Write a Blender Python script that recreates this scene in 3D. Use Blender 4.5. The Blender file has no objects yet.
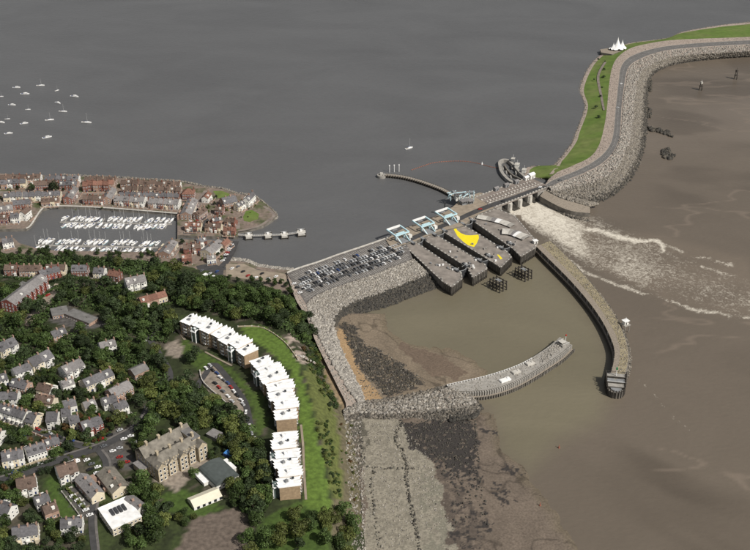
import bpy, bmesh, math, random
import numpy as np
from mathutils import Vector, Matrix, geometry

random.seed(11)
rng = np.random.default_rng(11)
sc = bpy.context.scene
COL = sc.collection

# ------------------------------------------------------------------ camera, sky, sun, exposure
CAM_H, DEP, LENS = 480.0, math.radians(30.0), 50.0
FPX = 375.0 / (18.0 / LENS)
cd = bpy.data.cameras.new('camera')
cd.lens = LENS; cd.sensor_width = 36.0; cd.sensor_fit = 'HORIZONTAL'
cd.clip_start = 1.0; cd.clip_end = 80000.0
cam = bpy.data.objects.new('camera', cd); COL.objects.link(cam)
cam.location = (0, 0, CAM_H); cam.rotation_euler = (math.pi / 2 - DEP, 0, 0)
sc.camera = cam

SUN_AZ = math.radians(128.0)      # clockwise from +Y
SUN_EL = math.radians(46.0)
w = bpy.data.worlds.new('World'); sc.world = w; w.use_nodes = True
nt = w.node_tree; nt.nodes.clear()
sky = nt.nodes.new('ShaderNodeTexSky'); sky.sky_type = 'NISHITA'; sky.sun_disc = False
sky.sun_elevation = SUN_EL; sky.sun_rotation = SUN_AZ
sky.air_density = 1.0; sky.dust_density = 3.0; sky.ozone_density = 1.0
hs = nt.nodes.new('ShaderNodeHueSaturation'); hs.inputs['Saturation'].default_value = 0.35
bg = nt.nodes.new('ShaderNodeBackground'); bg.inputs['Strength'].default_value = 0.058
wo = nt.nodes.new('ShaderNodeOutputWorld')
nt.links.new(sky.outputs[0], hs.inputs['Color']); nt.links.new(hs.outputs[0], bg.inputs[0]); nt.links.new(bg.outputs[0], wo.inputs[0])
sl = bpy.data.lights.new('sun', 'SUN'); sl.energy = 3.5; sl.angle = math.radians(0.6); sl.color = (1.0, 0.95, 0.87)
sun = bpy.data.objects.new('sun', sl); COL.objects.link(sun)
sd = Vector((math.sin(SUN_AZ) * math.cos(SUN_EL), math.cos(SUN_AZ) * math.cos(SUN_EL), math.sin(SUN_EL)))
sun.rotation_euler = (-sd).to_track_quat('-Z', 'Y').to_euler()
sc.view_settings.view_transform = 'Standard'; sc.view_settings.look = 'None'
sc.view_settings.exposure = 0.27; sc.view_settings.gamma = 1.0

# ------------------------------------------------------------------ survey: photo position on a level -> ground point
SD, CDp = math.sin(DEP), math.cos(DEP)
def U(u, v, z=0.0):
    a = (u - 375.0) / FPX; b = (275.0 - v) / FPX
    t = (z - CAM_H) / (-SD + b * CDp)
    return (a * t, (CDp + b * SD) * t)
def U3(u, v, z=0.0):
    x, y = U(u, v, z); return Vector((x, y, z))
def proj(x, y, z):
    dz = z - CAM_H
    f = y * CDp - dz * SD; up = y * SD + dz * CDp
    return 375.0 + FPX * x / f, 275.0 - FPX * up / f

# ------------------------------------------------------------------ numpy helpers
def _hash(ix, iy, s):
    n = (ix.astype(np.int64) * 374761393 + iy.astype(np.int64) * 668265263 + s * 974634777) & 0xffffffff
    n = ((n ^ (n >> 13)) * 1274126177) & 0xffffffff
    return ((n ^ (n >> 16)) & 0xffff) / 65535.0
def vnoise(x, y, scale, s=0):
    x = np.asarray(x, float) / scale; y = np.asarray(y, float) / scale
    ix = np.floor(x); iy = np.floor(y); fx = x - ix; fy = y - iy
    fx = fx * fx * (3 - 2 * fx); fy = fy * fy * (3 - 2 * fy)
    a = _hash(ix, iy, s); b = _hash(ix + 1, iy, s); c = _hash(ix, iy + 1, s); d = _hash(ix + 1, iy + 1, s)
    return (a + (b - a) * fx) * (1 - fy) + (c + (d - c) * fx) * fy
def fbm(x, y, scale, s=0, o=4):
    r = 0; a = 0.5
    for k in range(o):
        r = r + a * vnoise(x, y, scale / 2 ** k, s + k * 7); a *= 0.5
    return r / (1 - 0.5 ** o)
def pip(u, v, poly):
    u = np.asarray(u, float); v = np.asarray(v, float)
    ins = np.zeros(u.shape, bool); n = len(poly); j = n - 1
    for i in range(n):
        xi, yi = poly[i]; xj, yj = poly[j]
        c = ((yi > v) != (yj > v)) & (u < (xj - xi) * (v - yi) / ((yj - yi) if yj != yi else 1e-9) + xi)
        ins ^= c; j = i
    return ins
def segdist(x, y, pts, closed=False):
    x = np.asarray(x, float); y = np.asarray(y, float)
    best = np.full(x.shape, 1e9); n = len(pts)
    for i in range(n if closed else n - 1):
        ax, ay = pts[i][:2]; bx, by = pts[(i + 1) % n][:2]
        dx, dy = bx - ax, by - ay; L = dx * dx + dy * dy + 1e-9
        t = np.clip(((x - ax) * dx + (y - ay) * dy) / L, 0, 1)
        best = np.minimum(best, np.hypot(x - ax - t * dx, y - ay - t * dy))
    return best
def ss(t):
    t = np.clip(t, 0, 1); return t * t * (3 - 2 * t)
def resample(pts, n):
    p = np.array([tuple(q) for q in pts], float)
    # Catmull-Rom refine then equal arc length
    out = []
    m = len(p)
    for i in range(m - 1):
        p0 = p[max(i - 1, 0)]; p1 = p[i]; p2 = p[i + 1]; p3 = p[min(i + 2, m - 1)]
        for k in range(12):
            t = k / 12
            c = 0.5 * ((2 * p1) + (-p0 + p2) * t + (2 * p0 - 5 * p1 + 4 * p2 - p3) * t * t + (-p0 + 3 * p1 - 3 * p2 + p3) * t ** 3)
            out.append(c if m > 2 else p1 + (p2 - p1) * t)
    out.append(p[-1]); out = np.array(out)
    d = np.r_[0, np.cumsum(np.linalg.norm(np.diff(out, axis=0), axis=1))]
    s = np.linspace(0, d[-1], n)
    return np.stack([np.interp(s, d, out[:, k]) for k in range(out.shape[1])], 1)
def wline(px, z):
    """polyline read off the photo on level z (number or list) -> world points"""
    zz = z if isinstance(z, (list, tuple)) else [z] * len(px)
    return [U3(p[0], p[1], q) for p, q in zip(px, zz)]

# ------------------------------------------------------------------ materials
MATS = {}
def mat(name, col, rough=0.85, var=0.18, scale=0.4, bump=0.0, attr=False, orand=0.0, spec=0.3, metal=0.0, col2=None, s2=0.1, thr=0.5, detail=5.0, wid=0.08):
    if name in MATS: return MATS[name]
    m = bpy.data.materials.new(name); MATS[name] = m; m.use_nodes = True
    t = m.node_tree; N = t.nodes; L = t.links
    b = N['Principled BSDF']
    b.inputs['Roughness'].default_value = rough; b.inputs['Metallic'].default_value = metal
    b.inputs['Specular IOR Level'].default_value = spec
    g = N.new('ShaderNodeNewGeometry')
    rgb = N.new('ShaderNodeRGB'); rgb.outputs[0].default_value = (*col, 1); cur = rgb.outputs[0]
    if col2 is not None:
        n2 = N.new('ShaderNodeTexNoise'); n2.inputs['Scale'].default_value = s2; n2.inputs['Detail'].default_value = 6
        L.new(g.outputs['Position'], n2.inputs['Vector'])
        mr = N.new('ShaderNodeMapRange'); mr.inputs['From Min'].default_value = thr - wid; mr.inputs['From Max'].default_value = thr + wid
        L.new(n2.outputs[0], mr.inputs['Value'])
        mx = N.new('ShaderNodeMix'); mx.data_type = 'RGBA'
        L.new(mr.outputs[0], mx.inputs[0]); L.new(cur, mx.inputs[6]); mx.inputs[7].default_value = (*col2, 1); cur = mx.outputs[2]
    if attr:
        at = N.new('ShaderNodeVertexColor'); at.layer_name = 'Col'
        vm = N.new('ShaderNodeVectorMath'); vm.operation = 'MULTIPLY'
        L.new(cur, vm.inputs[0]); L.new(at.outputs[0], vm.inputs[1]); cur = vm.outputs[0]
    def scl(sock, lo, hi):
        nonlocal cur
        mr = N.new('ShaderNodeMapRange'); mr.inputs['From Min'].default_value = 0.25 if sock.name != 'Random' else 0.0
        mr.inputs['From Max'].default_value = 0.75 if sock.name != 'Random' else 1.0
        mr.inputs['To Min'].default_value = lo; mr.inputs['To Max'].default_value = hi
        L.new(sock, mr.inputs['Value'])
        vm = N.new('ShaderNodeVectorMath'); vm.operation = 'SCALE'
        L.new(cur, vm.inputs[0]); L.new(mr.outputs[0], vm.inputs['Scale']); cur = vm.outputs[0]
    if var > 0 or bump > 0:
        nz = N.new('ShaderNodeTexNoise'); nz.inputs['Scale'].default_value = scale; nz.inputs['Detail'].default_value = detail
        L.new(g.outputs['Position'], nz.inputs['Vector'])
        if var > 0: scl(nz.outputs[0], 1 - var, 1 + var)
        if bump > 0:
            bp = N.new('ShaderNodeBump'); bp.inputs['Strength'].default_value = 1.0; bp.inputs['Distance'].default_value = bump
            L.new(nz.outputs[0], bp.inputs['Height']); L.new(bp.outputs[0], b.inputs['Normal'])
    if orand > 0:
        oi = N.new('ShaderNodeObjectInfo'); scl(oi.outputs['Random'], 1 - orand, 1 + orand)
    L.new(cur, b.inputs['Base Color'])
    return m

M = {}
def dm(k, *a, **kw): M[k] = mat(k, *a, **kw)
dm('grey_road', (0.135, 0.13, 0.125), var=.25, scale=.25, detail=8)
dm('apron', (0.135, 0.125, 0.118), var=.3, scale=.3, detail=9)
dm('asphalt', (0.055, 0.054, 0.055), var=.25, scale=.25, detail=8)
dm('paving', (0.20, 0.17, 0.15), var=.3, scale=.15, detail=9)
dm('tan_paving', (0.27, 0.225, 0.175), var=.25, scale=.2, detail=9)
dm('pier_top', (0.225, 0.20, 0.178), var=.35, scale=.16, detail=10)
dm('concrete', (0.30, 0.285, 0.26), var=.25, scale=.3, detail=8)
dm('pale_concrete', (0.48, 0.46, 0.42), var=.25, scale=.3, detail=8)
dm('dark_concrete', (0.155, 0.143, 0.125), var=.45, scale=.25, detail=8)
dm('wet_concrete', (0.055, 0.050, 0.043), var=.5, scale=.3, rough=.5, detail=8)
dm('gravel', (0.33, 0.275, 0.235), var=.25, scale=.2, detail=9)
dm('grassy_rubble', (0.25, 0.215, 0.14), var=.35, scale=.25, detail=9)
dm('sand', (0.36, 0.265, 0.16), var=.25, scale=.2, detail=8)
dm('lawn', (0.10, 0.155, 0.03), var=.22, scale=.12, bump=.1, detail=12, col2=(.135, .165, .05), s2=.035, thr=.55, wid=.12)
dm('rock', (1, 1, 1), attr=True, var=.25, scale=1.2)
dm('village_ground', (0.19, 0.15, 0.125), var=.3, scale=.3, col2=(0.075, 0.085, 0.04), s2=.06, thr=.56, detail=8)
dm('terrain', (1, 1, 1), attr=True, var=.4, scale=.35, detail=8, bump=.25)
dm('shore', (1, 1, 1), attr=True, var=.3, scale=.7, detail=9, bump=.2, rough=.6)
dm('white_paint', (0.78, 0.78, 0.77), rough=.45, var=.06)
dm('white_roof', (0.80, 0.80, 0.79), rough=.5, var=.16, scale=.35, detail=9)
dm('pale_blue_steel', (0.47, 0.66, 0.72), rough=.4, var=.06)
dm('dark_steel', (0.05, 0.052, 0.056), rough=.5, var=.2)
dm('grey_steel', (0.22, 0.225, 0.23), rough=.5, var=.2)
dm('timber_dark', (0.06, 0.053, 0.046), var=.4, scale=1.0)
dm('timber_deck', (0.25, 0.215, 0.175), var=.3, scale=.8)
dm('glass', (0.02, 0.024, 0.028), rough=.12, var=0, spec=.6)
dm('green_glass', (0.09, 0.12, 0.115), rough=.15, var=0, spec=.6)
dm('yellow_paint', (0.80, 0.66, 0.02), rough=.5, var=.06)
dm('orange_plastic', (0.27, 0.11, 0.075), rough=.5, var=.2)
dm('red_brick', (0.205, 0.095, 0.072), var=.25, scale=.8, orand=.2)
dm('bright_red_brick', (0.215, 0.066, 0.05), var=.25, scale=.8, orand=.15)
dm('pale_brick', (0.33, 0.225, 0.175), var=.22, scale=.8, orand=.2)
dm('tan_brick', (0.33, 0.24, 0.155), var=.25, scale=.6, orand=.08)
dm('tan_stone', (0.42, 0.355, 0.255), var=.4, scale=.5, orand=.08)
dm('white_render', (0.68, 0.67, 0.63), var=.1, scale=.5, orand=.08)
dm('cream_render', (0.62, 0.55, 0.42), var=.12, scale=.5, orand=.12)
dm('slate', (0.115, 0.112, 0.118), var=.3, scale=.7, orand=.22)
dm('pale_slate', (0.19, 0.18, 0.178), var=.25, scale=.7, orand=.18)
dm('brown_tile', (0.115, 0.082, 0.066), var=.3, scale=.7, orand=.2)
dm('red_tile', (0.185, 0.095, 0.07), var=.3, scale=.7, orand=.2)
dm('mossy_slate', (0.175, 0.16, 0.135), var=.4, scale=.35, orand=.1)
dm('felt_roof', (0.16, 0.155, 0.15), var=.3, scale=.25)
dm('green_felt', (0.075, 0.088, 0.085), var=.2, scale=.3)
dm('cream_canvas', (0.66, 0.62, 0.50), var=.08)
dm('blue_plastic', (0.06, 0.22, 0.55), var=.1)
dm('rubber', (0.02, 0.02, 0.02), var=0)
dm('navy_canvas', (0.03, 0.05, 0.13), var=.1)
dm('bark', (0.045, 0.034, 0.025), var=.3, scale=2)
for k, c in dict(white=(.8, .8, .8), silver=(.45, .46, .47), black=(.018, .018, .02), grey=(.13, .135, .145), blue=(.035, .07, .2), red=(.33, .025, .02)).items():
    dm('car_' + k, c, rough=.28, var=0, spec=.5)
def leafmat(name, c, c2):
    m = mat(name, c, rough=.6, var=.35, scale=.5, attr=True, orand=.35, spec=.2, col2=c2, s2=.25, thr=.5, wid=.25)
    b = m.node_tree.nodes['Principled BSDF']
    return m
M['leaf'] = leafmat('leaf', (.055, .086, .024), (.036, .060, .019))
M['leaf_olive'] = leafmat('leaf_olive', (.088, .104, .028), (.062, .078, .024))
M['leaf_pale'] = leafmat('leaf_pale', (.12, .15, .042), (.085, .112, .035))
M['leaf_dark'] = leafmat('leaf_dark', (.035, .052, .022), (.028, .044, .019))
M['leaf_rust'] = leafmat('leaf_rust', (.10, .055, .022), (.075, .05, .02))

def water(name, col, rough, bumpd, bscale, attr=False, foam=False, spec=.5, var=.12):
    m = bpy.data.materials.new(name); m.use_nodes = True
    t = m.node_tree; N = t.nodes; L = t.links; b = N['Principled BSDF']
    b.inputs['Roughness'].default_value = rough; b.inputs['IOR'].default_value = 1.33
    b.inputs['Specular IOR Level'].default_value = spec
    g = N.new('ShaderNodeNewGeometry')
    if attr:
        at = N.new('ShaderNodeVertexColor'); at.layer_name = 'Col'; cur = at.outputs[0]
    else:
        rgb = N.new('ShaderNodeRGB'); rgb.outputs[0].default_value = (*col, 1); cur = rgb.outputs[0]
    mp = N.new('ShaderNodeMapping'); mp.inputs['Scale'].default_value = (1, 1.8, 1); mp.inputs['Rotation'].default_value = (0, 0, .5)
    L.new(g.outputs['Position'], mp.inputs['Vector'])
    big = N.new('ShaderNodeTexNoise'); big.inputs['Scale'].default_value = .006; big.inputs['Detail'].default_value = 6; big.inputs['Distortion'].default_value = 1.0
    L.new(mp.outputs[0], big.inputs['Vector'])
    mr = N.new('ShaderNodeMapRange'); mr.inputs['From Min'].default_value = .3; mr.inputs['From Max'].default_value = .7
    mr.inputs['To Min'].default_value = 1 - var; mr.inputs['To Max'].default_value = 1 + var
    L.new(big.outputs[0], mr.inputs['Value'])
    vm = N.new('ShaderNodeVectorMath'); vm.operation = 'SCALE'; L.new(cur, vm.inputs[0]); L.new(mr.outputs[0], vm.inputs['Scale']); cur = vm.outputs[0]
    rip = N.new('ShaderNodeTexNoise'); rip.inputs['Scale'].default_value = bscale; rip.inputs['Detail'].default_value = 5
    L.new(mp.outputs[0], rip.inputs['Vector'])
    bp = N.new('ShaderNodeBump'); bp.inputs['Distance'].default_value = bumpd; L.new(rip.outputs[0], bp.inputs['Height'])
    L.new(bp.outputs[0], b.inputs['Normal'])
    if foam:
        fa = N.new('ShaderNodeVertexColor'); fa.layer_name = 'Foam'
        f1 = N.new('ShaderNodeTexNoise'); f1.inputs['Scale'].default_value = .22; f1.inputs['Detail'].default_value = 9; f1.inputs['Roughness'].default_value = .74; f1.inputs['Distortion'].default_value = 1.6
        L.new(g.outputs['Position'], f1.inputs['Vector'])
        ad = N.new('ShaderNodeMath'); ad.operation = 'MULTIPLY_ADD'; ad.inputs[1].default_value = .5; 
        L.new(fa.outputs[0], ad.inputs[0]); L.new(f1.outputs[0], ad.inputs[2])
        mr2 = N.new('ShaderNodeMapRange'); mr2.inputs['From Min'].default_value = .74; mr2.inputs['From Max'].default_value = 1.03
        L.new(ad.outputs[0], mr2.inputs['Value'])
        mx = N.new('ShaderNodeMix'); mx.data_type = 'RGBA'; L.new(mr2.outputs[0], mx.inputs[0]); L.new(cur, mx.inputs[6]); mx.inputs[7].default_value = (.62, .58, .50, 1); cur = mx.outputs[2]
        ra = N.new('ShaderNodeMapRange'); ra.inputs['To Min'].default_value = rough; ra.inputs['To Max'].default_value = .8
        L.new(mr2.outputs[0], ra.inputs['Value']); L.new(ra.outputs[0], b.inputs['Roughness'])
    L.new(cur, b.inputs['Base Color'])
    MATS[name] = m; M[name] = m
water('bay_surface', (.104, .105, .107), .34, .55, .12, var=.09)
water('sea_surface', (.1, .08, .06), .34, .30, .16, attr=True, foam=True, var=.10)
water('far_sea', (.124, .103, .082), .34, .30, .16, var=.08)

# ------------------------------------------------------------------ object helpers
def link(name, me, parent=None, loc=(0, 0, 0), rz=0.0, scale=None):
    o = bpy.data.objects.new(name, me); COL.objects.link(o)
    o.location = loc
    if rz: o.rotation_euler = (0, 0, rz)
    if scale is not None: o.scale = scale
    if parent is not None: o.parent = parent
    return o
LABELS = {}
def tag(o, label, cat, group=None):
    LABELS.setdefault(label, []).append(o.name)
    o['label'] = label; o['category'] = cat
    if group: o['group'] = group
    return o
def thing(name, label, cat, loc=(0, 0, 0), rz=0.0, group=None):
    return tag(link(name, None, None, loc, rz), label, cat, group)
def kind(o, k): o['kind'] = k; return o
ORD = ['first', 'second', 'third', 'fourth', 'fifth', 'sixth', 'seventh', 'eighth', 'ninth', 'tenth', 'eleventh', 'twelfth', 'thirteenth', 'fourteenth', 'fifteenth', 'sixteenth', 'seventeenth', 'eighteenth', 'nineteenth', 'twentieth', 'twenty-first', 'twenty-second', 'twenty-third', 'twenty-fourth', 'twenty-fifth', 'twenty-sixth', 'twenty-seventh', 'twenty-eighth', 'twenty-ninth', 'thirtieth', 'thirty-first', 'thirty-second', 'thirty-third', 'thirty-fourth', 'thirty-fifth', 'thirty-sixth', 'thirty-seventh', 'thirty-eighth', 'thirty-ninth', 'fortieth']

class MB:
    def __init__(s): s.v = []; s.f = []; s.m = []
    def add(s, vs, fs, m=0):
        o = len(s.v); s.v += [tuple(p) for p in vs]; s.f += [tuple(i + o for i in f) for f in fs]; s.m += [m] * len(fs); return s
    def box(s, c, d, rz=0.0, m=0, taper=1.0):
        x, y, z = d[0] / 2, d[1] / 2, d[2] / 2; ca, sa = math.cos(rz), math.sin(rz); vs = []
        for k in (-1, 1):
            q = taper if k > 0 else 1
            for a, b in ((-x, -y), (x, -y), (x, y), (-x, y)):
                vs.append((c[0] + (a * ca - b * sa) * q, c[1] + (a * sa + b * ca) * q, c[2] + k * z))
        return s.add(vs, [(3, 2, 1, 0), (4, 5, 6, 7), (0, 1, 5, 4), (1, 2, 6, 5), (2, 3, 7, 6), (3, 0, 4, 7)], m)
    def prism(s, poly, z0, z1, m=0, mside=None):
        n = len(poly); pts = [(p[0], p[1]) for p in poly]
        if sum(pts[i][0] * pts[(i + 1) % n][1] - pts[(i + 1) % n][0] * pts[i][1] for i in range(n)) < 0: pts = pts[::-1]
        s.add([(*p, z1) for p in pts], geometry.tessellate_polygon([[Vector((*p, 0)) for p in pts]]), m)
        vs = [(*p, z0) for p in pts] + [(*p, z1) for p in pts]
        s.add(vs, [(i, (i + 1) % n, n + (i + 1) % n, n + i) for i in range(n)], m if mside is None else mside); return s
    def tube(s, p, q, r0, r1=None, n=6, m=0, cap=True):
        r1 = r0 if r1 is None else r1; p = Vector(p); q = Vector(q); d = (q - p).normalized()
        a = d.orthogonal().normalized(); b = d.cross(a); vs = []
        for c, r in ((p, r0), (q, r1)):
            for k in range(n):
                t = 2 * math.pi * k / n; vs.append(c + a * (math.cos(t) * r) + b * (math.sin(t) * r))
        fs = [(k, (k + 1) % n, n + (k + 1) % n, n + k) for k in range(n)]
        if cap: fs += [tuple(range(n - 1, -1, -1)), tuple(range(n, 2 * n))]
        return s.add(vs, fs, m)
    def beam(s, p, q, w, h, m=0):
        p = Vector(p); q = Vector(q); d = q - p; L = d.length; rz = math.atan2(d.y, d.x)
        hor = Vector((-math.sin(rz), math.cos(rz), 0)) * w / 2; up = d.normalized().cross(hor.normalized()) * -h / 2
        if abs(d.z) > .98 * L: hor = Vector((w / 2, 0, 0)); up = Vector((0, h / 2, 0))
        vs = [p - hor - up, p + hor - up, p + hor + up, p - hor + up, q - hor - up, q + hor - up, q + hor + up, q - hor + up]
        return s.add(vs, [(0, 1, 2, 3), (7, 6, 5, 4), (0, 4, 5, 1), (1, 5, 6, 2), (2, 6, 7, 3), (3, 7, 4, 0)], m)
    def mesh(s, name, mats):
        me = bpy.data.meshes.new(name); me.from_pydata(s.v, [], s.f)
        for mm in (mats if isinstance(mats, (list, tuple)) else [mats]): me.materials.append(mm)
        if any(s.m): me.polygons.foreach_set('material_index', s.m)
        bm = bmesh.new(); bm.from_mesh(me); bmesh.ops.recalc_face_normals(bm, faces=bm.faces); bm.to_mesh(me); bm.free()
        return me
    def build(s, name, mats, parent=None, loc=(0, 0, 0), rz=0.0):
        return link(name, s.mesh(name, mats), parent, loc, rz)

def bigmesh(name, V, Fc, material, col=None, foam=None, smooth=False):
    """V (n,3), Fc (m,k) arrays -> mesh; col (n,3) point colour"""
    me = bpy.data.meshes.new(name); k = Fc.shape[1]
    me.vertices.add(len(V)); me.vertices.foreach_set('co', np.ascontiguousarray(V, np.float32).ravel())
    me.loops.add(Fc.size); me.loops.foreach_set('vertex_index', np.ascontiguousarray(Fc, np.int32).ravel())
    me.polygons.add(len(Fc)); me.polygons.foreach_set('loop_start', np.arange(0, Fc.size, k, dtype=np.int32))
    me.polygons.foreach_set('loop_total', np.full(len(Fc), k, np.int32))
    if smooth: me.polygons.foreach_set('use_smooth', np.ones(len(Fc), bool))
    me.update(calc_edges=True)
    for nm, c in (('Col', col), ('Foam', foam)):
        if c is not None:
            a = me.color_attributes.new(nm, 'FLOAT_COLOR', 'POINT')
            a.data.foreach_set('color', np.c_[c, np.ones(len(V))].astype(np.float32).ravel())
    me.materials.append(material)
    return me

def strip(name, A, B, n, material, cross=1, amp=0.0, seed=3):
    """loft between two world polylines"""
    a = resample(A, n); b = resample(B, n)
    t = np.linspace(0, 1, cross + 1)[None, :, None]
    V = (a[:, None, :] * (1 - t) + b[:, None, :] * t).reshape(-1, 3)
    if amp: V[:, 2] += (fbm(V[:, 0], V[:, 1], 6, seed) - .5) * amp
    c = cross + 1; F = []
    i, j = np.meshgrid(np.arange(n - 1), np.arange(cross), indexing='ij'); q = (i * c + j).ravel()
    F = np.stack([q, q + c, q + c + 1, q + 1], 1)
    me = bigmesh(name, V, F, material, smooth=bool(amp))
    # upward normals
    if me.polygons[0].normal.z < -1e-3: me.flip_normals()
    return kind(link(name, me), 'structure')
def wall(name, line, z0, material, n=40, z1=None, thick=0.6):
    a = resample(line, n); b = a.copy(); b[:, 2] = z0
    V = np.r_[a, b]; q = np.arange(n - 1)
    return kind(link(name, bigmesh(name, V, np.stack([q, q + 1, q + 1 + n, q + n], 1), material)), 'structure')
def slab(name, poly, z0, z1, mt, ms=None, holes=()):
    mb = MB()
    if holes:
        loops = [[Vector((*p, 0)) for p in poly]] + [[Vector((*p, 0)) for p in h] for h in holes]
        pts = [p for l in loops for p in l]
        mb.add([(p.x, p.y, z1) for p in pts], geometry.tessellate_polygon(loops), 0)
        for l in loops:
            n = len(l); vs = [(p.x, p.y, z0) for p in l] + [(p.x, p.y, z1) for p in l]
            mb.add(vs, [(i, (i + 1) % n, n + (i + 1) % n, n + i) for i in range(n)], 1)
    else: mb.prism(poly, z0, z1, 0, 1)
    return kind(mb.build(name, [mt, ms or mt]), 'structure')
def px(poly, z): return [U(p[0], p[1], z) for p in poly]

# rocks: many small boulders as one stuff mesh
_p = (1 + 5 ** .5) / 2
ICO_V = np.array([(-1, _p, 0), (1, _p, 0), (-1, -_p, 0), (1, -_p, 0), (0, -1, _p), (0, 1, _p), (0, -1, -_p), (0, 1, -_p), (_p, 0, -1), (_p, 0, 1), (-_p, 0, -1), (-_p, 0, 1)], float) / 1.9
ICO_F = np.array([(0, 11, 5), (0, 5, 1), (0, 1, 7), (0, 7, 10), (0, 10, 11), (1, 5, 9), (5, 11, 4), (11, 10, 2), (10, 7, 6), (7, 1, 8), (3, 9, 4), (3, 4, 2), (3, 2, 6), (3, 6, 8), (3, 8, 9), (4, 9, 5), (2, 4, 11), (6, 2, 10), (8, 6, 7), (9, 8, 1)])
def rocks(name, P, smin, smax, cols, skew=2.0):
    n = len(P)
    s = smin + (smax - smin) * rng.random(n) ** skew
    V = ICO_V[None] * (1 + .28 * (rng.random((n, 12, 1)) - .5) * 2)
    V = V * (s[:, None, None] * (0.75 + .6 * rng.random((n, 1, 3)))) * np.array([1, 1, .75])
    a = rng.random(n) * 6.283; ca, sa = np.cos(a)[:, None], np.sin(a)[:, None]
    x = V[..., 0] * ca - V[..., 1] * sa; y = V[..., 0] * sa + V[..., 1] * ca
    tl = (rng.random(n)[:, None] - .5) * 1.4
    V = np.stack([x, y, V[..., 2] + x * tl], -1) + P[:, None, :]
    F = (ICO_F[None] + (np.arange(n) * 12)[:, None, None]).reshape(-1, 3)
    cols = np.array(cols); c = cols[rng.integers(0, len(cols), n)]; c = (c * .7 + cols.mean(0) * .3) * (0.8 + .4 * rng.random((n, 1)))
    me = bigmesh(name, V.reshape(-1, 3), F, M['rock'], np.repeat(c, 12, 0))
    return kind(link(name, me), 'stuff')
def between(A, B, n, t0=0.0, t1=1.0, dz=0.0, m=160):
    a = resample(A, m); b = resample(B, m)
    s = rng.random(n) * (m - 1.001); i = s.astype(int); f = (s - i)[:, None]
    pa = a[i] * (1 - f) + a[i + 1] * f; pb = b[i] * (1 - f) + b[i + 1] * f
    t = (t0 + (t1 - t0) * rng.random(n))[:, None]
    p = pa * (1 - t) + pb * t; p[:, 2] += dz; return p
def inpoly(poly, n, zf, land=False):
    """random points inside a surveyed outline; zf number or f(x,y)"""
    w_ = np.array(G2(poly) if land else px(poly, zf if not callable(zf) else 1.0)); lo = w_.min(0); hi = w_.max(0); out = np.zeros((0, 2))
    while len(out) < n:
        q = lo + (hi - lo) * rng.random((n * 3, 2)); out = np.r_[out, q[pip(q[:, 0], q[:, 1], w_)]]
    out = out[:n]; z = zf(out[:, 0], out[:, 1]) if callable(zf) else np.full(n, zf)
    return np.c_[out, z]
LIGHT_ROCK = [(.285, .265, .235), (.345, .32, .28), (.24, .225, .205), (.185, .172, .155), (.40, .375, .335)]
MID_ROCK = [(.17, .152, .128), (.21, .187, .157), (.127, .113, .096), (.25, .225, .187)]
DARK_ROCK = [(.045, .043, .039), (.062, .057, .048), (.034, .033, .031), (.085, .075, .06)]
# ================================================================== SETTING
BAYZ, VZ = 4.0, 7.0
# ---- headland height field
TOE_E = [(285, 290), (300, 299), (309, 318), (318, 350), (332, 380), (345, 408), (352, 440), (358, 480), (362, 530), (366, 600)]
TOE_N = [(-420, 246), (-60, 250), (0, 252), (60, 254), (150, 260), (200, 268), (250, 280), (285, 290)]
te = [U(*p, 3.0) for p in TOE_E]; tn = [U(*p, VZ) for p in TOE_N]
HEADPOLY = tn + te[1:] + [(te[-1][0], 250), (-900, 250), (-900, tn[0][1])]
def Hn(x, y):
    x = np.asarray(x, float); y = np.asarray(y, float)
    ins = pip(x, y, HEADPOLY)
    de = segdist(x, y, te); dn = segdist(x, y, tn)
    he = 3 + 17 * ss(de / 26) + .03 * de
    hn = 6.9 + 9 * ss(dn / 60) + .035 * dn
    h = np.minimum(np.minimum(he, hn), 30)
    low = np.where(de < dn, 3.0, 6.9)
    return np.where(ins, h, low - .35 * np.minimum(de, dn))
def Hs(x, y): return float(Hn(np.array([x]), np.array([y]))[0])
def G(u, v):
    """photo position -> point on the headland ground"""
    z = 14.0
    for _ in range(18):
        x, y = U(u, v, z); z = .5 * z + .5 * max(Hs(x, y), 2.0)
    return Vector((x, y, z))
def G2(p): return [tuple(G(*q)[:2]) for q in p]

LAWN = [(240, 325), (262, 326), (285, 340), (298, 362), (304, 385), (314, 420), (322, 455), (330, 495), (332, 520), (305, 520), (303, 480), (302, 440), (298, 400), (290, 372), (268, 350), (250, 340)]
LAWN2 = [(178, 346), (184, 338), (200, 350), (222, 362), (232, 368), (248, 384), (262, 398), (268, 420), (258, 440), (250, 400), (228, 372), (205, 372), (190, 362)]
LAWN3 = [(44, 480), (52, 474), (60, 488), (72, 504), (80, 522), (64, 526), (52, 508)]
LAWN4 = [(160, 497), (178, 488), (215, 500), (222, 508), (200, 518), (165, 512)]
LAWN5 = [(262, 520), (300, 500), (330, 520), (330, 560), (250, 560)]
LAWN6 = [(-5, 484), (10, 490), (16, 500), (4, 506), (-10, 500)]
ROUGH = [(304, 372), (312, 366), (330, 400), (340, 430), (344, 500), (334, 500), (328, 470), (316, 420)]
GRAVEL_Y = [(220, 512), (236, 508), (252, 530), (240, 560), (170, 560), (196, 516)]
YARD1 = [(200, 372), (216, 364), (228, 378), (242, 394), (248, 416), (238, 418), (226, 402), (208, 392)]
YARD2 = [(166, 344), (176, 340), (184, 347), (180, 358), (166, 356)]
YARD3 = [(28, 318), (52, 290), (60, 292), (42, 312), (34, 324)]
YARD4 = [(94, 448), (118, 428), (130, 436), (122, 446), (140, 462), (130, 470), (108, 466)]
YARD5 = [(62, 492), (76, 486), (98, 510), (90, 520), (78, 512)]
YARD6 = [(150, 480), (200, 456), (212, 462), (190, 478), (178, 492), (166, 486)]
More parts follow.
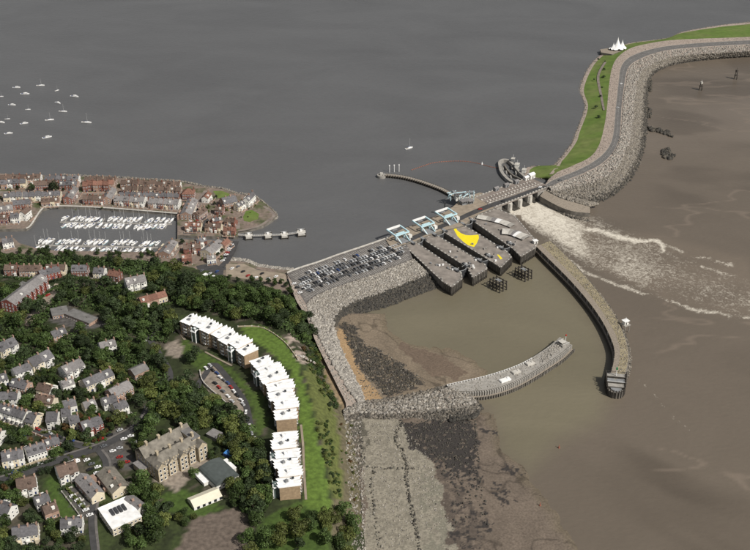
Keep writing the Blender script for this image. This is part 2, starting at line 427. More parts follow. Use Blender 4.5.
YARD7 = [(50, 310), (64, 305), (95, 318), (110, 326), (80, 330), (50, 322)]
def grid(name, x0, x1, y0, y1, st, zf, keep, colf, material, foamf=None, smooth=True):
    xs = np.arange(x0, x1 + .01, st); ys = np.arange(y0, y1 + .01, st)
    X, Y = np.meshgrid(xs, ys, indexing='ij'); x = X.ravel(); y = Y.ravel(); z = zf(x, y)
    nx, ny = len(xs), len(ys); i, j = np.meshgrid(np.arange(nx - 1), np.arange(ny - 1), indexing='ij'); q = (i * ny + j).ravel()
    F = np.stack([q, q + ny, q + ny + 1, q + 1], 1); k = keep(x, y); F = F[k[F].any(1)]
    us = np.unique(F); rm = np.full(len(x), -1); rm[us] = np.arange(len(us)); F = rm[F]; x, y, z = x[us], y[us], z[us]
    me = bigmesh(name, np.c_[x, y, z], F, material, colf(x, y, z), None if foamf is None else foamf(x, y, z), smooth)
    return link(name, me)
def head_col(x, y, z):
    u, v = proj(x, y, z)
    jx = (fbm(x, y, 7, 5) - .5) * 6; jy = (fbm(x, y, 7, 9) - .5) * 5; uj, vj = u + jx, v + jy
    c = np.tile(np.array([.026, .034, .013]), (len(x), 1))
    g = fbm(x, y, 14, 21)[:, None]
    c = np.where(g > .62, np.array([.07, .062, .045]), c); c = np.where(g < .38, np.array([.04, .055, .018]), c)
    def put(poly, col, jit=True):
        k = pip(uj if jit else u, vj if jit else v, poly); c[k] = col
    # open cliff face
    put([(318, 345), (332, 375), (346, 405), (356, 440), (364, 530), (330, 540), (338, 470), (330, 420)], (.115, .10, .062))
    put([(312, 318), (321, 318), (336, 380), (352, 405), (344, 410), (326, 375)], (.26, .19, .115))
    put(LAWN, (.092, .146, .026)); put(LAWN2, (.055, .088, .018))
    for p in (LAWN3, LAWN4, LAWN5, LAWN6): put(p, (.050, .084, .017))
    put(ROUGH, (.10, .115, .034))
    for p in (YARD1, YARD2, YARD3): put(p, (.235, .20, .165), False)
    for p in (YARD4, YARD5, YARD7): put(p, (.085, .08, .076), False)
    put(YARD6, (.235, .2, .165), False); put(GRAVEL_Y, (.125, .10, .082), False)
    k = (segdist(u, v, [(291, 338), (300, 355), (306, 360)]) < 5) & (fbm(x, y, 4, 3) > .45); c[k] = (.33, .27, .23)
    return c
kind(grid('headland', -560, 40, 380, 905, 3.0, lambda x, y: Hn(x, y) + (fbm(x, y, 9, 2) - .5) * .5, lambda x, y: Hn(x, y) > 1.5, head_col, M['terrain']), 'structure')

def road_h(name, pts, wid, material=None, dz=.35, st=3.0):
    c = [G(*p) for p in pts]; L = sum((c[i + 1] - c[i]).length for i in range(len(c) - 1)); n = max(4, int(L / st))
    a = resample(c, n); d = np.gradient(a[:, :2], axis=0); d /= np.linalg.norm(d, axis=1)[:, None]; nr = np.c_[-d[:, 1], d[:, 0]]
    cr = 5; V = []
    for k in range(cr):
        q = a[:, :2] + nr * (k / (cr - 1) - .5) * wid; V.append(np.c_[q, Hn(q[:, 0], q[:, 1]) + dz])
    V = np.stack(V, 1).reshape(-1, 3); i, j = np.meshgrid(np.arange(n - 1), np.arange(cr - 1), indexing='ij'); q = (i * cr + j).ravel()
    me = bigmesh(name, V, np.stack([q, q + 1, q + 1 + cr, q + cr], 1), material or M['asphalt'], smooth=True)
    if me.polygons[0].normal.z < 0: me.flip_normals()
    kind(link(name, me), 'structure'); return a
R1 = [(-12, 484), (10, 478), (34, 470), (54, 462), (76, 455), (98, 448), (116, 439), (132, 430), (144, 418), (150, 405)]
R2 = [(-12, 412), (8, 420), (28, 428), (48, 436), (66, 442), (84, 447), (98, 448)]
R3 = [(98, 450), (106, 462), (104, 480), (96, 496), (92, 520), (96, 560)]
for i, (r, wd) in enumerate(((R1, 7), (R2, 5.5), (R3, 4.5))):
    road_h('road', r, wd); road_h('pavement', [(p[0], p[1] - (3.6 if i < 2 else 0)) for p in r] if i < 2 else [(p[0] + 4, p[1]) for p in r], 1.6, M['apron'], .45)
road_h('road', [(150, 405), (170, 378), (158, 352), (150, 338), (160, 330), (176, 332)], 5)
road_h('road', [(250, 425), (246, 405), (238, 392), (226, 376), (214, 364), (206, 374), (198, 386), (200, 396), (216, 406)], 4.5)
road_h('road', [(27, 326), (40, 306), (50, 293), (58, 284)], 5, M['tan_paving'])
road_h('footpath', [(301, 425), (303, 445), (304, 470), (306, 500)], 1.6, M['tan_paving'])
road_h('footpath', [(176, 328), (180, 333), (185, 340)], 2.0, M['tan_paving'])
road_h('footpath', [(205, 352), (220, 360), (232, 366)], 1.6, M['tan_paving'])

# ---- outer sea
HARB = [(336, 308), (450, 285), (500, 270), (530, 245), (540, 252), (600, 320), (612, 360), (612, 388), (600, 420), (560, 440), (530, 470), (500, 455), (490, 410), (470, 395), (430, 400), (380, 330)]
def sea_col(x, y, z):
    u, v = proj(x, y, z)
    jx = (fbm(x, y, 40, 31) - .5) * 40; jy = (fbm(x, y, 40, 37) - .5) * 26
    out = np.array([.132, .110, .087]); har = np.array([.158, .141, .098])
    pk = np.array([.162, .136, .111]); dk = np.array([.092, .076, .060])
    c = np.tile(out, (len(x), 1))
    d = segdist(u, v, HARB, True); k = pip(u, v, HARB); sd_ = np.where(k, d, -d)
    t = ss((sd_ + 18) / 36)[:, None]; c = c * (1 - t) + har * t
    t = (ss((fbm(x, y * .6, 120, 41) - .35) / .3) * ss((170 - v) / 60) * ss((u - 600) / 40))[:, None]; c = c * (1 - t) + pk * t
    t = (ss((fbm(x + y, y * .5, 90, 47) - .5) / .2) * ss((v - 330) / 60) * ss((u - 590) / 60))[:, None] * .85; c = c * (1 - t) + dk * t
    t = (ss((fbm(x * .5 + y * .2, y, 70, 49) - .52) / .14) * ss((u - 640) / 40) * ss((235 - v) / 40))[:, None] * .6; c = c * (1 - t) + dk * t
    # thin pale drift lines on the flats
    f = np.abs(fbm(x * .35 + y * .25, y, 60, 61) - .5); t = (ss((.016 - f) / .016) * ss((u - 640) / 30) * .5)[:, None]; c = c * (1 - t) + np.array([.21, .17, .135]) * t
    return_c = c
    TURB = [(505, 208), (540, 196), (560, 212), (600, 228), (660, 236), (750, 258), (760, 320), (700, 312), (640, 290), (600, 270), (560, 240), (520, 216)]
    d = segdist(u, v, TURB, True); k = pip(u, v, TURB); t = ss((np.where(k, d, -d) + 6) / 14)[:, None]
    near = ss((620 - u) / 90)[:, None]
    c = c * (1 - t * .75) + (np.array([.25, .205, .155]) * near + np.array([.165, .135, .105]) * (1 - near)) * t * .75
    # dark weed patches near the rock toe
    return c
def sea_foam(x, y, z):
    u, v = proj(x, y, z); f = np.zeros(len(x))
    J = (fbm(x, y, 12, 51) - .5) * 9
    core = segdist(u + J, v + J * .6, [(508, 207), (530, 214), (555, 228), (575, 242), (592, 256)]); core2 = segdist(u + J, v + J * .6, [(530, 205), (552, 218), (580, 232)])
    f = np.maximum(f, (.80 + .36 * fbm(x, y, 9, 63)) * ss((24 - np.minimum(core, core2)) / 22) * ss((645 - u) / 90))
    spread = segdist(u + J, v + J, [(560, 225), (600, 245), (640, 262), (690, 280), (745, 300)]); f = np.maximum(f, (.42 + .38 * fbm(x, y, 30, 65)) * ss((38 - spread) / 24) * (0.75 + .25 * ss((700 - u) / 80)))
    for ln, wd, st in (([(588, 230), (597, 230), (607, 234), (620, 238), (635, 242), (653, 239), (662, 244), (664, 252)], 2.6, 1.0), ([(572, 262), (584, 272), (603, 279), (619, 285), (644, 295), (668, 300), (700, 311), (750, 319)], 2.0, .85),
                       ([(636, 378), (652, 392), (668, 412), (690, 432)], 1.6, .5), ([(664, 244), (690, 255), (732, 264)], 2.0, .75), ([(690, 258), (700, 266), (735, 276)], 1.6, .7), ([(655, 128), (668, 132)], 1.4, .5), ([(655, 108), (690, 116), (740, 108)], 1.3, .3)):
        J2 = (fbm(x, y, 11, 57) - .5) * 10
        d = segdist(u + J2, v + J2 * .8, ln); f = np.maximum(f, st * ss((wd * 2.2 - d) / (wd * 2.2)) * ss((fbm(x, y, 13, 58) - .20) / .25))
    f = np.where(pip(u, v, [(336, 250), (520, 215), (536, 244), (566, 275), (602, 318), (622, 350), (630, 384), (600, 392), (330, 420)]), 0, f)
    return np.repeat(f[:, None], 3, 1)
def sea_keep(x, y):
    u, v = proj(x, y, 0 * x); return (u > 300) & (v > 36)
kind(grid('sea', -90, 660, 440, 1560, 2.5, lambda x, y: 0 * x, sea_keep, sea_col, M['sea_surface'], sea_foam), 'structure')
mb = MB(); mb.add([(-40000, -200, -.25), (40000, -200, -.25), (40000, 60000, -.25), (-40000, 60000, -.25)], [(0, 1, 2, 3)])
kind(mb.build('open_sea', M['far_sea']), 'structure')

# ---- bay (higher water behind the barrage)
bay = [(-30000, tn[0][1] - 30)] + [U(*p, BAYZ) for p in [(-60, 262), (150, 272), (250, 290), (296, 282), (340, 264), (388, 250), (402, 243), (455, 222), (500, 201), (545, 190), (560, 182), (600, 166), (613, 140), (617, 107), (620, 84), (628, 68), (642, 60), (669, 50), (720, 46), (900, 38)]] + [(30000, 3000), (30000, 60000), (-30000, 60000)]
mb = MB(); mb.add([(*p, BAYZ) for p in bay], geometry.tessellate_polygon([[Vector((*p, 0)) for p in bay]]))
kind(mb.build('bay_water', M['bay_surface']), 'structure')

# ---- foreshore: harbour beach and south beach
HB = [(330, 305), (345, 314), (384, 314), (388, 330), (410, 345), (453, 348), (491, 371), (480, 380), (443, 386), (430, 402), (345, 410), (328, 370), (312, 320)]
SB = [(340, 408), (478, 408), (496, 414), (499, 432), (500, 452), (524, 469), (532, 482), (548, 500), (562, 520), (585, 560), (610, 620), (330, 620), (348, 500), (346, 440)]
hbw = np.array(px(HB, 0)); sbw = np.array(px(SB, 0))
def shore_z(x, y):
    z = np.full(len(x), -2.0)
    for P_, line in ((hbw, HB[2:8]), (sbw, SB[1:11])):
        d = segdist(x, y, px(line, 0)); k = pip(x, y, P_)
        z = np.maximum(z, np.where(k, np.minimum(.05 * d, 2.6), -.12 * segdist(x, y, P_, True)))
    return z + (fbm(x, y, 5, 71) - .5) * .35 + (fbm(x, y, 22, 73) - .5) * .5
def shore_col(x, y, z):
    u, v = proj(x, y, z)
    a = fbm(x, y, 5, 81); b = fbm(x, y, 5, 83); A = fbm(x, y, 18, 85); B = fbm(x, y, 18, 87)
    uj = u + (a - .5) * 8 + (A - .5) * 14; vj = v + (b - .5) * 7 + (B - .5) * 10; sp = fbm(x, y, 2.2, 91); sp2 = fbm(x, y, 4.0, 93)
    c = np.tile(np.array([.142, .114, .090]), (len(x), 1))
    # pink-brown beach of the harbour
    k = pip(u, v, HB); c[k] = (.185, .148, .108)
    wet = ss((.55 - z) / .55)[:, None]; c = c * (1 - wet * .45) + np.array([.12, .10, .062]) * wet * .45
    c = c * (0.8 + .4 * fbm(x, y * .5, 9, 95))[:, None]; ch = np.abs(fbm(x * .8 + y * .3, y * .6, 24, 97) - .5); c = c * (1 - .45 * ss((.02 - ch) / .02))[:, None]
    def put(poly, col, th=None, dens=.5, uu=uj, vv=vj):
        k = pip(uu, vv, poly)
        if th is not None: k &= th > dens
        c[k] = col
    put([(354, 424), (366, 416), (400, 416), (412, 440), (431, 461), (442, 490), (453, 530), (456, 620), (356, 620), (362, 520), (364, 466)], (.255, .232, .185))
    put([(354, 424), (366, 416), (400, 416), (412, 440), (431, 461), (442, 490), (453, 530), (456, 620), (356, 620), (362, 520), (364, 466)], (.20, .182, .145), sp, .52)
    put([(420, 470), (436, 476), (455, 530), (458, 600), (430, 600)], (.19, .178, .14), sp2, .48)
    put([(344, 410), (364, 412), (368, 440), (362, 470), (348, 440)], (.10, .092, .072), sp2, .4)
    put([(430, 455), (455, 470), (480, 520), (500, 600), (452, 600), (445, 500)], (.095, .077, .063), sp2, .42)
    for P_, dn in (([(402, 424), (440, 419), (470, 419), (478, 440), (479, 460), (455, 470), (445, 458), (430, 457), (408, 445)], .28), ([(425, 455), (475, 458), (482, 485), (462, 492), (450, 482)], .5),
                  ([(452, 500), (482, 503), (492, 530), (470, 560), (448, 540)], .57), ([(488, 482), (512, 488), (516, 502), (498, 506)], .56), ([(500, 464), (524, 470), (520, 476), (498, 470)], .5), ([(480, 428), (500, 432), (500, 436), (480, 434)], .45)):
        put(P_, (.042, .037, .034), sp, dn + .02)
    put([(338, 328), (346, 332), (354, 356), (362, 374), (383, 398), (362, 402), (347, 366), (336, 338)], (.33, .225, .125), None, .5, u + (a - .5) * 4, v + (b - .5) * 4)
    put([(340, 321), (356, 328), (359, 344), (378, 349), (404, 367), (424, 384), (388, 399), (371, 383), (354, 356), (347, 344)], (.055, .048, .040), sp, .42)
    put([(398, 340), (430, 352), (470, 372), (455, 382), (430, 376), (404, 352)], (.14, .105, .078))
    return c
kind(grid('foreshore', -75, 190, 400, 850, 1.0, shore_z, lambda x, y: shore_z(x, y) > -.9, shore_col, M['shore']), 'structure')

# ---- south-west barrage (car park side) and its rock slopes
bz = 9.0
Lb = wline([(287, 273), (300, 268), (319, 262), (338, 255), (362, 247), (388, 238), (402, 233)], bz)
Lt = wline([(306, 304), (313, 297), (326, 291), (345, 284), (372, 275), (395, 266), (413, 259)], bz)
Lm = wline([(334, 322), (337, 315), (344, 308), (357, 302), (380, 294), (404, 285), (430, 274)], 4.2)
Ld = wline([(338, 330), (341, 322), (350, 316), (366, 312), (388, 306), (414, 296), (442, 286)], 0.0)
strip('car_park', Lb, Lt, 60, M['apron'], 12, .1)
strip('rock_slope', Lt, Lm, 60, M['gravel'], 6, .8, 5)
strip('rock_slope', Lm, Ld, 60, M['wet_concrete'], 6, .8, 6)
wall('barrage_wall', Lb, 2, M['dark_concrete'])
for t0_, t1_ in ((.34, .49), (.62, .77)):
    q0, q1 = resample(Lb, 60), resample(Lt, 60); i0, i1 = q0 * (1 - t0_) + q1 * t0_, q0 * (1 - t1_) + q1 * t1_; i0[:, 2] = i1[:, 2] = 9.0
    strip('parking_aisle', [Vector(p) + Vector((0, 0, .055)) for p in i0[4:56]], [Vector(p) + Vector((0, 0, .055)) for p in i1[4:56]], 60, M['asphalt'], 2)
rocks('armour_stones', between(Lt, Lm, 8500, .02, 1.0, .2), .4, 1.25, LIGHT_ROCK + MID_ROCK[:2])
rocks('weedy_stones', between(Lm, Ld, 4200, -.05, 1.05, .2), .5, 1.5, DARK_ROCK)
# promenade and stone band along the west side of the harbour
We = wline([(287, 274), (296, 300), (306, 316), (315, 340), (325, 361), (338, 387), (346, 404), (344, 414)], [9, 9, 8.5, 7.5, 6.5, 5.5, 5, 4.6])
Wc = wline([(306, 304), (309, 314), (314, 326), (322, 343), (333, 364), (346, 386), (357, 402), (356, 412)], [9, 8.8, 8.4, 7.6, 6.6, 5.6, 5.0, 4.6])
Wr = wline([(334, 322), (334, 328), (337, 336), (342, 350), (349, 365), (357, 382), (364, 398), (366, 410)], [4.2, 4.0, 3.6, 3.2, 3, 2.8, 2.6, 2.4])
strip('promenade', We, Wc, 50, M['gravel'], 4, .2)
strip('rock_slope', Wc, Wr, 50, M['gravel'], 5, .6, 8)
rocks('armour_stones', between(Wc, Wr, 2600, 0, 1, .2), .6, 1.6, LIGHT_ROCK)
rocks('armour_stones', between(We, Wc, 500, .1, .9, .0), .3, .8, LIGHT_ROCK)
rocks('weedy_stones', inpoly([(342, 322), (355, 328), (359, 344), (377, 349), (403, 367), (422, 384), (388, 398), (371, 382), (354, 356), (347, 344)], 1700, shore_z), .35, 1.0, DARK_ROCK + [(.09, .075, .05)])
rocks('scattered_stones', inpoly([(345, 334), (384, 350), (430, 385), (365, 400)], 700, shore_z), .3, .8, MID_ROCK + DARK_ROCK)
# rock groyne at the root of the lower breakwater
Ga = wline([(344, 410), (362, 404), (385, 403), (410, 398), (436, 392), (452, 388), (470, 396)], [4.6, 4.6, 4.8, 5, 5.2, 5.4, 3.5])
Gb = wline([(344, 416), (362, 413), (386, 414), (412, 411), (440, 408), (462, 406), (477, 402)], [3.8, 4.2, 4.6, 4.8, 5, 5, 3.4])
Gc = wline([(346, 422), (362, 419), (386, 420), (412, 421), (442, 422), (466, 420), (481, 412)], [2.4, 2, 1.6, 1, .4, .0, -.2])
Gz = wline([(362, 400), (380, 400), (400, 396), (425, 391), (446, 386), (458, 386), (474, 394)], [2.4, 2.2, 2, 1.6, 1.0, .6, .0])
strip('groyne_crest', Ga, Gb, 50, M['gravel'], 4, .6); strip('groyne_slope', Gb, Gc, 50, M['dark_concrete'], 4, .8); strip('groyne_slope', Gz, Ga, 50, M['gravel'], 3, .6)
rocks('armour_stones', between(Ga, Gb, 3000, 0, 1, .2), .5, 1.5, LIGHT_ROCK + MID_ROCK + DARK_ROCK[:1])
rocks('weedy_stones', between(Gb, Gc, 1500, .2, 1.05, .2), .5, 1.4, DARK_ROCK + MID_ROCK[:3])
rocks('armour_stones', between(Gz, Ga, 700, 0, 1, .2), .6, 1.5, MID_ROCK)
hd = inpoly([(446, 400), (462, 394), (476, 398), (482, 408), (474, 419), (450, 422)], 800, lambda x, y: shore_z(x, y) + .8); rocks('weedy_stones', hd, .8, 1.9, DARK_ROCK)
strip('footpath', wline([(350, 407), (385, 405.5), (415, 401), (440, 395), (447, 391)], [5, 5, 5.3, 5.6, 5.8]), wline([(351, 409.5), (386, 408), (416, 403.5), (442, 398), (450, 394)], [5, 5, 5.3, 5.6, 5.8]), 30, M['tan_paving'])
# stone lines across the south beach
for ln, n in (([(402, 423), (397, 433), (396, 441), (402, 452), (406, 466), (406.5, 478), (408, 494), (412, 510), (416, 530), (420, 556)], 230), ([(374, 471), (372, 490), (374, 508), (377, 530), (380, 556)], 60), ([(365, 468.5), (385, 469.5), (403, 470), (419, 470.5)], 34), ([(362, 428), (361, 445), (364, 462)], 40)):
    a = resample([Vector((*U(*p, 1.5), 0)) for p in ln], n); a[:, :2] += (rng.random((n, 2)) - .5) * 2.6; a[:, 2] = shore_z(a[:, 0], a[:, 1]) + .2
    rocks('groyne_stones', a, .35, 1.0, DARK_ROCK + [(.16, .15, .125)] + ([(.2, .19, .16)] if n < 200 else []))
rocks('weedy_stones', inpoly([(402, 424), (440, 420), (476, 420), (480, 460), (455, 468), (430, 456), (408, 445)], 900, shore_z), .3, .9, DARK_ROCK)
rocks('weedy_stones', inpoly([(425, 455), (478, 458), (484, 485), (490, 530), (450, 530), (452, 490)], 150, shore_z), .4, 1.2, DARK_ROCK)
rocks('scattered_stones', inpoly([(363, 424), (400, 420), (431, 461), (452, 530), (360, 560)], 1500, shore_z), .25, .6, LIGHT_ROCK + MID_ROCK)
rocks('scattered_stones', inpoly([(344, 418), (362, 420), (366, 560), (352, 560)], 600, lambda x, y: np.maximum(shore_z(x, y), Hn(x, y))), .4, 1.2, LIGHT_ROCK + MID_ROCK)

# ---- north-east barrage: grass, path, road and rock armour, long curve to the far side
a_ = wline([(549, 179), (528, 177), (524, 170), (532, 166), (545, 166.5), (556, 163), (572, 143), (576, 132), (585, 107), (580, 89), (588, 69), (598, 57), (612, 49), (630, 43), (667, 38), (682, 32), (715, 26), (750, 22), (900, 8)], BAYZ + .15)
b_ = wline([(549, 179), (551, 177), (554, 174.5), (559, 171), (566, 168.5), (574, 165), (590, 157), (599, 145), (604.5, 125), (607, 107), (609, 86), (612, 68), (618, 57), (631, 48), (650, 43.2), (670, 40.2), (700, 38.6), (750, 36.8), (900, 30)], 9.6)
c_ = wline([(545, 185.2), (552, 180.5), (558, 178), (564, 175.5), (572, 172.5), (580, 169), (593, 162), (606, 151), (613, 136), (616, 107), (618.5, 84), (621, 67.5), (627, 59), (636, 54), (650, 49.5), (668, 46), (700, 43), (750, 40.2), (900, 33)], 10.0)
d_ = wline([(549, 187), (556, 184), (562, 181.5), (570, 178.5), (578, 175.5), (586, 172), (601, 164), (613, 152), (619.5, 136), (621.5, 107), (624, 86), (627, 70.5), (632, 63.5), (641, 58.5), (652, 54), (669, 50), (700, 47), (750, 44.2), (900, 37)], 10.0)
e_ = wline([(552, 191), (562, 190.5), (572, 188.5), (582, 185.5), (592, 183), (602, 179), (615, 170.5), (625, 153), (630.5, 136), (634, 107), (636.5, 86), (640, 74), (646, 68), (654, 63.5), (662, 60.5), (672, 57.5), (700, 54.5), (750, 51.5), (900, 44)], 9.4)
f_ = wline([(566, 199), (578, 203), (589, 205), (600, 202), (609, 198), (617, 193), (633, 177), (642, 156), (646, 136), (647, 108), (648, 88), (652, 76), (658, 71.5), (664, 68.5), (672, 65.5), (684, 63), (708, 60), (750, 57), (900, 49)], -.3)
N = 130
ra, rb, rc, rd, re_, rf = [resample(q, N) for q in (a_, b_, c_, d_, e_, f_)]
def lerp(A, B, t): return [Vector(p) for p in (A * (1 - t) + B * t)]
def strip_n(nm, A, B, m, cross=1, amp=0.0, sd_=3):
    A = np.array(A); B = np.array(B); t = np.linspace(0, 1, cross + 1)[None, :, None]; V = (A[:, None] * (1 - t) + B[:, None] * t).reshape(-1, 3); n = len(A)
    if amp: V[:, 2] += (fbm(V[:, 0], V[:, 1], 6, sd_) - .5) * amp
    c = cross + 1; i, j = np.meshgrid(np.arange(n - 1), np.arange(cross), indexing='ij'); q = (i * c + j).ravel()
    me = bigmesh(nm, V, np.stack([q, q + c, q + c + 1, q + 1], 1), m, smooth=cross > 1)
    if np.mean([p.normal.z for p in me.polygons[:50]]) < 0: me.flip_normals()
    return kind(link(nm, me), 'structure')
ra2 = ra * .86 + rb * .14; ra2[:, 2] = 4.9
strip_n('shore_path', ra, ra2, M['gravel'], 2); strip_n('grass_bank', ra2, rb, M['lawn'], 10, .5); strip_n('gravel_verge', rb, rc, M['gravel'], 2)
strip_n('road', rc, rd, M['grey_road'], 2)
rd2 = rd + np.array([0, 0, .12]); re2 = re_.copy(); re2[:, 2] += .5
strip_n('rock_crest', rd2, re2, M['gravel'], 4, .5); strip_n('rock_slope', re2, rf, M['dark_concrete'], 6, .8)
low = ra.copy(); low[:, 2] = 1; strip_n('shore_edge', low, ra, M['gravel'])
def kerb(A, nm='kerb'):
    A = np.array(A); d = np.gradient(A[:, :2], axis=0); d /= np.linalg.norm(d, axis=1)[:, None]; nr = np.c_[-d[:, 1], d[:, 0], 0 * d[:, 0]] * .15; up = np.array([0, 0, .14]); n = len(A)
    V = np.concatenate([A - nr - up, A - nr + up, A + nr + up, A + nr - up]); q = np.arange(n - 1); F = np.concatenate([np.stack([q + k * n, q + 1 + k * n, q + 1 + (k + 1) * n, q + (k + 1) * n], 1) for k in range(3)])
    kind(link(nm, bigmesh(nm, V, F, M['concrete'])), 'structure')
kerb(rc); kerb(rd)
mb = MB(); ctr = resample([Vector(p) for p in (rc + rd) / 2], 420)
for i in range(0, 419, 2):
    p, q = ctr[i], ctr[i] * .45 + ctr[i + 1] * .55; d = (q - p) / np.linalg.norm(q - p); nr = np.array([-d[1], d[0], 0]) * .09
    mb.add([p - nr + (0, 0, .006), p + nr + (0, 0, .006), q + nr + (0, 0, .006), q - nr + (0, 0, .006)], [(3, 2, 1, 0)])
kind(mb.build('road_marking', M['white_paint']), 'structure')
def bet_n(A, B, n, t0, t1, dz):
    s = rng.random(n) ** 1.15 * (N - 1.001); i = s.astype(int); f = (s - i)[:, None]
    t = (t0 + (t1 - t0) * rng.random(n))[:, None]; p = (A[i] * (1 - f) + A[i + 1] * f) * (1 - t) + (B[i] * (1 - f) + B[i + 1] * f) * t; p[:, 2] += dz; return p
rocks('armour_stones', bet_n(rd2, re2, 11000, .12, 1, .2), .45, 1.35, LIGHT_ROCK + [(.34, .29, .25)])
rocks('armour_stones', bet_n(re2, rf, 13000, 0, .75, .2), .5, 1.4, MID_ROCK + MID_ROCK + LIGHT_ROCK[2:4])
rocks('weedy_stones', bet_n(re2, rf, 4800, .62, 1.06, .1), .6, 1.7, DARK_ROCK + MID_ROCK[2:3])
rocks('verge_stones', bet_n(rb, rc, 5000, .05, .95, .0), .25, .7, [(.36, .31, .27), (.28, .24, .21), (.22, .19, .165)])
rocks('shore_stones', bet_n(ra, ra2, 1500, -.4, .6, .0), .3, .9, MID_ROCK)
gp = [(604.6, 61), (599, 76), (602, 96), (604, 108)]
gg = [U3(*p, 7.2) for p in gp]
# footpath over the grass bank, and its link to the tent
def on_bank(u, v):
    x, y = U(u, v, 7.0); k = int(np.argmin(np.hypot(ra2[:, 0] - x, ra2[:, 1] - y))); return x, y
strip('footpath', wline([(604, 62), (597, 76), (600, 96), (603, 110)], [8.1, 7.4, 8.3, 9.3]), wline([(606.5, 62), (599.5, 76), (602.5, 96), (605, 110)], [8.3, 7.7, 8.7, 9.5]), 30, M['paving'])
strip('footpath', wline([(549, 174.5), (553, 170), (557, 165), (560, 161)], [8.9, 8.2, 7.2, 5.5]), wline([(553, 174), (557, 169.5), (560, 165), (562, 161)], [9.3, 8.6, 7.6, 6.0]), 16, M['gravel'])
# ================================================================== BARRAGE STRUCTURES
def thick(line, wd, z0, z1, n, mt, nm, par):
    a = resample(line, n); d = np.gradient(a[:, :2], axis=0); d /= np.linalg.norm(d, axis=1)[:, None]; nr = np.c_[-d[:, 1], d[:, 0]] * wd / 2
    m_ = MB(); l = a[:, :2] - nr; r = a[:, :2] + nr; vs = []
    for i in range(n): vs += [(*l[i], z0), (*r[i], z0), (*r[i], z1), (*l[i], z1)]
    fs = [(0, 1, 2, 3), tuple(4 * (n - 1) + k for k in (3, 2, 1, 0))]
    for i in range(n - 1):
        for k in range(4): fs.append((4 * i + k, 4 * i + 4 + k, 4 * i + 4 + (k + 1) % 4, 4 * i + (k + 1) % 4))
    m_.add(vs, fs); return m_.build(nm, mt, par)
def poly3(p, z): return [U(*q, z) for q in p]
PZ = 9.9
plaza = [(386, 240), (393, 234), (402, 229), (425, 221), (447, 211), (455, 205), (463, 197.5), (480, 192.5), (488, 194), (502, 204), (495, 207.5), (480, 213.5), (471, 219), (464, 225.5), (449, 229), (440, 231), (424, 237), (416, 241), (402, 245), (396, 251), (390, 246)]
slab('lock_plaza', poly3(plaza, PZ), -2, PZ, M['tan_paving'], M['dark_concrete'])
# road across the plaza
strip('road', wline([(544, 185.4), (530, 189.6), (510, 197), (490, 203.5), (470, 211.5), (452, 220), (430, 228.5), (408, 238), (388, 247.5), (360, 258)], [10.02] * 8 + [9.4, 9.14]), wline([(549, 187.2), (534, 191.8), (515, 199.2), (494, 206.3), (473, 214.8), (455, 223), (433, 231.5), (411, 241.3), (392, 251), (364, 261.5)], [10.02] * 8 + [9.4, 9.14]), 60, M['asphalt'])

thick([q + Vector((0, 0, 0)) for q in Lb] if False else [Vector((q.x, q.y, 0)) for q in Lb[:6]], .9, 8.2, 10.1, 60, M['pale_concrete'], 'barrage_parapet', None).__setitem__('kind', 'structure')
# ---- sluice bridge
A = U3(495.5, 207.5, 10); B = U3(549, 187, 10); dv = (B - A); Ls = dv.length; dv.normalize(); rzs = math.atan2(dv.y, dv.x)
sb = thing('sluice_bridge', 'concrete sluice bridge with four dark openings pouring white water', 'bridge', (A.x, A.y, 0), rzs)
W = 30.0     # local x along the front, y towards the bay
MB().box((Ls / 2 + 1, W / 2 + .3, 9.27), (Ls + 2, W, 1.4)).build('deck', M['paving'], sb)
op = [(505.3, .0), (515.3, .0), (525.3, 0), (535.2, 0)]
xs = []
for u, _ in op:
    v = 207.5 + (u - 495.5) * (187 - 207.5) / (549 - 495.5); q = U3(u, v, 10) - A; xs.append(q.dot(dv))
hw = 4.5
edges = [0.0] + [e for x in xs for e in (x - hw, x + hw)] + [Ls]
for i in range(0, len(edges), 2):
    e0, e1 = edges[i], edges[i + 1]
    if i in (0, len(edges) - 2): MB().box(((e0 + e1) / 2, W / 2, 3.2), (e1 - e0, W - .6, 10.6)).build('abutment', M['concrete'], sb)
    else:
        m_ = MB(); m_.box(((e0 + e1) / 2, W / 2 - .6, 3.2), (e1 - e0, W - 1, 10.6)); m_.tube(((e0 + e1) / 2, -.3, -2), ((e0 + e1) / 2, -.3, 8.4), (e1 - e0) / 2 * .8, n=12); m_.build('pier', M['pale_concrete'], sb)
for x in xs:
    MB().box((x, 6, 5.6), (2 * hw - .02, 1.2, 6.2)).build('sluice_gate', M['dark_steel'], sb)
    m_ = MB(); m_.add([(x - hw, 13.3, 4.5), (x + hw, 13.3, 4.5), (x + hw, 5, 2.0), (x - hw, 5, 2.0), (x - hw, -4, .2), (x + hw, -4, .2)], [(0, 1, 2, 3), (3, 2, 5, 4)])
    m_.build('spillway', M['wet_concrete'], sb)
for y, nm in ((.4, 'parapet'), (10.4, 'parapet'), (W - .2, 'parapet')):
    MB().box((Ls / 2, y, 10.3), (Ls + 2, .35, .9)).build(nm, M['concrete'], sb)
    n = int(Ls / 4.4)
    for k in range(n):
        MB().box((2 + k * 4.4, y, 11.0), (1.7, .7, .7)).build('parapet_block', M['pale_concrete'], sb)
for k in range(int(Ls / 4.4)):
    MB().box((3 + k * 4.4, 15.5, 10.25), (1.8, 1.8, .7)).build('deck_block', M['pale_concrete'], sb)
    MB().box((1.2 + k * 4.4, 21.5, 10.25), (1.6, 1.6, .7)).build('deck_block', M['pale_concrete'], sb)
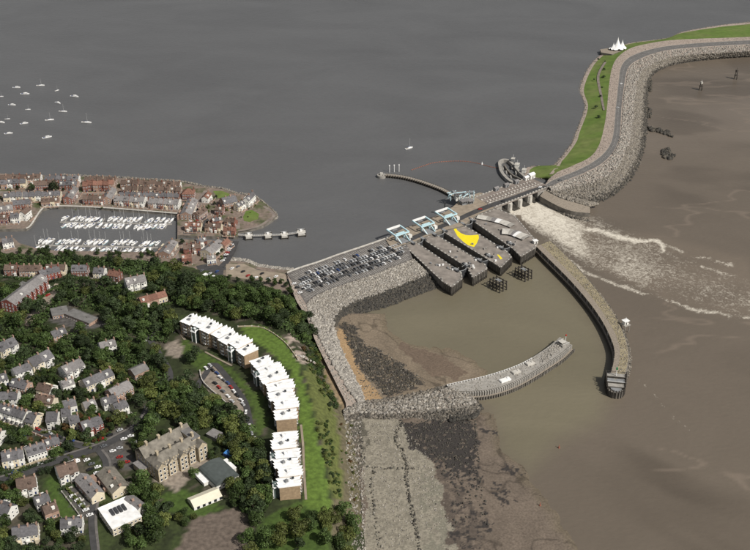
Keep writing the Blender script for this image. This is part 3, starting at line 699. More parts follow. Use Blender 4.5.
# gate machinery houses at the bay edge of the bridge
for k, u in enumerate((496, 506, 516, 526, 531)):
    v = 190.5 - (u - 496) * .36; c = U3(u, v, 10)
    t = thing('gate_house', f"small pale gate machinery house, {ORD[k]} from the left on the sluice bridge", 'hut', (c.x, c.y, 10), rzs, 'gate machinery houses on the sluice bridge')
    s = 1.35 if k == 4 else 1.0
    MB().box((0, 0, 1.7 * s), (5.2 * s, 4 * s, 3.4 * s)).build('wall', M['white_render' if k in (3, 4) else 'grey_steel'], t)
    m_ = MB(); m_.add([(-2.9 * s, -2.3 * s, 3.42 * s), (2.9 * s, -2.3 * s, 3.42 * s), (2.9 * s, 2.3 * s, 3.42 * s), (-2.9 * s, 2.3 * s, 3.42 * s), (-2.9 * s, 0, 4.5 * s), (2.9 * s, 0, 4.5 * s)], [(0, 1, 5, 4), (2, 3, 4, 5), (1, 2, 5), (3, 0, 4), (3, 2, 1, 0)])
    m_.build('roof', M['white_paint' if k >= 3 else 'pale_slate'], t)
    MB().box((0, -2.02 * s, 1.1 * s), (1.2, .12, 2.2 * s)).build('door', M['dark_steel'], t)
    MB().box((1.7 * s, -2.02 * s, 2.0 * s), (1.0, .1, 1.0)).build('window', M['glass'], t)
# wing wall right of the sluices
wt = wline([(545, 190), (560, 198), (575, 202.5), (590, 207)], [9.6, 8.2, 6.8, 5.2]); wb = wline([(540, 196), (556, 205), (572, 211), (590, 213)], [7.4, 6.4, 5.4, 4.4])
strip('wing_ledge', wt, wb, 20, M['timber_deck'], 2); wall('wing_wall', wb, -2, M['dark_concrete'], 20)
rocks('weedy_stones', between(wline([(548, 204), (565, 213), (588, 219)], .4), wline([(552, 208), (568, 217), (590, 222)], -.3), 380), .7, 1.8, DARK_ROCK + MID_ROCK)
rocks('armour_stones', between(wt, wline([(566, 196), (578, 199), (590, 202), (598, 204)], [8, 7, 6, 4]), 900, .1, 1, .1), .7, 1.7, MID_ROCK + LIGHT_ROCK[:1])

# ---- fish pass: long rounded basin walls at the bay side of the bridge
cfp = [U3(u, v, 7.4) for u, v in [(499.5, 162), (501, 170), (505, 176), (511, 181), (518, 184), (524, 182)]]
cfq = [U3(u, v, 7.4) for u, v in [(509, 160), (514, 165), (518, 170), (523, 175), (529, 179)]]
fp = thing('fish_pass', 'pale curved fish pass basin beside the grass, attached to sluice bridge', 'fish pass')
thick(cfp, 3.4, 0, 7.6, 24, M['concrete'], 'outer_wall', fp); thick(cfq, 3.0, 0, 7.8, 20, M['concrete'], 'inner_wall', fp)
thick([cfp[0], U3(503, 159.5, 7.4), cfq[0]], 3.2, 0, 7.7, 14, M['concrete'], 'end_wall', fp)
thick([U3(504.5, 165, 6), U3(508, 170.5, 6), U3(513.5, 175.5, 6), U3(521, 179, 6)], 1.6, 0, 6.4, 16, M['dark_concrete'], 'divider_wall', fp)
for u, v in ((503, 168), (506.5, 172), (511, 176.5), (516, 172.5), (512, 167)):
    p = U3(u, v, 6.6); MB().box((p.x, p.y, 6.2), (7.5, 1.2, 1.0), rzs + .9).build('cross_wall', M['concrete'], fp)
for k, (u, v, s) in enumerate(((517, 166.5, 1.0), (513, 161, .8), (524, 172, .9))):
    c = U3(u, v, 7.8); t = thing('control_cabin', ['white control cabin halfway along the curved fish pass wall', 'grey control cabin at the bay end of fish pass', 'white control cabin nearest the bridge on fish pass'][k], 'hut', (c.x, c.y, 7.8), rzs + .6, 'control cabins on the fish pass')
    MB().box((0, 0, 1.6), (6 * s, 4.5 * s, 3.2)).build('wall', M['grey_steel' if k == 1 else 'white_render'], t); MB().box((0, 0, 3.35), (6.4 * s, 4.9 * s, .3)).build('roof', M['pale_concrete'], t)
    MB().box((0, -2.27 * s, 1.9), (3.5 * s, .1, 1.1)).build('window', M['glass'], t)
    MB().tube((1.5, 0, 3.5), (1.5, 0, 7.5), .12).build('mast', M['white_paint'], t)

# ---- the four lock piers
Z8 = 8.6
LP = [([(402, 243.5), (414, 240.8), (461.5, 272.5), (462.5, 279), (452, 287.5), (443, 282)], 'leftmost brown lock pier beside the dark stone slope'),
      ([(421, 238), (433.5, 233.3), (485, 264), (487.5, 269), (473, 278), (467.5, 267.5)], 'second brown lock pier from the left, without yellow paint'),
      ([(440.5, 230.2), (464, 225.2), (506.5, 251), (512, 257), (501, 268), (490.5, 261)], 'third brown lock pier, carrying the big yellow paint patch'),
      ([(470.5, 219.5), (480, 213.8), (496, 208), (515, 216), (538, 243), (535, 248.5), (521, 257), (512.5, 248.5)], 'wide rightmost lock pier with long pale grey canopies')]
piers = []
for p, lb in LP:
    q = poly3(p, Z8); cx = sum(a for a, b in q) / len(q); cy = sum(b for a, b in q) / len(q)
    t = thing('lock_pier', lb, 'lock pier', (cx, cy, 0), 0, 'piers between the locks'); piers.append((t, cx, cy))
    ql = [(a - cx, b - cy) for a, b in q]
    MB().prism(ql, -3, Z8 - .5, 0).build('wall', M['dark_concrete'], t)
    MB().prism([(a * 1.008, b * 1.008) for a, b in ql], Z8 - .5, Z8, 0).build('deck', M['pier_top'], t)
    MB().prism([(a * 1.004, b * 1.004) for a, b in ql], -3.1, 2.2, 0).build('weed_band', M['wet_concrete'], t)
    # edge rail of posts and kerb blocks
    n = len(ql); r = MB(); ps = MB(); bl = MB()
    for i in range(n):
        a = Vector((*ql[i], Z8)) * .97; b = Vector((*ql[(i + 1) % n], Z8)) * .97; a.z = b.z = Z8; L = (b - a).length
        r.beam(a + Vector((0, 0, 1.05)), b + Vector((0, 0, 1.05)), .12, .1)
        for k in range(int(L / 2.6)):
            c = a.lerp(b, (k + .5) / int(L / 2.6)); ps.box((c.x, c.y, Z8 + .5), (.16, .16, 1.0))
            if k % 2 == 0: bl.box((c.x, c.y, Z8 + .22), (1.5, 1.5, .44), math.atan2((b - a).y, (b - a).x))
    r.build('rail', M['grey_steel'], t); kind(ps.build('rail_post', M['dark_steel'], t), 'stuff'); kind(bl.build('edge_block', M['pale_concrete'], t), 'stuff')
    # fender piles along the lower nose
    for i in range(n):
        a = Vector(ql[i]); b = Vector(ql[(i + 1) % n])
        if (a.y + b.y) / 2 < min(y for x, y in ql) * .62:
            for k in range(int((b - a).length / 2.2)):
                c = a.lerp(b, (k + .5) / int((b - a).length / 2.2)) * 1.02; MB().tube((c.x, c.y, -2), (c.x, c.y, Z8 + .8), .32, n=7).build('fender_pile', M['timber_dark'], t)
t, cx, cy = piers[2]
def patch(p, nm, lb):
    q = [(a - cx, b - cy) for a, b in poly3(p, Z8)]; o = MB().prism(q, Z8 + .004, Z8 + .03).build(nm, M['yellow_paint'], t); o['label'] = lb
patch([(452.5, 223.5), (455, 226.5), (457.5, 230.5), (461, 233.2), (465.5, 235), (470, 235.3), (475, 235), (478.5, 234.5), (479, 238), (477, 243), (474, 247), (468, 245.2), (463, 241.5), (457.5, 236.2), (454, 230)], 'paint_patch', 'big bright yellow paint patch')
patch([(497, 254.5), (499, 254.8), (502.5, 258.5), (500.5, 259.5)], 'paint_patch', 'small yellow paint patch near the nose')

# ---- lock gates (sector gates) at the upper and lower ends of the three chambers
ax = (U3(455, 270) - U3(419, 249.5)).normalized(); rza = math.atan2(ax.y, ax.x)
for nm, (u, v), k in (('lower', (463.5, 269.5), 0), ('lower', (486.5, 260), 1), ('lower', (508, 247.5), 2), ('upper', (419.5, 242.5), 0), ('upper', (441, 234.2), 1), ('upper', (469.5, 223.8), 2)):
    c = U3(u, v, 8.6)
    t = thing('lock_gate', f"dark steel lock gate across the {nm} end of the {['left', 'middle', 'right'][k]} lock", 'lock gate', (c.x, c.y, 0), rza, 'lock gates')
    for s in (-1, 1):
        m_ = MB(); n = 7; R = 6.0
        arc = [(-2 + R * math.cos(q) * .55, s * (.1 + R * (1 - .0) * math.sin(q) * .86)) for q in [i * 1.35 / (n - 1) for i in range(n)]]
        vs = [(x, y, -2) for x, y in arc] + [(x, y, 8.2) for x, y in arc]; m_.add(vs, [(i, i + 1, n + i + 1, n + i) for i in range(n - 1)])
        leaf = m_.build('gate_leaf', M['dark_steel'], t)
        w_ = MB(); w_.add([(x - dx, y, 8.4) for dx in (0, 1.3) for x, y in arc], [(i, i + 1, n + i + 1, n + i) for i in range(n - 1)]); w_.build('walkway', M['grey_steel'], leaf)
        MB().box((-3.2, s * 6.4, 9.2), (4.6, 3.0, 2.2)).build('machinery', M['grey_steel'], t)
        MB().box((-.2, s * 7.2, 9.3), (2.4, 2.2, 1.5)).build('machinery', M['dark_steel'], t); MB().box((-7, s * 6.6, 9.4), (2.2, 2.0, 1.7)).build('machinery', M['dark_steel'], t); MB().box((-5.6, s * 8.6, 9.2), (1.4, 1.4, 1.3)).build('machinery', M['white_paint'], t); MB().beam((-7, s * 5.6, 8.6), (1, s * 5.6, 10.4), .3, .3).build('strut', M['dark_steel'], t)
        h_ = MB(); h_.beam((-4, s * 2, 9.5), (-4, s * 7, 9.5), .12, .12); h_.beam((-4, s * 2, 8.5), (-4, s * 2, 9.5), .12, .12); h_.beam((-4, s * 7, 8.5), (-4, s * 7, 9.5), .12, .12); h_.build('handrail', M['white_paint'], t)
    if nm == 'lower':
        MB().tube((1.5, 7.6, 8.6), (1.5, 7.6, 12.6), .14).build('signal_post', M['white_paint'], t); MB().box((1.5, 7.6, 12.9), (.7, .5, 1.4)).build('signal_head', M['dark_steel'], t)

# ---- bascule bridges: raised counterweight frames in pale blue steel
for k, (u, v) in enumerate(((400, 239), (425.5, 230), (448, 221))):
    c = U3(u, v, PZ)
    t = thing('bascule_bridge', ['pale blue bascule lifting bridge over the left lock, nearest the car park', 'pale blue bascule lifting bridge over the middle lock', 'pale blue bascule lifting bridge over the right lock, beside bare plaza'][k], 'lifting bridge', (c.x, c.y, PZ), math.radians(36), 'bascule bridges over the locks')
    Lx, Ly, zt = 15.5, 15.0, 7.0
    for sx in (-1, 1):
        MB().beam((sx * Lx / 2 * .62, 0, 0), (sx * Lx / 2 * .62, 0, zt - .6), 1.1, 1.1).build('tower_leg', M['pale_blue_steel'], t)
        MB().beam((sx * Lx / 2 * .62, -9, .6), (sx * Lx / 2 * .62, -.8, zt - 2), .7, .7).build('brace', M['pale_blue_steel'], t)
        MB().beam((sx * Lx / 2, -4, zt), (sx * Lx / 2, Ly - 4, zt + .8), 1.2, 1.2).build('balance_beam', M['pale_blue_steel'], t)
        MB().tube((sx * Lx / 2, -3.4, zt), (sx * Lx / 2 * .7, -9.5, .8), .22).build('tie_rod', M['white_paint'], t)
    MB().beam((-Lx / 2, -3.4, zt), (Lx / 2, -3.4, zt), 1.1, 1.15).build('cross_beam', M['pale_blue_steel'], t)
    MB().beam((-Lx / 2, Ly - 4.4, zt + .8), (Lx / 2, Ly - 4.4, zt + .8), 1.6, 1.7).build('counterweight', M['white_paint'], t)
    MB().beam((-Lx / 2 * .62, 0, zt - .4), (Lx / 2 * .62, 0, zt - .4), 1.2, 1.0).build('cross_beam', M['pale_blue_steel'], t)
    MB().beam((-Lx / 2 * .5, 7, zt + .5), (Lx / 2 * .2, 7, zt + .5), 1.4, .6).build('stiffener', M['grey_steel'], t)
    MB().box((0, -4.5, .15), (10.5, 9, .5)).build('bridge_deck', M['grey_steel'], t)
    for sx in (-1, 1): MB().box((sx * 5.1, -4.5, 1.0), (.12, 9, 1.1)).build('railing', M['white_paint'], t)
    MB().box((9.5, -3, 1.6), (3.4, 3.4, 3.2)).build('plant_room', M['white_render'], t)
# control building cluster on the plaza edge, and its dark mast
for k, (u, v, wx, wy, hh, lb) in enumerate(((459, 199.5, 9, 7, 7, 'two storey pale control building at the jetty root'), (466, 197.5, 8, 6, 4.5, 'low pale annex right of control building'), (464, 204, 7, 5, 4, 'grey flat roofed store below the control building'), (470, 203, 5, 5, 3.2, 'small grey kiosk at the plaza edge'))):
    c = U3(u, v, PZ); t = thing('control_building', lb, 'control building', (c.x, c.y, PZ), .25 + .1 * k, 'buildings on the lock plaza')
    MB().box((0, 0, hh / 2), (wx, wy, hh)).build('wall', M['white_render' if k < 2 else 'grey_steel'], t); MB().box((0, 0, hh + .2), (wx + 1.6, wy + 1.6, .4)).build('roof', M['pale_slate'], t)
    for j in range(int(wx // 2)):
        MB().box((-wx / 2 + 1 + j * 2, -wy / 2 - .03, hh - 1.5), (1.4, .14, 1.4)).build('window', M['glass'], t)
    MB().box((wx / 2 - 1.2, -wy / 2 - .05, 1.1), (1.1, .12, 2.1)).build('door', M['dark_steel'], t)
    if k == 0:
        for a_1 in range(5): MB().beam((-4 + a_1 * 2, -3, hh + .4), (-4.6 + a_1 * 2.2, -5.2, hh + 3.4), .3, .3).build('roof_strut', M['white_paint'], t)
        MB().box((0, -5, hh + 3.5), (11, 1.2, .3)).build('canopy', M['pale_blue_steel'], t)
c = U3(444.5, 211, PZ); t = thing('dark_sculpture', 'tall dark figure-like mast standing beside the third lifting bridge', 'mast', (c.x, c.y, PZ))
MB().tube((0, 0, 0), (0, 0, 9), .9, .5, 8).build('post', M['dark_steel'], t); MB().box((1.4, 0, 5.4), (4.2, .9, .9)).build('arm', M['dark_steel'], t); MB().box((0, 0, 9.4), (2, 1.4, 1.6)).build('head', M['dark_steel'], t)
for k, (u, v, lb) in enumerate(((452.5, 199, 'pale lattice gantry at the jetty root, left of the control building'), (463.5, 201, 'pale lattice gantry on the plaza below the control building'), (471.5, 199.5, 'pale lattice gantry at right end of the plaza buildings'))):
    c = U3(u, v, PZ); t = thing('gantry', lb, 'gantry', (c.x, c.y, PZ), .5 + .5 * k, 'lattice gantries on the lock plaza')
    for sx in (-1, 1):
        for sy in (-1, 1): MB().beam((sx * 4, sy * 2.4, 0), (sx * 3.4, sy * 2.0, 6.5), .45, .45).build('leg', M['pale_blue_steel'], t)
        MB().beam((sx * 3.4, -3.4, 6.6), (sx * 3.4, 3.4, 6.6), .5, .6).build('cross_beam', M['white_paint'], t); MB().beam((sx * 4, -2.4, .4), (sx * 3.4, 2, 6.2), .25, .25).build('brace', M['pale_blue_steel'], t)
    for sy in (-1, 1): MB().beam((-5.5, sy * 2.2, 7.2), (5.5, sy * 2.2, 7.2), .5, .7).build('beam', M['pale_blue_steel'], t); MB().beam((-4, sy * 2.4, .4), (3.4, sy * 2, 6.2), .25, .25).build('brace', M['grey_steel'], t)
    MB().box((1, 0, 8.1), (2.6, 3.2, 1.5)).build('winch_box', M['grey_steel'], t); MB().box((-2, .5, 1), (2.4, 2, 2)).build('cabinet', M['white_render'], t)
# canopies on the right pier
for lb, pts, wd, hh in (('long curved pale grey canopy on the rightmost lock pier', [(477.5, 217.5), (488, 219.5), (501, 222.5), (513, 227)], 9, 2.2), ('short pale grey canopy near the nose of right pier', [(502, 232.5), (511, 233.5), (520, 236.5), (527, 239.5)], 12, 2.6)):
    c = [U3(*p, Z8) for p in pts]; t = thing('canopy', lb, 'canopy', (c[0].x, c[0].y, Z8), 0, 'canopies on the lock pier')
    a = resample(c, 9); d = np.gradient(a[:, :2], axis=0); d /= np.linalg.norm(d, axis=1)[:, None]; nr = np.c_[-d[:, 1], d[:, 0]]; o = np.array(c[0][:2])
    for i in range(8):
        m_ = MB(); vs = []
        for q in (i, i + 1):
            for s, zz in ((-1, hh - .9), (-.5, hh - .2), (0, hh), (.5, hh - .2), (1, hh - .9)):
                p = a[q, :2] + nr[q] * s * wd / 2 - o; vs.append((p[0], p[1], zz))
        n = len(vs); vs += [(x, y, z - .15) for x, y, z in vs]
        m_.add(vs, [(k, k + 1, k + 6, k + 5) for k in range(4)] + [(n + k + 5, n + k + 6, n + k + 1, n + k) for k in range(4)] + [(0, 5, n + 5, n), (4, n + 4, n + 9, 9)])
        pn = m_.build('roof_panel', M[['pale_concrete', 'concrete', 'white_paint', 'pale_concrete', 'pale_slate'][(i * 3) % 5]], t)
        for s in (-1, 1):
            p = a[i, :2] + nr[i] * s * wd * .46 - o; MB().tube((p[0], p[1], 0), (p[0], p[1], hh - .9), .12).build('post', M['grey_steel'], t)
c = U3(535, 243, Z8); t = thing('white_hut', 'small white hut at the corner where right breakwater begins', 'hut', (c.x, c.y, Z8), .4)
MB().box((0, 0, 1.4), (4, 3.4, 2.8)).build('wall', M['white_render'], t); MB().box((0, 0, 2.95), (4.8, 4.2, .3)).build('roof', M['white_paint'], t); MB().box((.4, -1.72, 1.1), (1, .1, 2.1)).build('door', M['dark_steel'], t)
# small kit scattered on the pier tops
for k in range(26):
    pi_ = k % 4; p, lb = LP[pi_]; q = np.array(poly3(p, Z8)); w_ = rng.dirichlet(np.ones(len(q)) * .6) @ (q * .9 + q.mean(0) * .1)
    if pi_ == 2 and k > 14: continue
    o = MB().box((0, 0, .6), (1.6, 1.1, 1.2)).box((0, 0, 1.3), (1.9, 1.3, .16)).box((.9, .2, .5), (.5, .7, 1.0)).build('bollard_box', M[['grey_steel', 'white_paint', 'concrete'][k % 3]], None, (w_[0], w_[1], Z8), k)
    tag(o, ['small equipment box on the leftmost lock pier', 'small equipment box on the second lock pier', 'small equipment box on the third lock pier', 'small equipment box on the rightmost lock pier'][pi_], 'box', f"equipment boxes on the {['leftmost', 'second', 'third', 'rightmost'][pi_]} lock pier")

for pi_, nm in enumerate(('leftmost', 'second', 'third', 'rightmost')):
    os_ = [o for o in bpy.data.objects if o.get('group') == f"equipment boxes on the {nm} lock pier"]; os_.sort(key=lambda o: -o.location.y)
    for k, o in enumerate(os_): o['label'] = f"small equipment box on the {nm} lock pier, {ORD[k]} from its bay end"
# ---- timber dolphins in front of the locks
for k, (u, v, lb) in enumerate(((497.8, 288.5, 'dark timber dolphin frame in the harbour, nearer of two'), (523, 277.5, 'dark timber dolphin frame in the harbour, farther of two'))):
    c = U3(u, v, 0); t = thing('timber_dolphin', lb, 'dolphin', (c.x, c.y, 0), rza, 'timber dolphins below the locks')
    for i in range(4):
        for j in range(3):
            x, y = (i - 1.5) * 4.2, (j - 1) * 4.0; MB().tube((x * 1.08, y * 1.08, -2), (x, y, 9.5 + (i * j) % 2), .62, .5, 8).build('pile', M['timber_dark'], t)
    for zz in (2.6, 6.0, 8.6):
        for j in range(3): MB().beam((-7, (j - 1) * 4.0, zz), (7, (j - 1) * 4.0, zz), .5, .6).build('waling', M['timber_dark'], t)
    for i in range(4): MB().beam(((i - 1.5) * 4.2, -5, 8.0), ((i - 1.5) * 4.2, 5, 8.0), .5, .6).build('cross_beam', M['timber_dark'], t)
    for i in range(3):
        MB().beam(((i - 1.5) * 4.2, -4.1, 1), ((i - .5) * 4.2, -4.1, 8), .35, .35).build('brace', M['timber_dark'], t)
    MB().box((0, 0, 9.0), (6, 3.4, .25)).build('platform', M['grey_steel'], t)

# ---- right breakwater
BL = wline([(536, 246), (548, 258), (570, 280), (589, 302), (601, 319), (609, 334), (614.5, 350), (613, 365), (609, 379)], 7.2)
BM = wline([(541, 244.5), (553, 256), (574, 277), (594, 300), (607, 319), (615.5, 334), (620, 350), (618.5, 365), (613.5, 381)], 7.4)
BR = wline([(550, 241), (563, 253), (582, 273), (602, 297), (615, 316), (623, 333), (627.5, 349), (627, 366), (621, 384)], 6.6)
BT = wline([(553, 244), (566, 257), (585, 277), (605, 301), (618, 321), (626.5, 338), (630.5, 354), (630, 371), (623, 391)], -.4)
bwR = thing('breakwater', 'long curved right hand breakwater running from the locks to open water', 'breakwater', (0, 0, 0), 0, 'breakwaters')
def child(o, par, nm=None, mt=None):
    o.parent = par
    if 'kind' in o: del o['kind']
    return o
child(strip('walkway', BL, BM, 60, M['timber_deck'], 3), bwR); child(strip('stone_top', BM, BR, 60, M['grassy_rubble'], 5, .5), bwR); child(strip('outer_slope', BR, BT, 60, M['dark_concrete'], 4, .6), bwR)
child(wall('harbour_wall', BL, -2, M['dark_concrete'], 60), bwR)
ln = resample(BL, 70)
for i in range(70):
    p = ln[i]; MB().box((p[0], p[1], 2.6), (.7, .7, 9.2), .6).build('fender_pile', M['timber_dark'] if i % 4 else M['concrete'], bwR)
ws = resample([p - Vector((0, 0, 3.4)) for p in BL], 60)
w2 = ws.copy(); w2[:, 0] -= 1.6; w2[:, 1] -= 1.4
child(strip('berm', [Vector(p) for p in ws], [Vector(p) for p in w2], 60, M['timber_deck'], 1), bwR); child(wall('berm_wall', [Vector(p) for p in w2], -2, M['wet_concrete'], 60), bwR)
rk = rocks('armour_stones', between(BM, BR, 1700, .05, 1, .02), .25, .7, MID_ROCK + [(.30, .255, .17), (.36, .31, .22)]); rk.parent = bwR
rk = rocks('weedy_stones', between(BR, BT, 900, .3, 1.0, .1), .5, 1.2, DARK_ROCK + MID_ROCK); rk.parent = bwR
# tiered dark head
hc = U3(616, 381, 7)
hd_ = thing('stepped_mole', 'dark tiered steel and timber head ending the right breakwater', 'pier head', (hc.x, hc.y, 0), -1.75)
for i, (x, wd, zz) in enumerate(((-6, 15, 8.2), (-.5, 14.4, 7.2), (4.6, 13.4, 6.2))):
    MB().box((x, 0, (zz - 3) / 2), (6.2, wd, zz + 3)).build('tier', M['wet_concrete'], hd_)
    MB().box((x, 0, zz + .12), (4.4, wd - 1.4, .24)).build('deck', M['grey_steel' if i % 2 else 'concrete'], hd_)
    for s in (-1, 1):
        for q in (-2, 0, 2): MB().tube((x + q, s * (wd / 2 + .3), -2), (x + q, s * (wd / 2 + .3), zz + 2.2), .38, n=7).build('fender_pile', M['timber_dark'], hd_)
    MB().beam((x - 3, -wd / 2, zz + 1.3), (x - 3, wd / 2, zz + 1.3), .25, .25).build('rail', M['white_paint' if i == 2 else 'timber_dark'], hd_)
MB().prism([(7.2 + 6.2 * math.sin(q), 6.2 * -math.cos(q)) for q in [math.pi * i / 12 for i in range(13)]], -3, 5.0).build('round_tier', M['dark_concrete'], hd_); MB().prism([(7.4 + 4.2 * math.sin(q), 4.2 * -math.cos(q)) for q in [math.pi * i / 12 for i in range(13)]], 5.0, 6.0).build('round_deck', M['grey_steel'], hd_)
for i in range(9):
    q = math.pi * (i + .5) / 9; MB().tube((7.2 + 6.5 * math.sin(q), 6.5 * -math.cos(q), -2), (7.2 + 6.5 * math.sin(q), 6.5 * -math.cos(q), 7.4), .38, n=7).build('fender_pile', M['timber_dark'], hd_)
MB().tube((-5, 0, 8.2), (-5, 0, 14.5), .3).build('beacon_post', M['white_paint'], hd_); MB().box((-5, 0, 15.2), (1.3, 1.3, 1.6)).build('beacon', mat('beacon_green', (.03, .2, .08), var=0), hd_)
# white light hut
c = U3(625.5, 326, 5.5); t = thing('light_hut', 'white light hut on stilts at the outer edge of right breakwater', 'hut', (c.x, c.y, 5.5), .5)
MB().box((0, 0, 1.7), (6, 6, .5)).build('platform', M['concrete'], t)
for sx in (-1, 1):
    for sy in (-1, 1): MB().tube((sx * 2.3, sy * 2.3, -6), (sx * 2.3, sy * 2.3, 1.5), .35).build('leg', M['concrete'], t)
MB().box((0, .6, 3.5), (4.4, 3.6, 3.1)).build('wall', M['white_render'], t); MB().box((0, .6, 5.2), (5.4, 4.6, .35)).build('roof', M['white_paint'], t)
MB().box((-.6, -1.25, 3.1), (1.1, .12, 2.2)).build('door', M['glass'], t); MB().box((1.4, -1.25, 3.7), (.9, .1, .9)).build('window', M['glass'], t); MB().tube((0, .6, 5.4), (0, .6, 8.4), .15).build('mast', M['white_paint'], t)

# ---- lower (left) breakwater
CL = wline([(446, 385), (462, 381.5), (482, 377), (502, 371), (520, 364), (536, 355), (550, 345.5), (560, 337)], 6.2)
CR = wline([(455, 391), (470, 391), (490, 389), (510, 383), (528, 374), (545, 363.5), (560, 353.5), (570, 344)], 6.2)
bwL = thing('breakwater', 'shorter pale lower breakwater with white railings and ribbed side wall', 'breakwater', (0, 0, 0), 0, 'breakwaters')
child(strip('deck', CL, CR, 50, M['concrete'], 4), bwL)
for ln_, nm in ((CL, 'harbour_wall'), (CR, 'sea_wall')): child(wall(nm, ln_, -2, M['dark_concrete'], 50), bwL)
e0, e1 = CL[-1], CR[-1]; child(wall('end_wall', [e0, e1], -2, M['dark_concrete'], 4), bwL)
a = resample(CR, 64); d = np.gradient(a[:, :2], axis=0); d /= np.linalg.norm(d, axis=1)[:, None]; nr = np.c_[d[:, 1], -d[:, 0]]
for i in range(64):
    p = a[i, :2] + nr[i] * .9; rz = math.atan2(d[i, 1], d[i, 0])
    MB().box((p[0], p[1], 1.6), (1.3, 1.8, 8.2), rz).build('buttress', M['concrete'], bwL)
q = np.c_[a[:, :2] + nr * 1.9, np.full(64, 2.4)]; q2 = np.c_[a[:, :2] + nr * 3.9, np.full(64, 2.2)]
child(strip_n('lower_ledge', q, q2, M['timber_deck']), bwL); child(wall('lower_wall', [Vector(p) for p in q2], -2, M['wet_concrete'], 64), bwL)
for i in range(0, 64, 1):
    p = a[i, :2] + nr[i] * 4.2; MB().box((p[0], p[1], .8), (1.0, .8, 4.6), math.atan2(d[i, 1], d[i, 0])).build('fender_pile', M['dark_concrete'], bwL)
a = resample([p + Vector((.9, -1.0, 0)) for p in CL], 52)
for i in range(34):
    p = a[i]; MB().box((p[0], p[1], 6.9), (.55, .55, 1.4)).build('rail_post', M['white_paint'], bwL)
r_ = MB()
for i in range(33): r_.beam(Vector(a[i]) + Vector((0, 0, 1.35)), Vector(a[i + 1]) + Vector((0, 0, 1.35)), .2, .16)
r_.build('rail', M['white_paint'], bwL)
rk = rocks('armour_stones', between(wline([(540, 354), (550, 347), (560, 339)], 6.3), wline([(543, 363), (557, 352), (567, 343)], 6.3), 240), .4, .9, LIGHT_ROCK); rk.parent = bwL
rk = rocks('scattered_stones', between(CL, CR, 500, .1, .95, .05), .25, .55, LIGHT_ROCK + MID_ROCK); rk.parent = bwL
for k, (u, v, lx) in enumerate(((505, 380.5, 9), (516, 372.5, 7), (530, 364, 7))):
    c = U3(u, v, 6.2); o = MB().box((0, 0, .6), (lx, 4, 1.2)).box((0, 0, 1.3), (lx * .9, 3.4, .25)).box((lx * .3, .4, 1.6), (1.6, 1.6, .5)).build('concrete_block', M['white_paint' if k == 0 else 'pale_concrete'], None, (c.x, c.y, 6.2), .5)
    tag(o, ['white slab block beside the railings on lower breakwater', 'pale block, middle of three on the lower breakwater', 'pale block nearest the tip of the lower breakwater'][k], 'block', 'blocks on the lower breakwater')
c = U3(563, 344.5, 6.2); t = thing('beacon_tower', 'small stepped beacon structure at the tip of lower breakwater', 'beacon', (c.x, c.y, 6.2), .6)
MB().box((0, 0, .9), (8, 7, 1.8)).build('base', M['concrete'], t); MB().box((-1, 0, 2.5), (4, 4, 1.4)).build('cabin', M['dark_concrete'], t); MB().box((-1, 0, 3.3), (4.8, 4.8, .25)).build('roof', M['pale_concrete'], t)
MB().tube((2.4, 0, 1.8), (2.4, 0, 7.5), .25).build('post', M['white_paint'], t); MB().tube((2.4, 0, 7.5), (2.4, 0, 8.8), .6, .5, 8).build('lamp', mat('beacon_red', (.4, .03, .02), var=0), t)
for s in (-1, 1): MB().beam((-3.8, s * 3.4, 2.8), (3.8, s * 3.4, 2.8), .14, .14).build('rail', M['white_paint'], t)

# ---- four mooring dolphins joined by catwalks, in the bay
dp = [(249, 238.5), (268.3, 238), (284.6, 237.5), (301.5, 235)]; dq = [U3(*p, BAYZ) for p in dp]
for k, c in enumerate(dq):
    t = thing('mooring_dolphin', ['pale topped mooring dolphin nearest the marina point', 'second pale topped mooring dolphin from the marina point', 'third pale topped mooring dolphin from the marina point', 'outermost pale topped mooring dolphin, largest of the four'][k], 'dolphin', (c.x, c.y, BAYZ), .15, 'mooring dolphins in the bay')
    s = 1.15 if k == 3 else 1.0
    MB().box((0, 0, 2.6), (7.2 * s, 8 * s, 1.5)).build('cap', M['pale_concrete'], t); MB().box((0, 0, .0), (6.2 * s, 6.8 * s, 4.2)).build('base', M['wet_concrete'], t)
    for sx in (-1, 1):
        for sy in (-1, 1): MB().tube((sx * 3.3 * s, sy * 3.7 * s, -5), (sx * 3.3 * s, sy * 3.7 * s, 4.4), .55, n=8).build('pile', M['timber_dark'], t)
    MB().box((0, 2.4, 4.1), (2.4, 2, 1.6)).build('cabinet', M['white_paint'], t); MB().tube((1.8, 1, 3.3), (1.8, 1, 7.6), .14).build('lamp_post', M['grey_steel'], t)
    for sy in (-1, 1): MB().beam((-3.4 * s, sy * 3.9 * s, 4.4), (3.4 * s, sy * 3.9 * s, 4.4), .14, .14).build('rail', M['white_paint'], t)
cw = [U3(238, 237.5, BAYZ)] + dq
for k in range(4):
    p, q = cw[k], cw[k + 1]; d = (q - p).normalized(); p = p + d * (0 if k == 0 else 3.6); q = q - d * 3.6; c = (p + q) / 2; L = (q - p).length
    t = thing('catwalk', ['narrow catwalk from the marina point to the first dolphin', 'narrow catwalk between first and second dolphins', 'narrow catwalk between second and third dolphins', 'narrow catwalk between third and outermost dolphins'][k], 'catwalk', (c.x, c.y, BAYZ + 2.8), math.atan2(d.y, d.x), 'catwalks between the dolphins')
    MB().box((0, 0, 0), (L, 1.5, .3)).build('deck', M['concrete'], t)
    for s in (-1, 1):
        m_ = MB(); m_.beam((-L / 2, s * .75, 1.1), (L / 2, s * .75, 1.1), .1, .1)
        for j in range(7): m_.beam((-L / 2 + j * L / 6.01, s * .75, .1), (-L / 2 + j * L / 6.01, s * .75, 1.1), .1, .1)
        m_.build('railing', M['white_paint'], t)
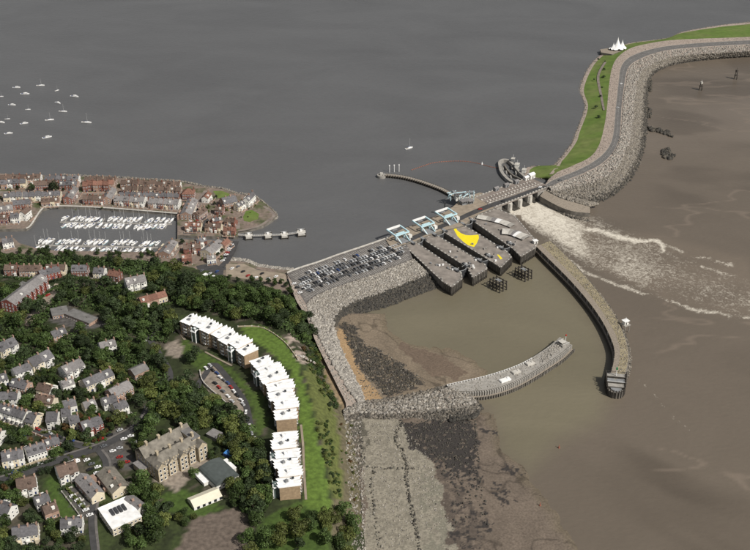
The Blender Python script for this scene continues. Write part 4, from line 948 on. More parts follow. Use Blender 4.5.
# ---- curved jetty
JP = [U3(u, v, 6.6) for u, v in [(380, 174.5), (390, 175), (402, 176.5), (413, 179), (423, 182), (433, 185.5), (443, 189.5), (455, 196)]]
t = thing('curved_jetty', 'long curved fishing jetty on dark piles reaching into the bay', 'jetty')
thick(JP, 4.6, 5.9, 6.6, 60, M['timber_deck'], 'deck', t)
a = resample(JP, 34); d = np.gradient(a[:, :2], axis=0); d /= np.linalg.norm(d, axis=1)[:, None]; nr = np.c_[-d[:, 1], d[:, 0]]
thick([Vector((p[0] - .0, p[1], 0)) for p in a], 2.6, 1.0, 5.7, 60, M['wet_concrete'], 'wave_screen', t)
for i in range(34):
    rz = math.atan2(d[i, 1], d[i, 0]); p = a[i, :2]
    for s in (-1, 1):
        q = p + nr[i] * s * 2.6; MB().tube((q[0], q[1], 0), (q[0], q[1], 7.6), .45, n=7).build('pile', M['timber_dark'], t)
    MB().box((p[0], p[1], 6.75), (.5, 5.2, .35), rz).build('cross_beam', M['concrete'], t)
for s in (-1, 1): thick([Vector((*(a[i, :2] + nr[i] * s * 2.2), 0)) for i in range(34)], .14, 7.5, 7.65, 60, M['grey_steel'], 'rail', t)
c = U3(381.5, 175, 6.6); MB().tube((c.x, c.y, 2), (c.x, c.y, 6.9), 4.8, n=16).build('head', M['concrete'], t); MB().box((c.x, c.y, 8.0), (3.2, 3.2, 2.2)).build('head_cabin', M['pale_concrete'], t)
for k, u in enumerate((389.5, 394.2, 399)):
    c = U3(u, 172.3 - .3 * k, BAYZ); t = thing('marker_pole', ['white marker pole, nearest the jetty head', 'white marker pole, middle of three behind the jetty', 'white marker pole, farthest from the jetty head'][k], 'pole', (c.x, c.y, BAYZ), 0, 'white marker poles behind the jetty')
    MB().tube((0, 0, -4), (0, 0, 7.5), .35, n=8).build('post', M['white_paint'], t); MB().box((0, 0, 8.2), (1.3, .3, 1.3)).build('top_mark', M['white_paint'], t)
# ---- floating boom
bp_ = resample([U3(u, v, BAYZ) for u, v in [(412, 170), (422, 166.5), (433, 163), (445, 161.7), (458, 161.2), (470, 162), (480, 164), (490, 166.8), (497, 168)]], 40)
t = thing('safety_boom', 'curving line of orange floats moored in the bay beside jetty', 'boom')
fm = MB().tube((-.9, 0, .2), (.9, 0, .2), .42, n=7).mesh('float', M['orange_plastic'])
for i in range(40):
    d = bp_[min(i + 1, 39)] - bp_[max(i - 1, 0)]; link('float', fm, t, tuple(bp_[i]), math.atan2(d[1], d[0]))
m_ = MB()
for i in range(39): m_.beam(bp_[i] + (0, 0, .2), bp_[i + 1] + (0, 0, .2), .15, .15)
m_.build('line', M['dark_steel'], t)
c = U3(482, 164.3, BAYZ); o = MB().tube((0, 0, 0), (0, 0, 1.3), 1.1, .8, 10).tube((0, 0, 1.3), (0, 0, 2.6), .25, .25, 6).tube((0, 0, 2.6), (0, 0, 3.2), .5, .1, 6).build('buoy', M['white_paint'], None, (c.x, c.y, BAYZ)); tag(o, 'white buoy beside the orange floats of the boom', 'buoy')

# ---- sail shaped tent on the far bend
c = U3(618.5, 48.5, 9.8); t = thing('sail_tent', 'tall white sail shaped canopy tent at the bend of the barrage', 'tent', (c.x, c.y, 9.8), .15)
for nm, (px_, py_, hz, R) in enumerate(((-2.2, 0, 15.5, 11), (5.2, .5, 11.5, 7.5), (-8.5, -1, 8, 6))):
    m_ = MB(); n = 24; rings = 8; vs = []
    for r in range(rings + 1):
        tt = r / rings
        for k in range(n):
            an = 2 * math.pi * k / n; lobe = 1 - .2 * (1 - abs(math.cos(3 * an))) * tt; rad = R * (tt ** 1.25) * lobe + .25; zz = hz * (1 - tt) ** 1.7 + 1.6 * (1 - abs(math.cos(3 * an))) * tt
            vs.append((px_ + rad * math.cos(an), py_ + rad * math.sin(an) * .85, zz + .3))
    m_.add(vs, [(r * n + k, r * n + (k + 1) % n, (r + 1) * n + (k + 1) % n, (r + 1) * n + k) for r in range(rings) for k in range(n)])
    m_.build('canopy', M['white_paint'], t); MB().tube((px_, py_, 0), (px_, py_, hz + 1.4), .18).build('mast', M['white_paint'], t)
ps_ = [U3(u, v, 7.6) for u, v in [(600, 50), (614, 48), (622, 51), (612, 55), (601, 53)]]
slab('viewing_terrace', [(p.x, p.y) for p in ps_], 1, 8.6, M['timber_deck'], M['dark_concrete'])
# ================================================================== MARINA VILLAGE LAND
VIL = [(-420, 172), (-60, 172), (0, 173.5), (30, 175), (60, 175.5), (120, 178), (180, 182), (205, 187), (222, 189), (234, 193), (254, 197), (266, 204), (277, 215), (272, 220), (262, 226), (250, 229), (238, 231), (238, 236.5), (200, 236), (178, 235), (178, 239), (236, 241), (233, 252), (230, 261), (238, 261), (247, 262.5), (259, 267), (275, 269), (293, 270.5), (296, 290), (250, 296), (200, 290), (150, 276), (60, 272), (0, 270), (-420, 266)]
BASIN = [(19, 243), (14, 238), (-3, 238), (-3, 229.5), (26, 228.5), (31, 225), (42, 209), (52, 206), (100, 207.5), (178, 213.5), (178, 239), (171, 240), (160, 252), (62, 251), (40, 249)]
vil = px(VIL, VZ); bas = px(BASIN, VZ)
# the basin reaches the channel: carve it as a hole just inside the outline
bas_h = px([(p[0] - (.6 if p[0] >= 178 else 0), p[1]) for p in BASIN], VZ)
slab('village_ground', vil, 1, VZ, M['village_ground'], M['dark_concrete'], [bas_h])
wp = px(BASIN, VZ)
rim = [Vector((*p, VZ + .35)) for p in wp[4:10]]
thick(rim, 1.6, VZ - .1, VZ + .45, 60, M['pale_concrete'], 'quay_coping', None).__setitem__('kind', 'structure')
for pts, wd in (([(-20, 193), (30, 191.5), (66, 192), (78, 193), (118, 194.5), (150, 196), (183, 198.5)], 5), ([(66, 205), (110, 207), (140, 208.5), (176, 210.5)], 3), ([(183, 199), (196, 210), (205, 219), (206, 224), (196, 232), (184, 232)], 6), ([(196, 210), (200, 199), (206, 191)], 5), ([(206, 222), (222, 223), (236, 222), (238, 229)], 4.5), ([(238, 231), (256, 227), (268, 220.5), (274, 214.5), (264, 206)], 3), ([(236, 241), (232, 252), (226, 262), (222, 268), (245, 268), (270, 275), (290, 282)], 6), ([(206, 268), (222, 270)], 10), ([(180, 266), (176, 252), (190, 246)], 5)):
    c = resample([U3(*p, VZ + .02) for p in pts], 30); d = np.gradient(c[:, :2], axis=0); d /= np.linalg.norm(d, axis=1)[:, None]; nr = np.c_[-d[:, 1], d[:, 0], 0 * d[:, 0]] * wd / 2
    strip_n('lane', c + nr, c - nr, M['paving'] if wd < 6 else M['asphalt'])
slab('green_lawn', px([(243, 217), (246, 211), (252, 210), (259, 214), (258, 219), (250, 222), (244, 221)], VZ), VZ - .5, VZ + .06, M['lawn'])
slab('green_lawn', px([(213, 191), (222, 191), (230, 194), (226, 199), (218, 198)], VZ), VZ - .5, VZ + .06, M['lawn'])
slab('parking_area', px([(196, 266), (212, 263), (224, 268), (222, 282), (204, 282)], VZ), VZ - .5, VZ + .05, M['asphalt'])
slab('paved_yard', px([(226, 264), (244, 264), (258, 270), (286, 274), (287, 282), (262, 282), (240, 278), (226, 276)], VZ), VZ - .5, VZ + .05, M['tan_paving'])
rocks('shore_stones', between([U3(*p, 5) for p in VIL[4:18]], [U3(p[0] + (.8 if p[0] > 230 else 0), p[1] + (1.2 if p[0] > 262 or p[1] > 220 else -1.4), 3.7) for p in VIL[4:18]], 1100), .5, 1.2, LIGHT_ROCK[2:4] + MID_ROCK)
rocks('shore_stones', between([U3(*p, 6.5) for p in [(230, 261), (238, 261), (247, 262.5), (259, 267), (275, 269), (293, 270.5)]], [U3(*p, 3.8) for p in [(230, 258), (239, 258), (249, 260), (260, 264.5), (276, 266.8), (293, 268.6)]], 700), .6, 1.4, LIGHT_ROCK)
# ================================================================== HOUSES
WIN = {}
def win_mesh(wd, hh):
    k = (round(wd, 1), round(hh, 1))
    if k not in WIN:
        m_ = MB(); m_.box((0, 0, hh / 2), (wd, .16, hh), 0, 0); m_.add([(-wd / 2 + .12, -.095, .12), (wd / 2 - .12, -.095, .12), (wd / 2 - .12, -.095, hh - .12), (-wd / 2 + .12, -.095, hh - .12)], [(0, 1, 2, 3)], 1)
        m_.box((0, -.1, -.05), (wd + .2, .22, .1), 0, 0)
        WIN[k] = m_.mesh('window', [M['white_paint'], M['glass']])
    return WIN[k]
DOOR = {}
def door_mesh(c):
    if c not in DOOR: DOOR[c] = MB().box((0, 0, 1.05), (1.0, .14, 2.1)).box((.35, -.1, 1.0), (.08, .08, .16)).mesh('door', M[c])
    return DOOR[c]
MC = {}
def wall_mesh(w, d, h, rh, gable, mt):
    k = ('w', round(w, 1), round(d, 1), round(h, 1), round(rh, 1), gable, mt)
    if k not in MC:
        x, y = w / 2, d / 2; m_ = MB()
        vs = [(-x, -y, -2.5), (x, -y, -2.5), (x, y, -2.5), (-x, y, -2.5), (-x, -y, h), (x, -y, h), (x, y, h), (-x, y, h)]
        fs = [(0, 1, 5, 4), (2, 3, 7, 6)]
        if gable: vs += [(-x, 0, h + rh - .1), (x, 0, h + rh - .1)]; fs += [(1, 2, 6, 9, 5), (3, 0, 4, 8, 7)]
        else: fs += [(1, 2, 6, 5), (3, 0, 4, 7), (4, 5, 6, 7)]
        m_.add(vs, fs); MC[k] = m_.mesh('wall', M[mt])
    return MC[k]
def roof_mesh(w, d, h, rh, typ, mt, ox=.0, th=.22):
    k = ('r', round(w, 1), round(d, 1), round(h, 1), round(rh, 1), typ, mt, ox)
    if k not in MC:
        o = .35; x, y = w / 2 + ox, d / 2 + o; dz = rh * o / (d / 2); z0 = h - dz; zr = h + rh; m_ = MB()
        if typ == 'gable':
            a = [(-x, -y, z0), (x, -y, z0), (x, 0, zr), (-x, 0, zr), (x, y, z0), (-x, y, z0)]; b = [(p[0], p[1], p[2] + th) for p in a]
            m_.add(a + b, [(3, 2, 1, 0), (2, 3, 5, 4), (6, 7, 8, 9), (9, 8, 10, 11), (0, 1, 7, 6), (4, 5, 11, 10), (1, 2, 8, 7), (2, 4, 10, 8), (3, 0, 6, 9), (5, 3, 9, 11)])
            m_.box((0, 0, zr + th + .03), (2 * x, .3, .14))
        elif typ == 'hip':
            x = w / 2 + o; r = max(x - y, .3); a = [(-x, -y, z0), (x, -y, z0), (x, y, z0), (-x, y, z0), (-r, 0, zr), (r, 0, zr)]
            m_.add(a, [(0, 1, 5, 4), (1, 2, 5), (2, 3, 4, 5), (3, 0, 4), (3, 2, 1, 0)]); m_.box((0, 0, zr + .02), (2 * r, .3, .14))
        else:
            m_.box((0, 0, h + .15), (w + .5, d + .5, .3)); m_.box((0, -d / 2 - .1, h + .45), (w + .5, .3, .35)); m_.box((0, d / 2 + .1, h + .45), (w + .5, .3, .35)); m_.box((w * .2, d * .1, h + .6), (1.6, 1.2, .7))
        MC[k] = m_.mesh('roof', M[mt])
    return MC[k]
FOOT = []     # house footprints kept clear of trees
def house(nm, p, rz, w, d, h, rh, wl, rf, label, cat, group=None, typ='gable', chim=1, st=None, ox=0.0, ends=False, dens=2.7, bay=False):
    t = thing(nm, label, cat, p, rz, group); FOOT.append((p[0], p[1], max(w, d) * .5 + 1.5))
    link('wall', wall_mesh(w, d, h, rh, typ == 'gable', wl), t)
    r = link('roof', roof_mesh(w, d, h, rh, typ, rf, ox), t)
    if chim:
        for k in range(chim):
            x = (w / 2 - .5) * (1 if k == 0 else -1); key = ('c', wl)
            if key not in MC: MC[key] = MB().box((0, 0, 0), (.9, 1.5, 2.4)).box((0, 0, 1.25), (1.1, 1.7, .2)).tube((0, .35, 1.3), (0, .35, 1.8), .18, n=6).tube((0, -.35, 1.3), (0, -.35, 1.8), .18, n=6).mesh('chimney', M['pale_brick' if wl in ('white_render', 'cream_render', 'tan_stone') else wl])
            link('chimney', MC[key], r, (x, .0, h + rh + .2))
    st = st or max(1, int(h // 2.7)); fh = h / st
    to = Vector((-p[0], -p[1])).normalized()
    for nx, ny, L, off, a in ((0, -1, w, d / 2, 0), (0, 1, w, d / 2, math.pi), (1, 0, d, w / 2, math.pi / 2), (-1, 0, d, w / 2, -math.pi / 2)):
        if nx and not ends: continue
        wn = Vector((nx * math.cos(rz) - ny * math.sin(rz), nx * math.sin(rz) + ny * math.cos(rz)))
        if wn.dot(to) < .05: continue
        n = max(1, int(round(L / dens)))
        if nx: n = max(1, n - 1)
        for s in range(st):
            for k in range(n):
                q = (k + .5) / n * L - L / 2
                pos = (q, -off - .03) if ny == -1 else (-q, off + .03) if ny == 1 else (off + .03, q) if nx == 1 else (-off - .03, -q)
                if s == 0 and k == n // 2 and not nx: link('door', door_mesh('dark_steel' if (int(p[0]) + k) % 2 else 'navy_canvas'), t, (*pos, 0), a); continue
                link('window', win_mesh(1.3 if w < 8 else 1.5, 1.35), t, (*pos, s * fh + .95), a)
    if w < 14 and typ == 'gable':
        r1 = rng.random(); fy = -1 if Vector((math.sin(rz), -math.cos(rz))).dot(to) > 0 else 1
        if r1 < .45:
            pm = MB().box((w * .22, fy * (d / 2 + .75), 1.15), (1.9, 1.5, 2.7)).box((w * .22, fy * (d / 2 + .8), 2.6), (2.2, 1.8, .22)); pm.build('porch', M[wl if r1 < .3 else 'white_render'], t)
        if .3 < r1 < .75:
            zz = h + rh * .42; yy = fy * d * .30; MB().box((-w * .15, yy, zz + .2), (1.7, 1.7, 1.5)).box((-w * .15, yy, zz + 1.0), (2.0, 2.0, .16)).build('dormer', M['white_render' if r1 < .55 else rf], r)
        elif r1 > .8: MB().box((w * .1, fy * d * .27, h + rh * .49), (1.1, .9, .12)).build('roof_light', M['glass'], r)
        if rng.random() < .35: MB().box((-w * .1, -fy * (d / 2 + 1.8), h * .25), (w * .6, 3.6, h * .5 + 1)).box((-w * .1, -fy * (d / 2 + 1.8), h * .5 + .6), (w * .6 + .3, 3.9, .2)).build('rear_extension', M[wl], t)
    if bay:
        MB().box((-w * .22, -d / 2 - .7, h * .45 - .2), (2.6, 1.4, h * .9 + .4)).build('bay', M[wl], t); MB().box((-w * .22, -d / 2 - .75, h * .9 + .12), (2.9, 1.7, .25)).build('bay_roof', M[rf], t)
        for s in range(st): link('window', win_mesh(1.9, 1.4), t, (-w * .22, -d / 2 - 1.42, s * fh + .9))
    return t
HEDGES = []
PALW = {'brick': ['red_brick', 'red_brick', 'pale_brick'], 'pale': ['pale_brick', 'pale_brick', 'cream_render'], 'mix': ['pale_brick', 'white_render', 'red_brick', 'cream_render'], 'white': ['white_render'], 'cream': ['cream_render', 'white_render'], 'red': ['bright_red_brick'], 'stone': ['tan_stone']}
WNAME = {'red_brick': 'red brick', 'pale_brick': 'pink brick', 'white_render': 'white', 'cream_render': 'cream', 'bright_red_brick': 'bright red', 'tan_stone': 'tan stone', 'tan_brick': 'tan brick'}
RNAME = {'slate': 'dark slate', 'pale_slate': 'grey slate', 'brown_tile': 'brown tiled', 'red_tile': 'red tiled', 'mossy_slate': 'mossy slate', 'felt_roof': 'flat grey', 'green_felt': 'dark'}
def row(a, b, n, d, h, rh, pal, rf, desc, lvl=VZ, typ='gable', stag=0.0, flip=False, **kw):
    if lvl == 'h': A = G(*a); B = G(*b)
    else: A = U3(*a, lvl); B = U3(*b, lvl)
    if flip: A, B = B, A
    dx = (B - A); rz = math.atan2(dx.y, dx.x); L = math.hypot(dx.x, dx.y); wd = L / n; nn = Vector((-math.sin(rz), math.cos(rz), 0))
    HEDGES.append((A.copy(), B.copy(), d, lvl, desc, n))
    for i in range(n):
        c = A.lerp(B, (i + .5) / n) + nn * (stag * (1 if i % 2 else -1)); z = lvl if lvl != 'h' else Hs(c.x, c.y) + .2
        wl = PALW[pal][i % len(PALW[pal])]; k = i if not flip else n - 1 - i
        lab = f"{ORD[k]} house from left in {desc}, {WNAME[wl]}" if n > 1 else f"{WNAME[wl]} house, {RNAME[rf]} roof, {desc}"
        if len(lab.split()) > 16: print('LONG', lab)
        house('terraced_house' if n > 2 else 'house', (c.x, c.y, z), rz, wd - .02, d, h + (.35 * (i % 3 - 1) if stag else 0), rh, wl, rf, lab, 'house', None if n == 1 else 'houses in the ' + desc if n > 2 else None, typ if n > 1 else typ, ox=0 if n > 1 else .3, ends=(i in (0, n - 1)), **kw)
V = VZ
row((2, 187), (27, 186), 4, 8, 5.6, 3, 'mix', 'slate', 'the back waterfront row at the far left', stag=.6)
row((35, 188.5), (55, 187.5), 3, 9, 5.6, 3, 'brick', 'brown_tile', 'the brown roofed row on the back waterfront')
row((61, 188), (79, 188.5), 3, 9, 5.8, 3, 'brick', 'slate', 'the back waterfront row between two dark trees', stag=.5)
row((84, 190), (115, 189.5), 6, 8, 7.5, 3, 'brick', 'red_tile', 'the tall brick waterfront row', stag=.8)
row((123, 193.5), (182, 194.5), 11, 8, 6, 2.8, 'pale', 'brown_tile', 'the long brick waterfront row at the right', stag=.7)
row((5, 200), (62, 198.5), 9, 9, 5.6, 3, 'cream', 'slate', 'the long slate row behind the basin', stag=.4)
row((84, 202.5), (105, 203), 4, 8, 5.6, 3, 'brick', 'brown_tile', 'the brown row facing the basin')
row((116, 203), (146, 205), 6, 11, 5.8, 3.2, 'mix', 'pale_slate', 'the left grey row facing the basin', stag=.4)
row((150, 205.5), (180, 207.5), 6, 11, 5.8, 3.2, 'mix', 'pale_slate', 'the right grey row facing the basin', stag=.4)
row((68, 204), (75, 193), 3, 9, 5.6, 3, 'brick', 'pale_slate', 'the grey row running back from the basin wall')
row((107, 204), (113, 194), 3, 9, 5.6, 3, 'pale', 'pale_slate', 'the grey row behind the tall brick row')
row((14, 208), (32, 206.5), 3, 9, 5.6, 3, 'brick', 'slate', 'the slate block left of the basin corner')
row((0, 214), (14, 212), 2, 10, 5.6, 3, 'pale', 'pale_slate', 'the slate pair left of the basin')
row((12, 221), (21, 221), 2, 8, 6, 2.8, 'white', 'slate', 'the white pair beside the basin entrance')
row((23, 221), (29, 216), 1, 8, 8, 2.6, 'white', 'brown_tile', 'standing tall at the basin corner')
row((0, 221.5), (9, 221.5), 2, 8, 5.4, 2.8, 'brick', 'brown_tile', 'the brick pair left of the white pair')
row((3, 247), (14, 245), 2, 9, 6, 2.8, 'white', 'slate', 'the white pair at the near left basin corner')
row((183, 197), (195, 197), 1, 11, 6, 4, 'brick', 'red_tile', 'alone at the road bend', typ='hip')
row((186, 220), (193, 205), 4, 11, 5.8, 3.2, 'pale', 'pale_slate', 'the grey row right of the basin')
row((186, 229.5), (202, 230), 4, 7, 5.6, 2.6, 'mix', 'red_tile', 'the short row above the lock channel', stag=.4)
row((206, 230), (222, 231), 4, 7, 5.6, 2.6, 'mix', 'brown_tile', 'the second short row above the lock channel', stag=.5)
row((224, 233.5), (236, 234), 3, 6, 5, 2.4, 'mix', 'red_tile', 'the last row above the lock channel', stag=.4)
row((216, 213), (224, 214), 2, 7, 5.4, 2.6, 'brick', 'brown_tile', 'the brick pair beside the curved lane')
row((222, 207), (236, 204), 3, 14, 6.2, 4, 'pale', 'slate', 'the big dark roofed block by the point')
row((236, 211), (243, 207), 2, 7, 5.5, 2.6, 'cream', 'slate', 'the pale pair left of the point')
row((246, 207), (253, 200), 2, 7, 7, 3, 'white', 'slate', 'the white cottages on the point')
row((205, 203), (209, 198), 1, 7, 5.2, 2.6, 'white', 'red_tile', 'small beside the lawn near road bend')
row((164, 258), (173, 246), 3, 11, 4.6, 2.6, 'pale', 'pale_slate', 'the grey sheds right of the near pontoon')
row((184, 252), (201, 251), 4, 8, 5.6, 2.8, 'brick', 'brown_tile', 'the brick row below the lock channel', stag=.4)
row((206, 258), (219, 247), 3, 13, 5.6, 3.2, 'cream', 'pale_slate', 'the grey block below the lock channel')
row((207, 262), (216, 261), 2, 7, 4.6, 2.2, 'white', 'pale_slate', 'the white pair above the parking area')
row((182, 262), (192, 261), 2, 8, 5.2, 2.6, 'brick', 'red_tile', 'the red roofed pair by the wood edge')
row((1, 182), (42, 182), 6, 8, 5.8, 2.8, 'mix', 'brown_tile', 'the outermost shore row at the far left', stag=.6)
row((46, 182.5), (80, 183.2), 6, 8, 5.8, 2.8, 'mix', 'slate', 'the outermost shore row, second group', stag=.6)
row((86, 184), (117, 184.8), 5, 8, 6.4, 2.8, 'pale', 'brown_tile', 'the outermost shore row, middle group', stag=.7)
row((122, 187), (181, 189.3), 10, 8, 6, 2.8, 'mix', 'brown_tile', 'the outermost shore row, right group', stag=.7)
row((120, 199), (180, 200.5), 10, 7, 5.6, 2.6, 'brick', 'slate', 'the dark row between lane and grey rows', stag=.3)
row((42, 205), (60, 204), 4, 7, 5.2, 2.6, 'pale', 'brown_tile', 'the low row above the basin corner')
row((196, 220), (205, 214), 2, 8, 5.6, 2.8, 'pale', 'brown_tile', 'the pair beside the grey depth row')
row((212, 225), (222, 223), 3, 6, 5, 2.4, 'brick', 'slate', 'the small row on the curved lane')
row((226, 224), (236, 226), 3, 6, 5, 2.4, 'mix', 'brown_tile', 'the small row by the point lawn', stag=.4)
row((196, 246), (206, 243.5), 3, 7, 5, 2.6, 'mix', 'slate', 'the row on the south channel quay')
row((222, 250), (228, 245), 2, 7, 5, 2.6, 'pale', 'red_tile', 'the pair at the marina entrance')
# ---- town on the headland
row((9, 312), (43, 286), 8, 13, 8.6, 3.2, 'red', 'pale_slate', 'the bright red terrace', 'h', chim=0, bay=True)
row((40, 280), (60, 275), 3, 9, 6, 3, 'red', 'slate', 'the small red terrace above the yard', 'h')
row((6, 273), (19, 273), 2, 9, 5.4, 3, 'brick', 'brown_tile', 'the brown pair at the left wood edge', 'h')
row((21, 274), (42, 273.5), 4, 10, 5.4, 3.2, 'pale', 'brown_tile', 'the brown row beside the marina wood', 'h')
row((47, 273), (67, 273), 3, 9, 5.6, 3, 'cream', 'brown_tile', 'the cream row beside the marina wood', 'h')
row((73, 274), (89, 274), 2, 10, 5.8, 3.2, 'brick', 'slate', 'the slate pair in the marina wood', 'h')
row((95, 276), (106, 276.5), 2, 9, 5.6, 3, 'cream', 'slate', 'the second slate pair in the marina wood', 'h')
row((110, 278.5), (121, 280), 2, 9, 5.6, 3, 'brick', 'red_tile', 'the red pair in the marina wood', 'h')
row((126, 289), (146, 285), 3, 11, 7, 3.6, 'white', 'pale_slate', 'the big white villa row among trees', 'h', bay=True)
row((140, 306), (166, 299), 3, 9, 5, 3, 'pale', 'red_tile', 'the red roofed row among trees', 'h')
for k, (a, b, d, lb) in enumerate((((52, 316), (68, 313), 12, 'long grey garage block, left half, among the trees'), ((70, 315), (94, 324), 10, 'long grey garage block, right half, among the trees'), ((22, 289), (27, 286), 8, 'small grey store behind the red terrace'))):
    A_, B_ = G(*a), G(*b); c = (A_ + B_) / 2; house('garage_block', (c.x, c.y, c.z), math.atan2(B_.y - A_.y, B_.x - A_.x), (B_ - A_).length, d, 3.2, 0, 'pale_brick', 'felt_roof', lb, 'garage', 'flat roofed garage blocks', 'flat', 0, 1)
row((-2, 356), (16, 348), 2, 11, 6.4, 4, 'cream', 'slate', 'the slate pair at the left edge', 'h', bay=True)
row((30, 371), (51, 361), 2, 12, 6.6, 4.2, 'cream', 'slate', 'the large slate villa pair below the garages', 'h', bay=True)
row((63, 378), (82, 369), 3, 11, 6.2, 3.6, 'white', 'pale_slate', 'the grey gabled villas above the cream terrace', 'h', bay=True)
row((62, 390), (74, 386), 2, 8, 4.6, 2.6, 'white', 'pale_slate', 'the small white pair with grey roofs', 'h')
row((84, 391), (112, 379), 3, 10, 6.2, 3.6, 'cream', 'slate', 'the cream terrace', 'h')
row((110, 401), (130, 391), 2, 11, 6, 3.6, 'pale', 'pale_slate', 'the grey roofed pair right of the cream terrace', 'h')
row((132, 378), (146, 372), 1, 10, 5, 2.6, 'pale', 'felt_roof', 'flat topped between the trees', 'h')
row((2, 402), (20, 402), 2, 9, 5.6, 3, 'white', 'slate', 'the white pair behind the long white terrace', 'h')
row((3, 414), (29, 422), 6, 9, 6, 3.2, 'white', 'slate', 'the long white terrace', 'h')
row((31, 424), (39, 426), 1, 11, 6, 3.6, 'cream', 'slate', 'ending the long white terrace', 'h')
row((49, 424), (60, 424), 1, 11, 6.6, 3.8, 'white', 'slate', 'big bay, above upper road', 'h', bay=True)
row((63, 420), (72, 419), 1, 9, 6, 3.4, 'white', 'slate', 'left of the red brick pair', 'h')
row((70, 427), (80, 425), 1, 9, 5.6, 3.4, 'cream', 'slate', 'beside the tree left of red pair', 'h')
row((82, 434), (102, 427), 2, 10, 6.4, 3.4, 'red', 'slate', 'the red brick pair at the junction', 'h', bay=True)
row((38, 403), (56, 407), 3, 8, 5, 3, 'pale', 'brown_tile', 'the brown row behind the white terrace', 'h')
row((3, 464), (25, 460), 4, 11, 6, 3.4, 'cream', 'slate', 'the lower terrace with brick fronts', 'h')
row((27, 459), (46, 453), 3, 11, 6, 3.4, 'white', 'slate', 'the lower terrace with white fronts', 'h')
row((-8, 440), (4, 442), 2, 10, 6, 3.4, 'white', 'slate', 'the pair at the left edge beside upper road', 'h')
row((18, 492), (38, 488), 2, 12, 6.2, 3.8, 'white', 'brown_tile', 'the brown roofed villa below the lower road', 'h', bay=True)
row((58, 479), (78, 473), 2, 12, 6.2, 3.6, 'white', 'brown_tile', 'the white villa beside the green garden', 'h', bay=True)
row((82, 483), (99, 502), 3, 9, 5, 3.2, 'pale', 'pale_slate', 'the grey row running down beside the yard', 'h', flip=False)
row((106, 476), (122, 496), 3, 12, 4.6, 3.2, 'pale', 'mossy_slate', 'the dark long hall beside the school', 'h')
row((-4, 512), (14, 518), 2, 10, 6, 3.4, 'white', 'slate', 'the pair in the bottom left garden', 'h')
row((14, 540), (40, 536), 3, 10, 6, 3.4, 'cream', 'slate', 'the terrace at the bottom left edge', 'h')
c = G(121, 520); house('flat_roofed_building', (c.x, c.y, c.z), .62, 19, 22, 6, 0, 'cream_render', 'white_roof', 'pale building with white flat roof and dark roof plant', 'building', None, 'flat', 0, 2, ends=True)
rt = MB()
for i in range(4): rt.box((-4 + i * 2.6, 2, 7.1), (1.6, 5.5, 1.4))
rt.build('roof_plant', M['dark_steel'], bpy.data.objects['flat_roofed_building'])
row((64, 411), (77, 408), 2, 8, 5.2, 3, 'white', 'slate', 'the small white pair behind the tan gables', 'h')
row((84, 412), (96, 408), 2, 8, 5.2, 3, 'cream', 'pale_slate', 'the cream pair above the red pair', 'h')
row((103, 408), (117, 404), 2, 9, 5.4, 3, 'white', 'slate', 'the white pair left of the big trees', 'h')
row((14, 388), (30, 392), 2, 9, 5.4, 3, 'pale', 'slate', 'the pair half hidden above the white terrace', 'h')
row((40, 392), (54, 396), 2, 8, 5.2, 3, 'cream', 'brown_tile', 'the brown roofed pair below the grove', 'h')
row((44, 517), (58, 512), 2, 9, 5.2, 3, 'pale', 'brown_tile', 'the brown pair in the bottom gardens', 'h')
row((128, 505), (142, 516), 2, 10, 4.6, 2.8, 'cream', 'pale_slate', 'the low grey pair below the mansion', 'h')
row((14, 378), (31, 372), 2, 9, 5.4, 3, 'white', 'slate', 'the white pair below the slate villa pair', 'h')
row((114, 414), (127, 409), 2, 9, 5.4, 3, 'cream', 'slate', 'the cream pair by the bend of lower road', 'h')
row((52, 341), (66, 336), 2, 9, 5.4, 3, 'pale', 'slate', 'the pair deep in the grove', 'h')
row((100, 352), (116, 348), 2, 9, 5.4, 3, 'white', 'pale_slate', 'the white pair in the right grove', 'h')
row((-6, 386), (8, 382), 2, 9, 5.4, 3, 'cream', 'slate', 'the cream pair cut by left edge', 'h')
row((46, 450), (60, 446), 2, 8, 5.4, 3, 'brick', 'slate', 'the brick pair between the two roads', 'h')
row((36, 508), (50, 503), 2, 9, 5.4, 3, 'white', 'slate', 'the white pair beside bottom gardens', 'h')
row((62, 530), (84, 528), 3, 9, 5.4, 3, 'white', 'slate', 'the white row at the bottom', 'h')
row((-10, 462), (0, 460), 2, 9, 5.4, 3, 'white', 'slate', 'the pair at far left of lower road', 'h')
# ---- old school building
A_, B_ = G(158, 481), G(205, 456); dx = B_ - A_; rz = math.atan2(dx.y, dx.x); L = math.hypot(dx.x, dx.y); nn = Vector((-math.sin(rz), math.cos(rz), 0)); D = 25.0; zb = Hs(*((A_ + B_) / 2 + nn * 10)[:2])
o_ = (A_ + B_) / 2 + nn * D / 2
t = thing('stone_mansion', 'large old tan stone mansion with gabled front and double grey roof', 'building', (o_.x, o_.y, zb), rz); HH = 11.5
for k in range(-2, 3): FOOT.append((o_.x + math.cos(rz) * k * 10, o_.y + math.sin(rz) * k * 10, 12.5))
MB().box((0, 0, HH / 2 - 1.5), (L, D, HH + 3)).build('wall', M['tan_stone'], t)
for k, (y, dd, rh) in enumerate(((-6.4, 12.6, 4.6), (6.2, 12.2, 5.2))):
    o = link('roof', roof_mesh(L, dd, HH, rh, 'gable' if k else 'hip', 'mossy_slate', .4), t, (0, y, 0))
    for x in ((-L * .36, -L * .1, L * .15, L * .38)): MB().box((x, 0, HH + rh + .4), (1.5, 1.9, 3.6)).box((x, 0, HH + rh + 2.3), (1.8, 2.2, .3)).build('chimney', M['tan_stone'], o)
bays = [(-L * .42, 6.5, 2.0, 13), (-L * .2, 5.5, 1.2, 12), (0.02 * L, 6.0, 2.4, 13), (L * .22, 5.0, 1.2, 12), (L * .42, 7, 3.0, 13.5)]
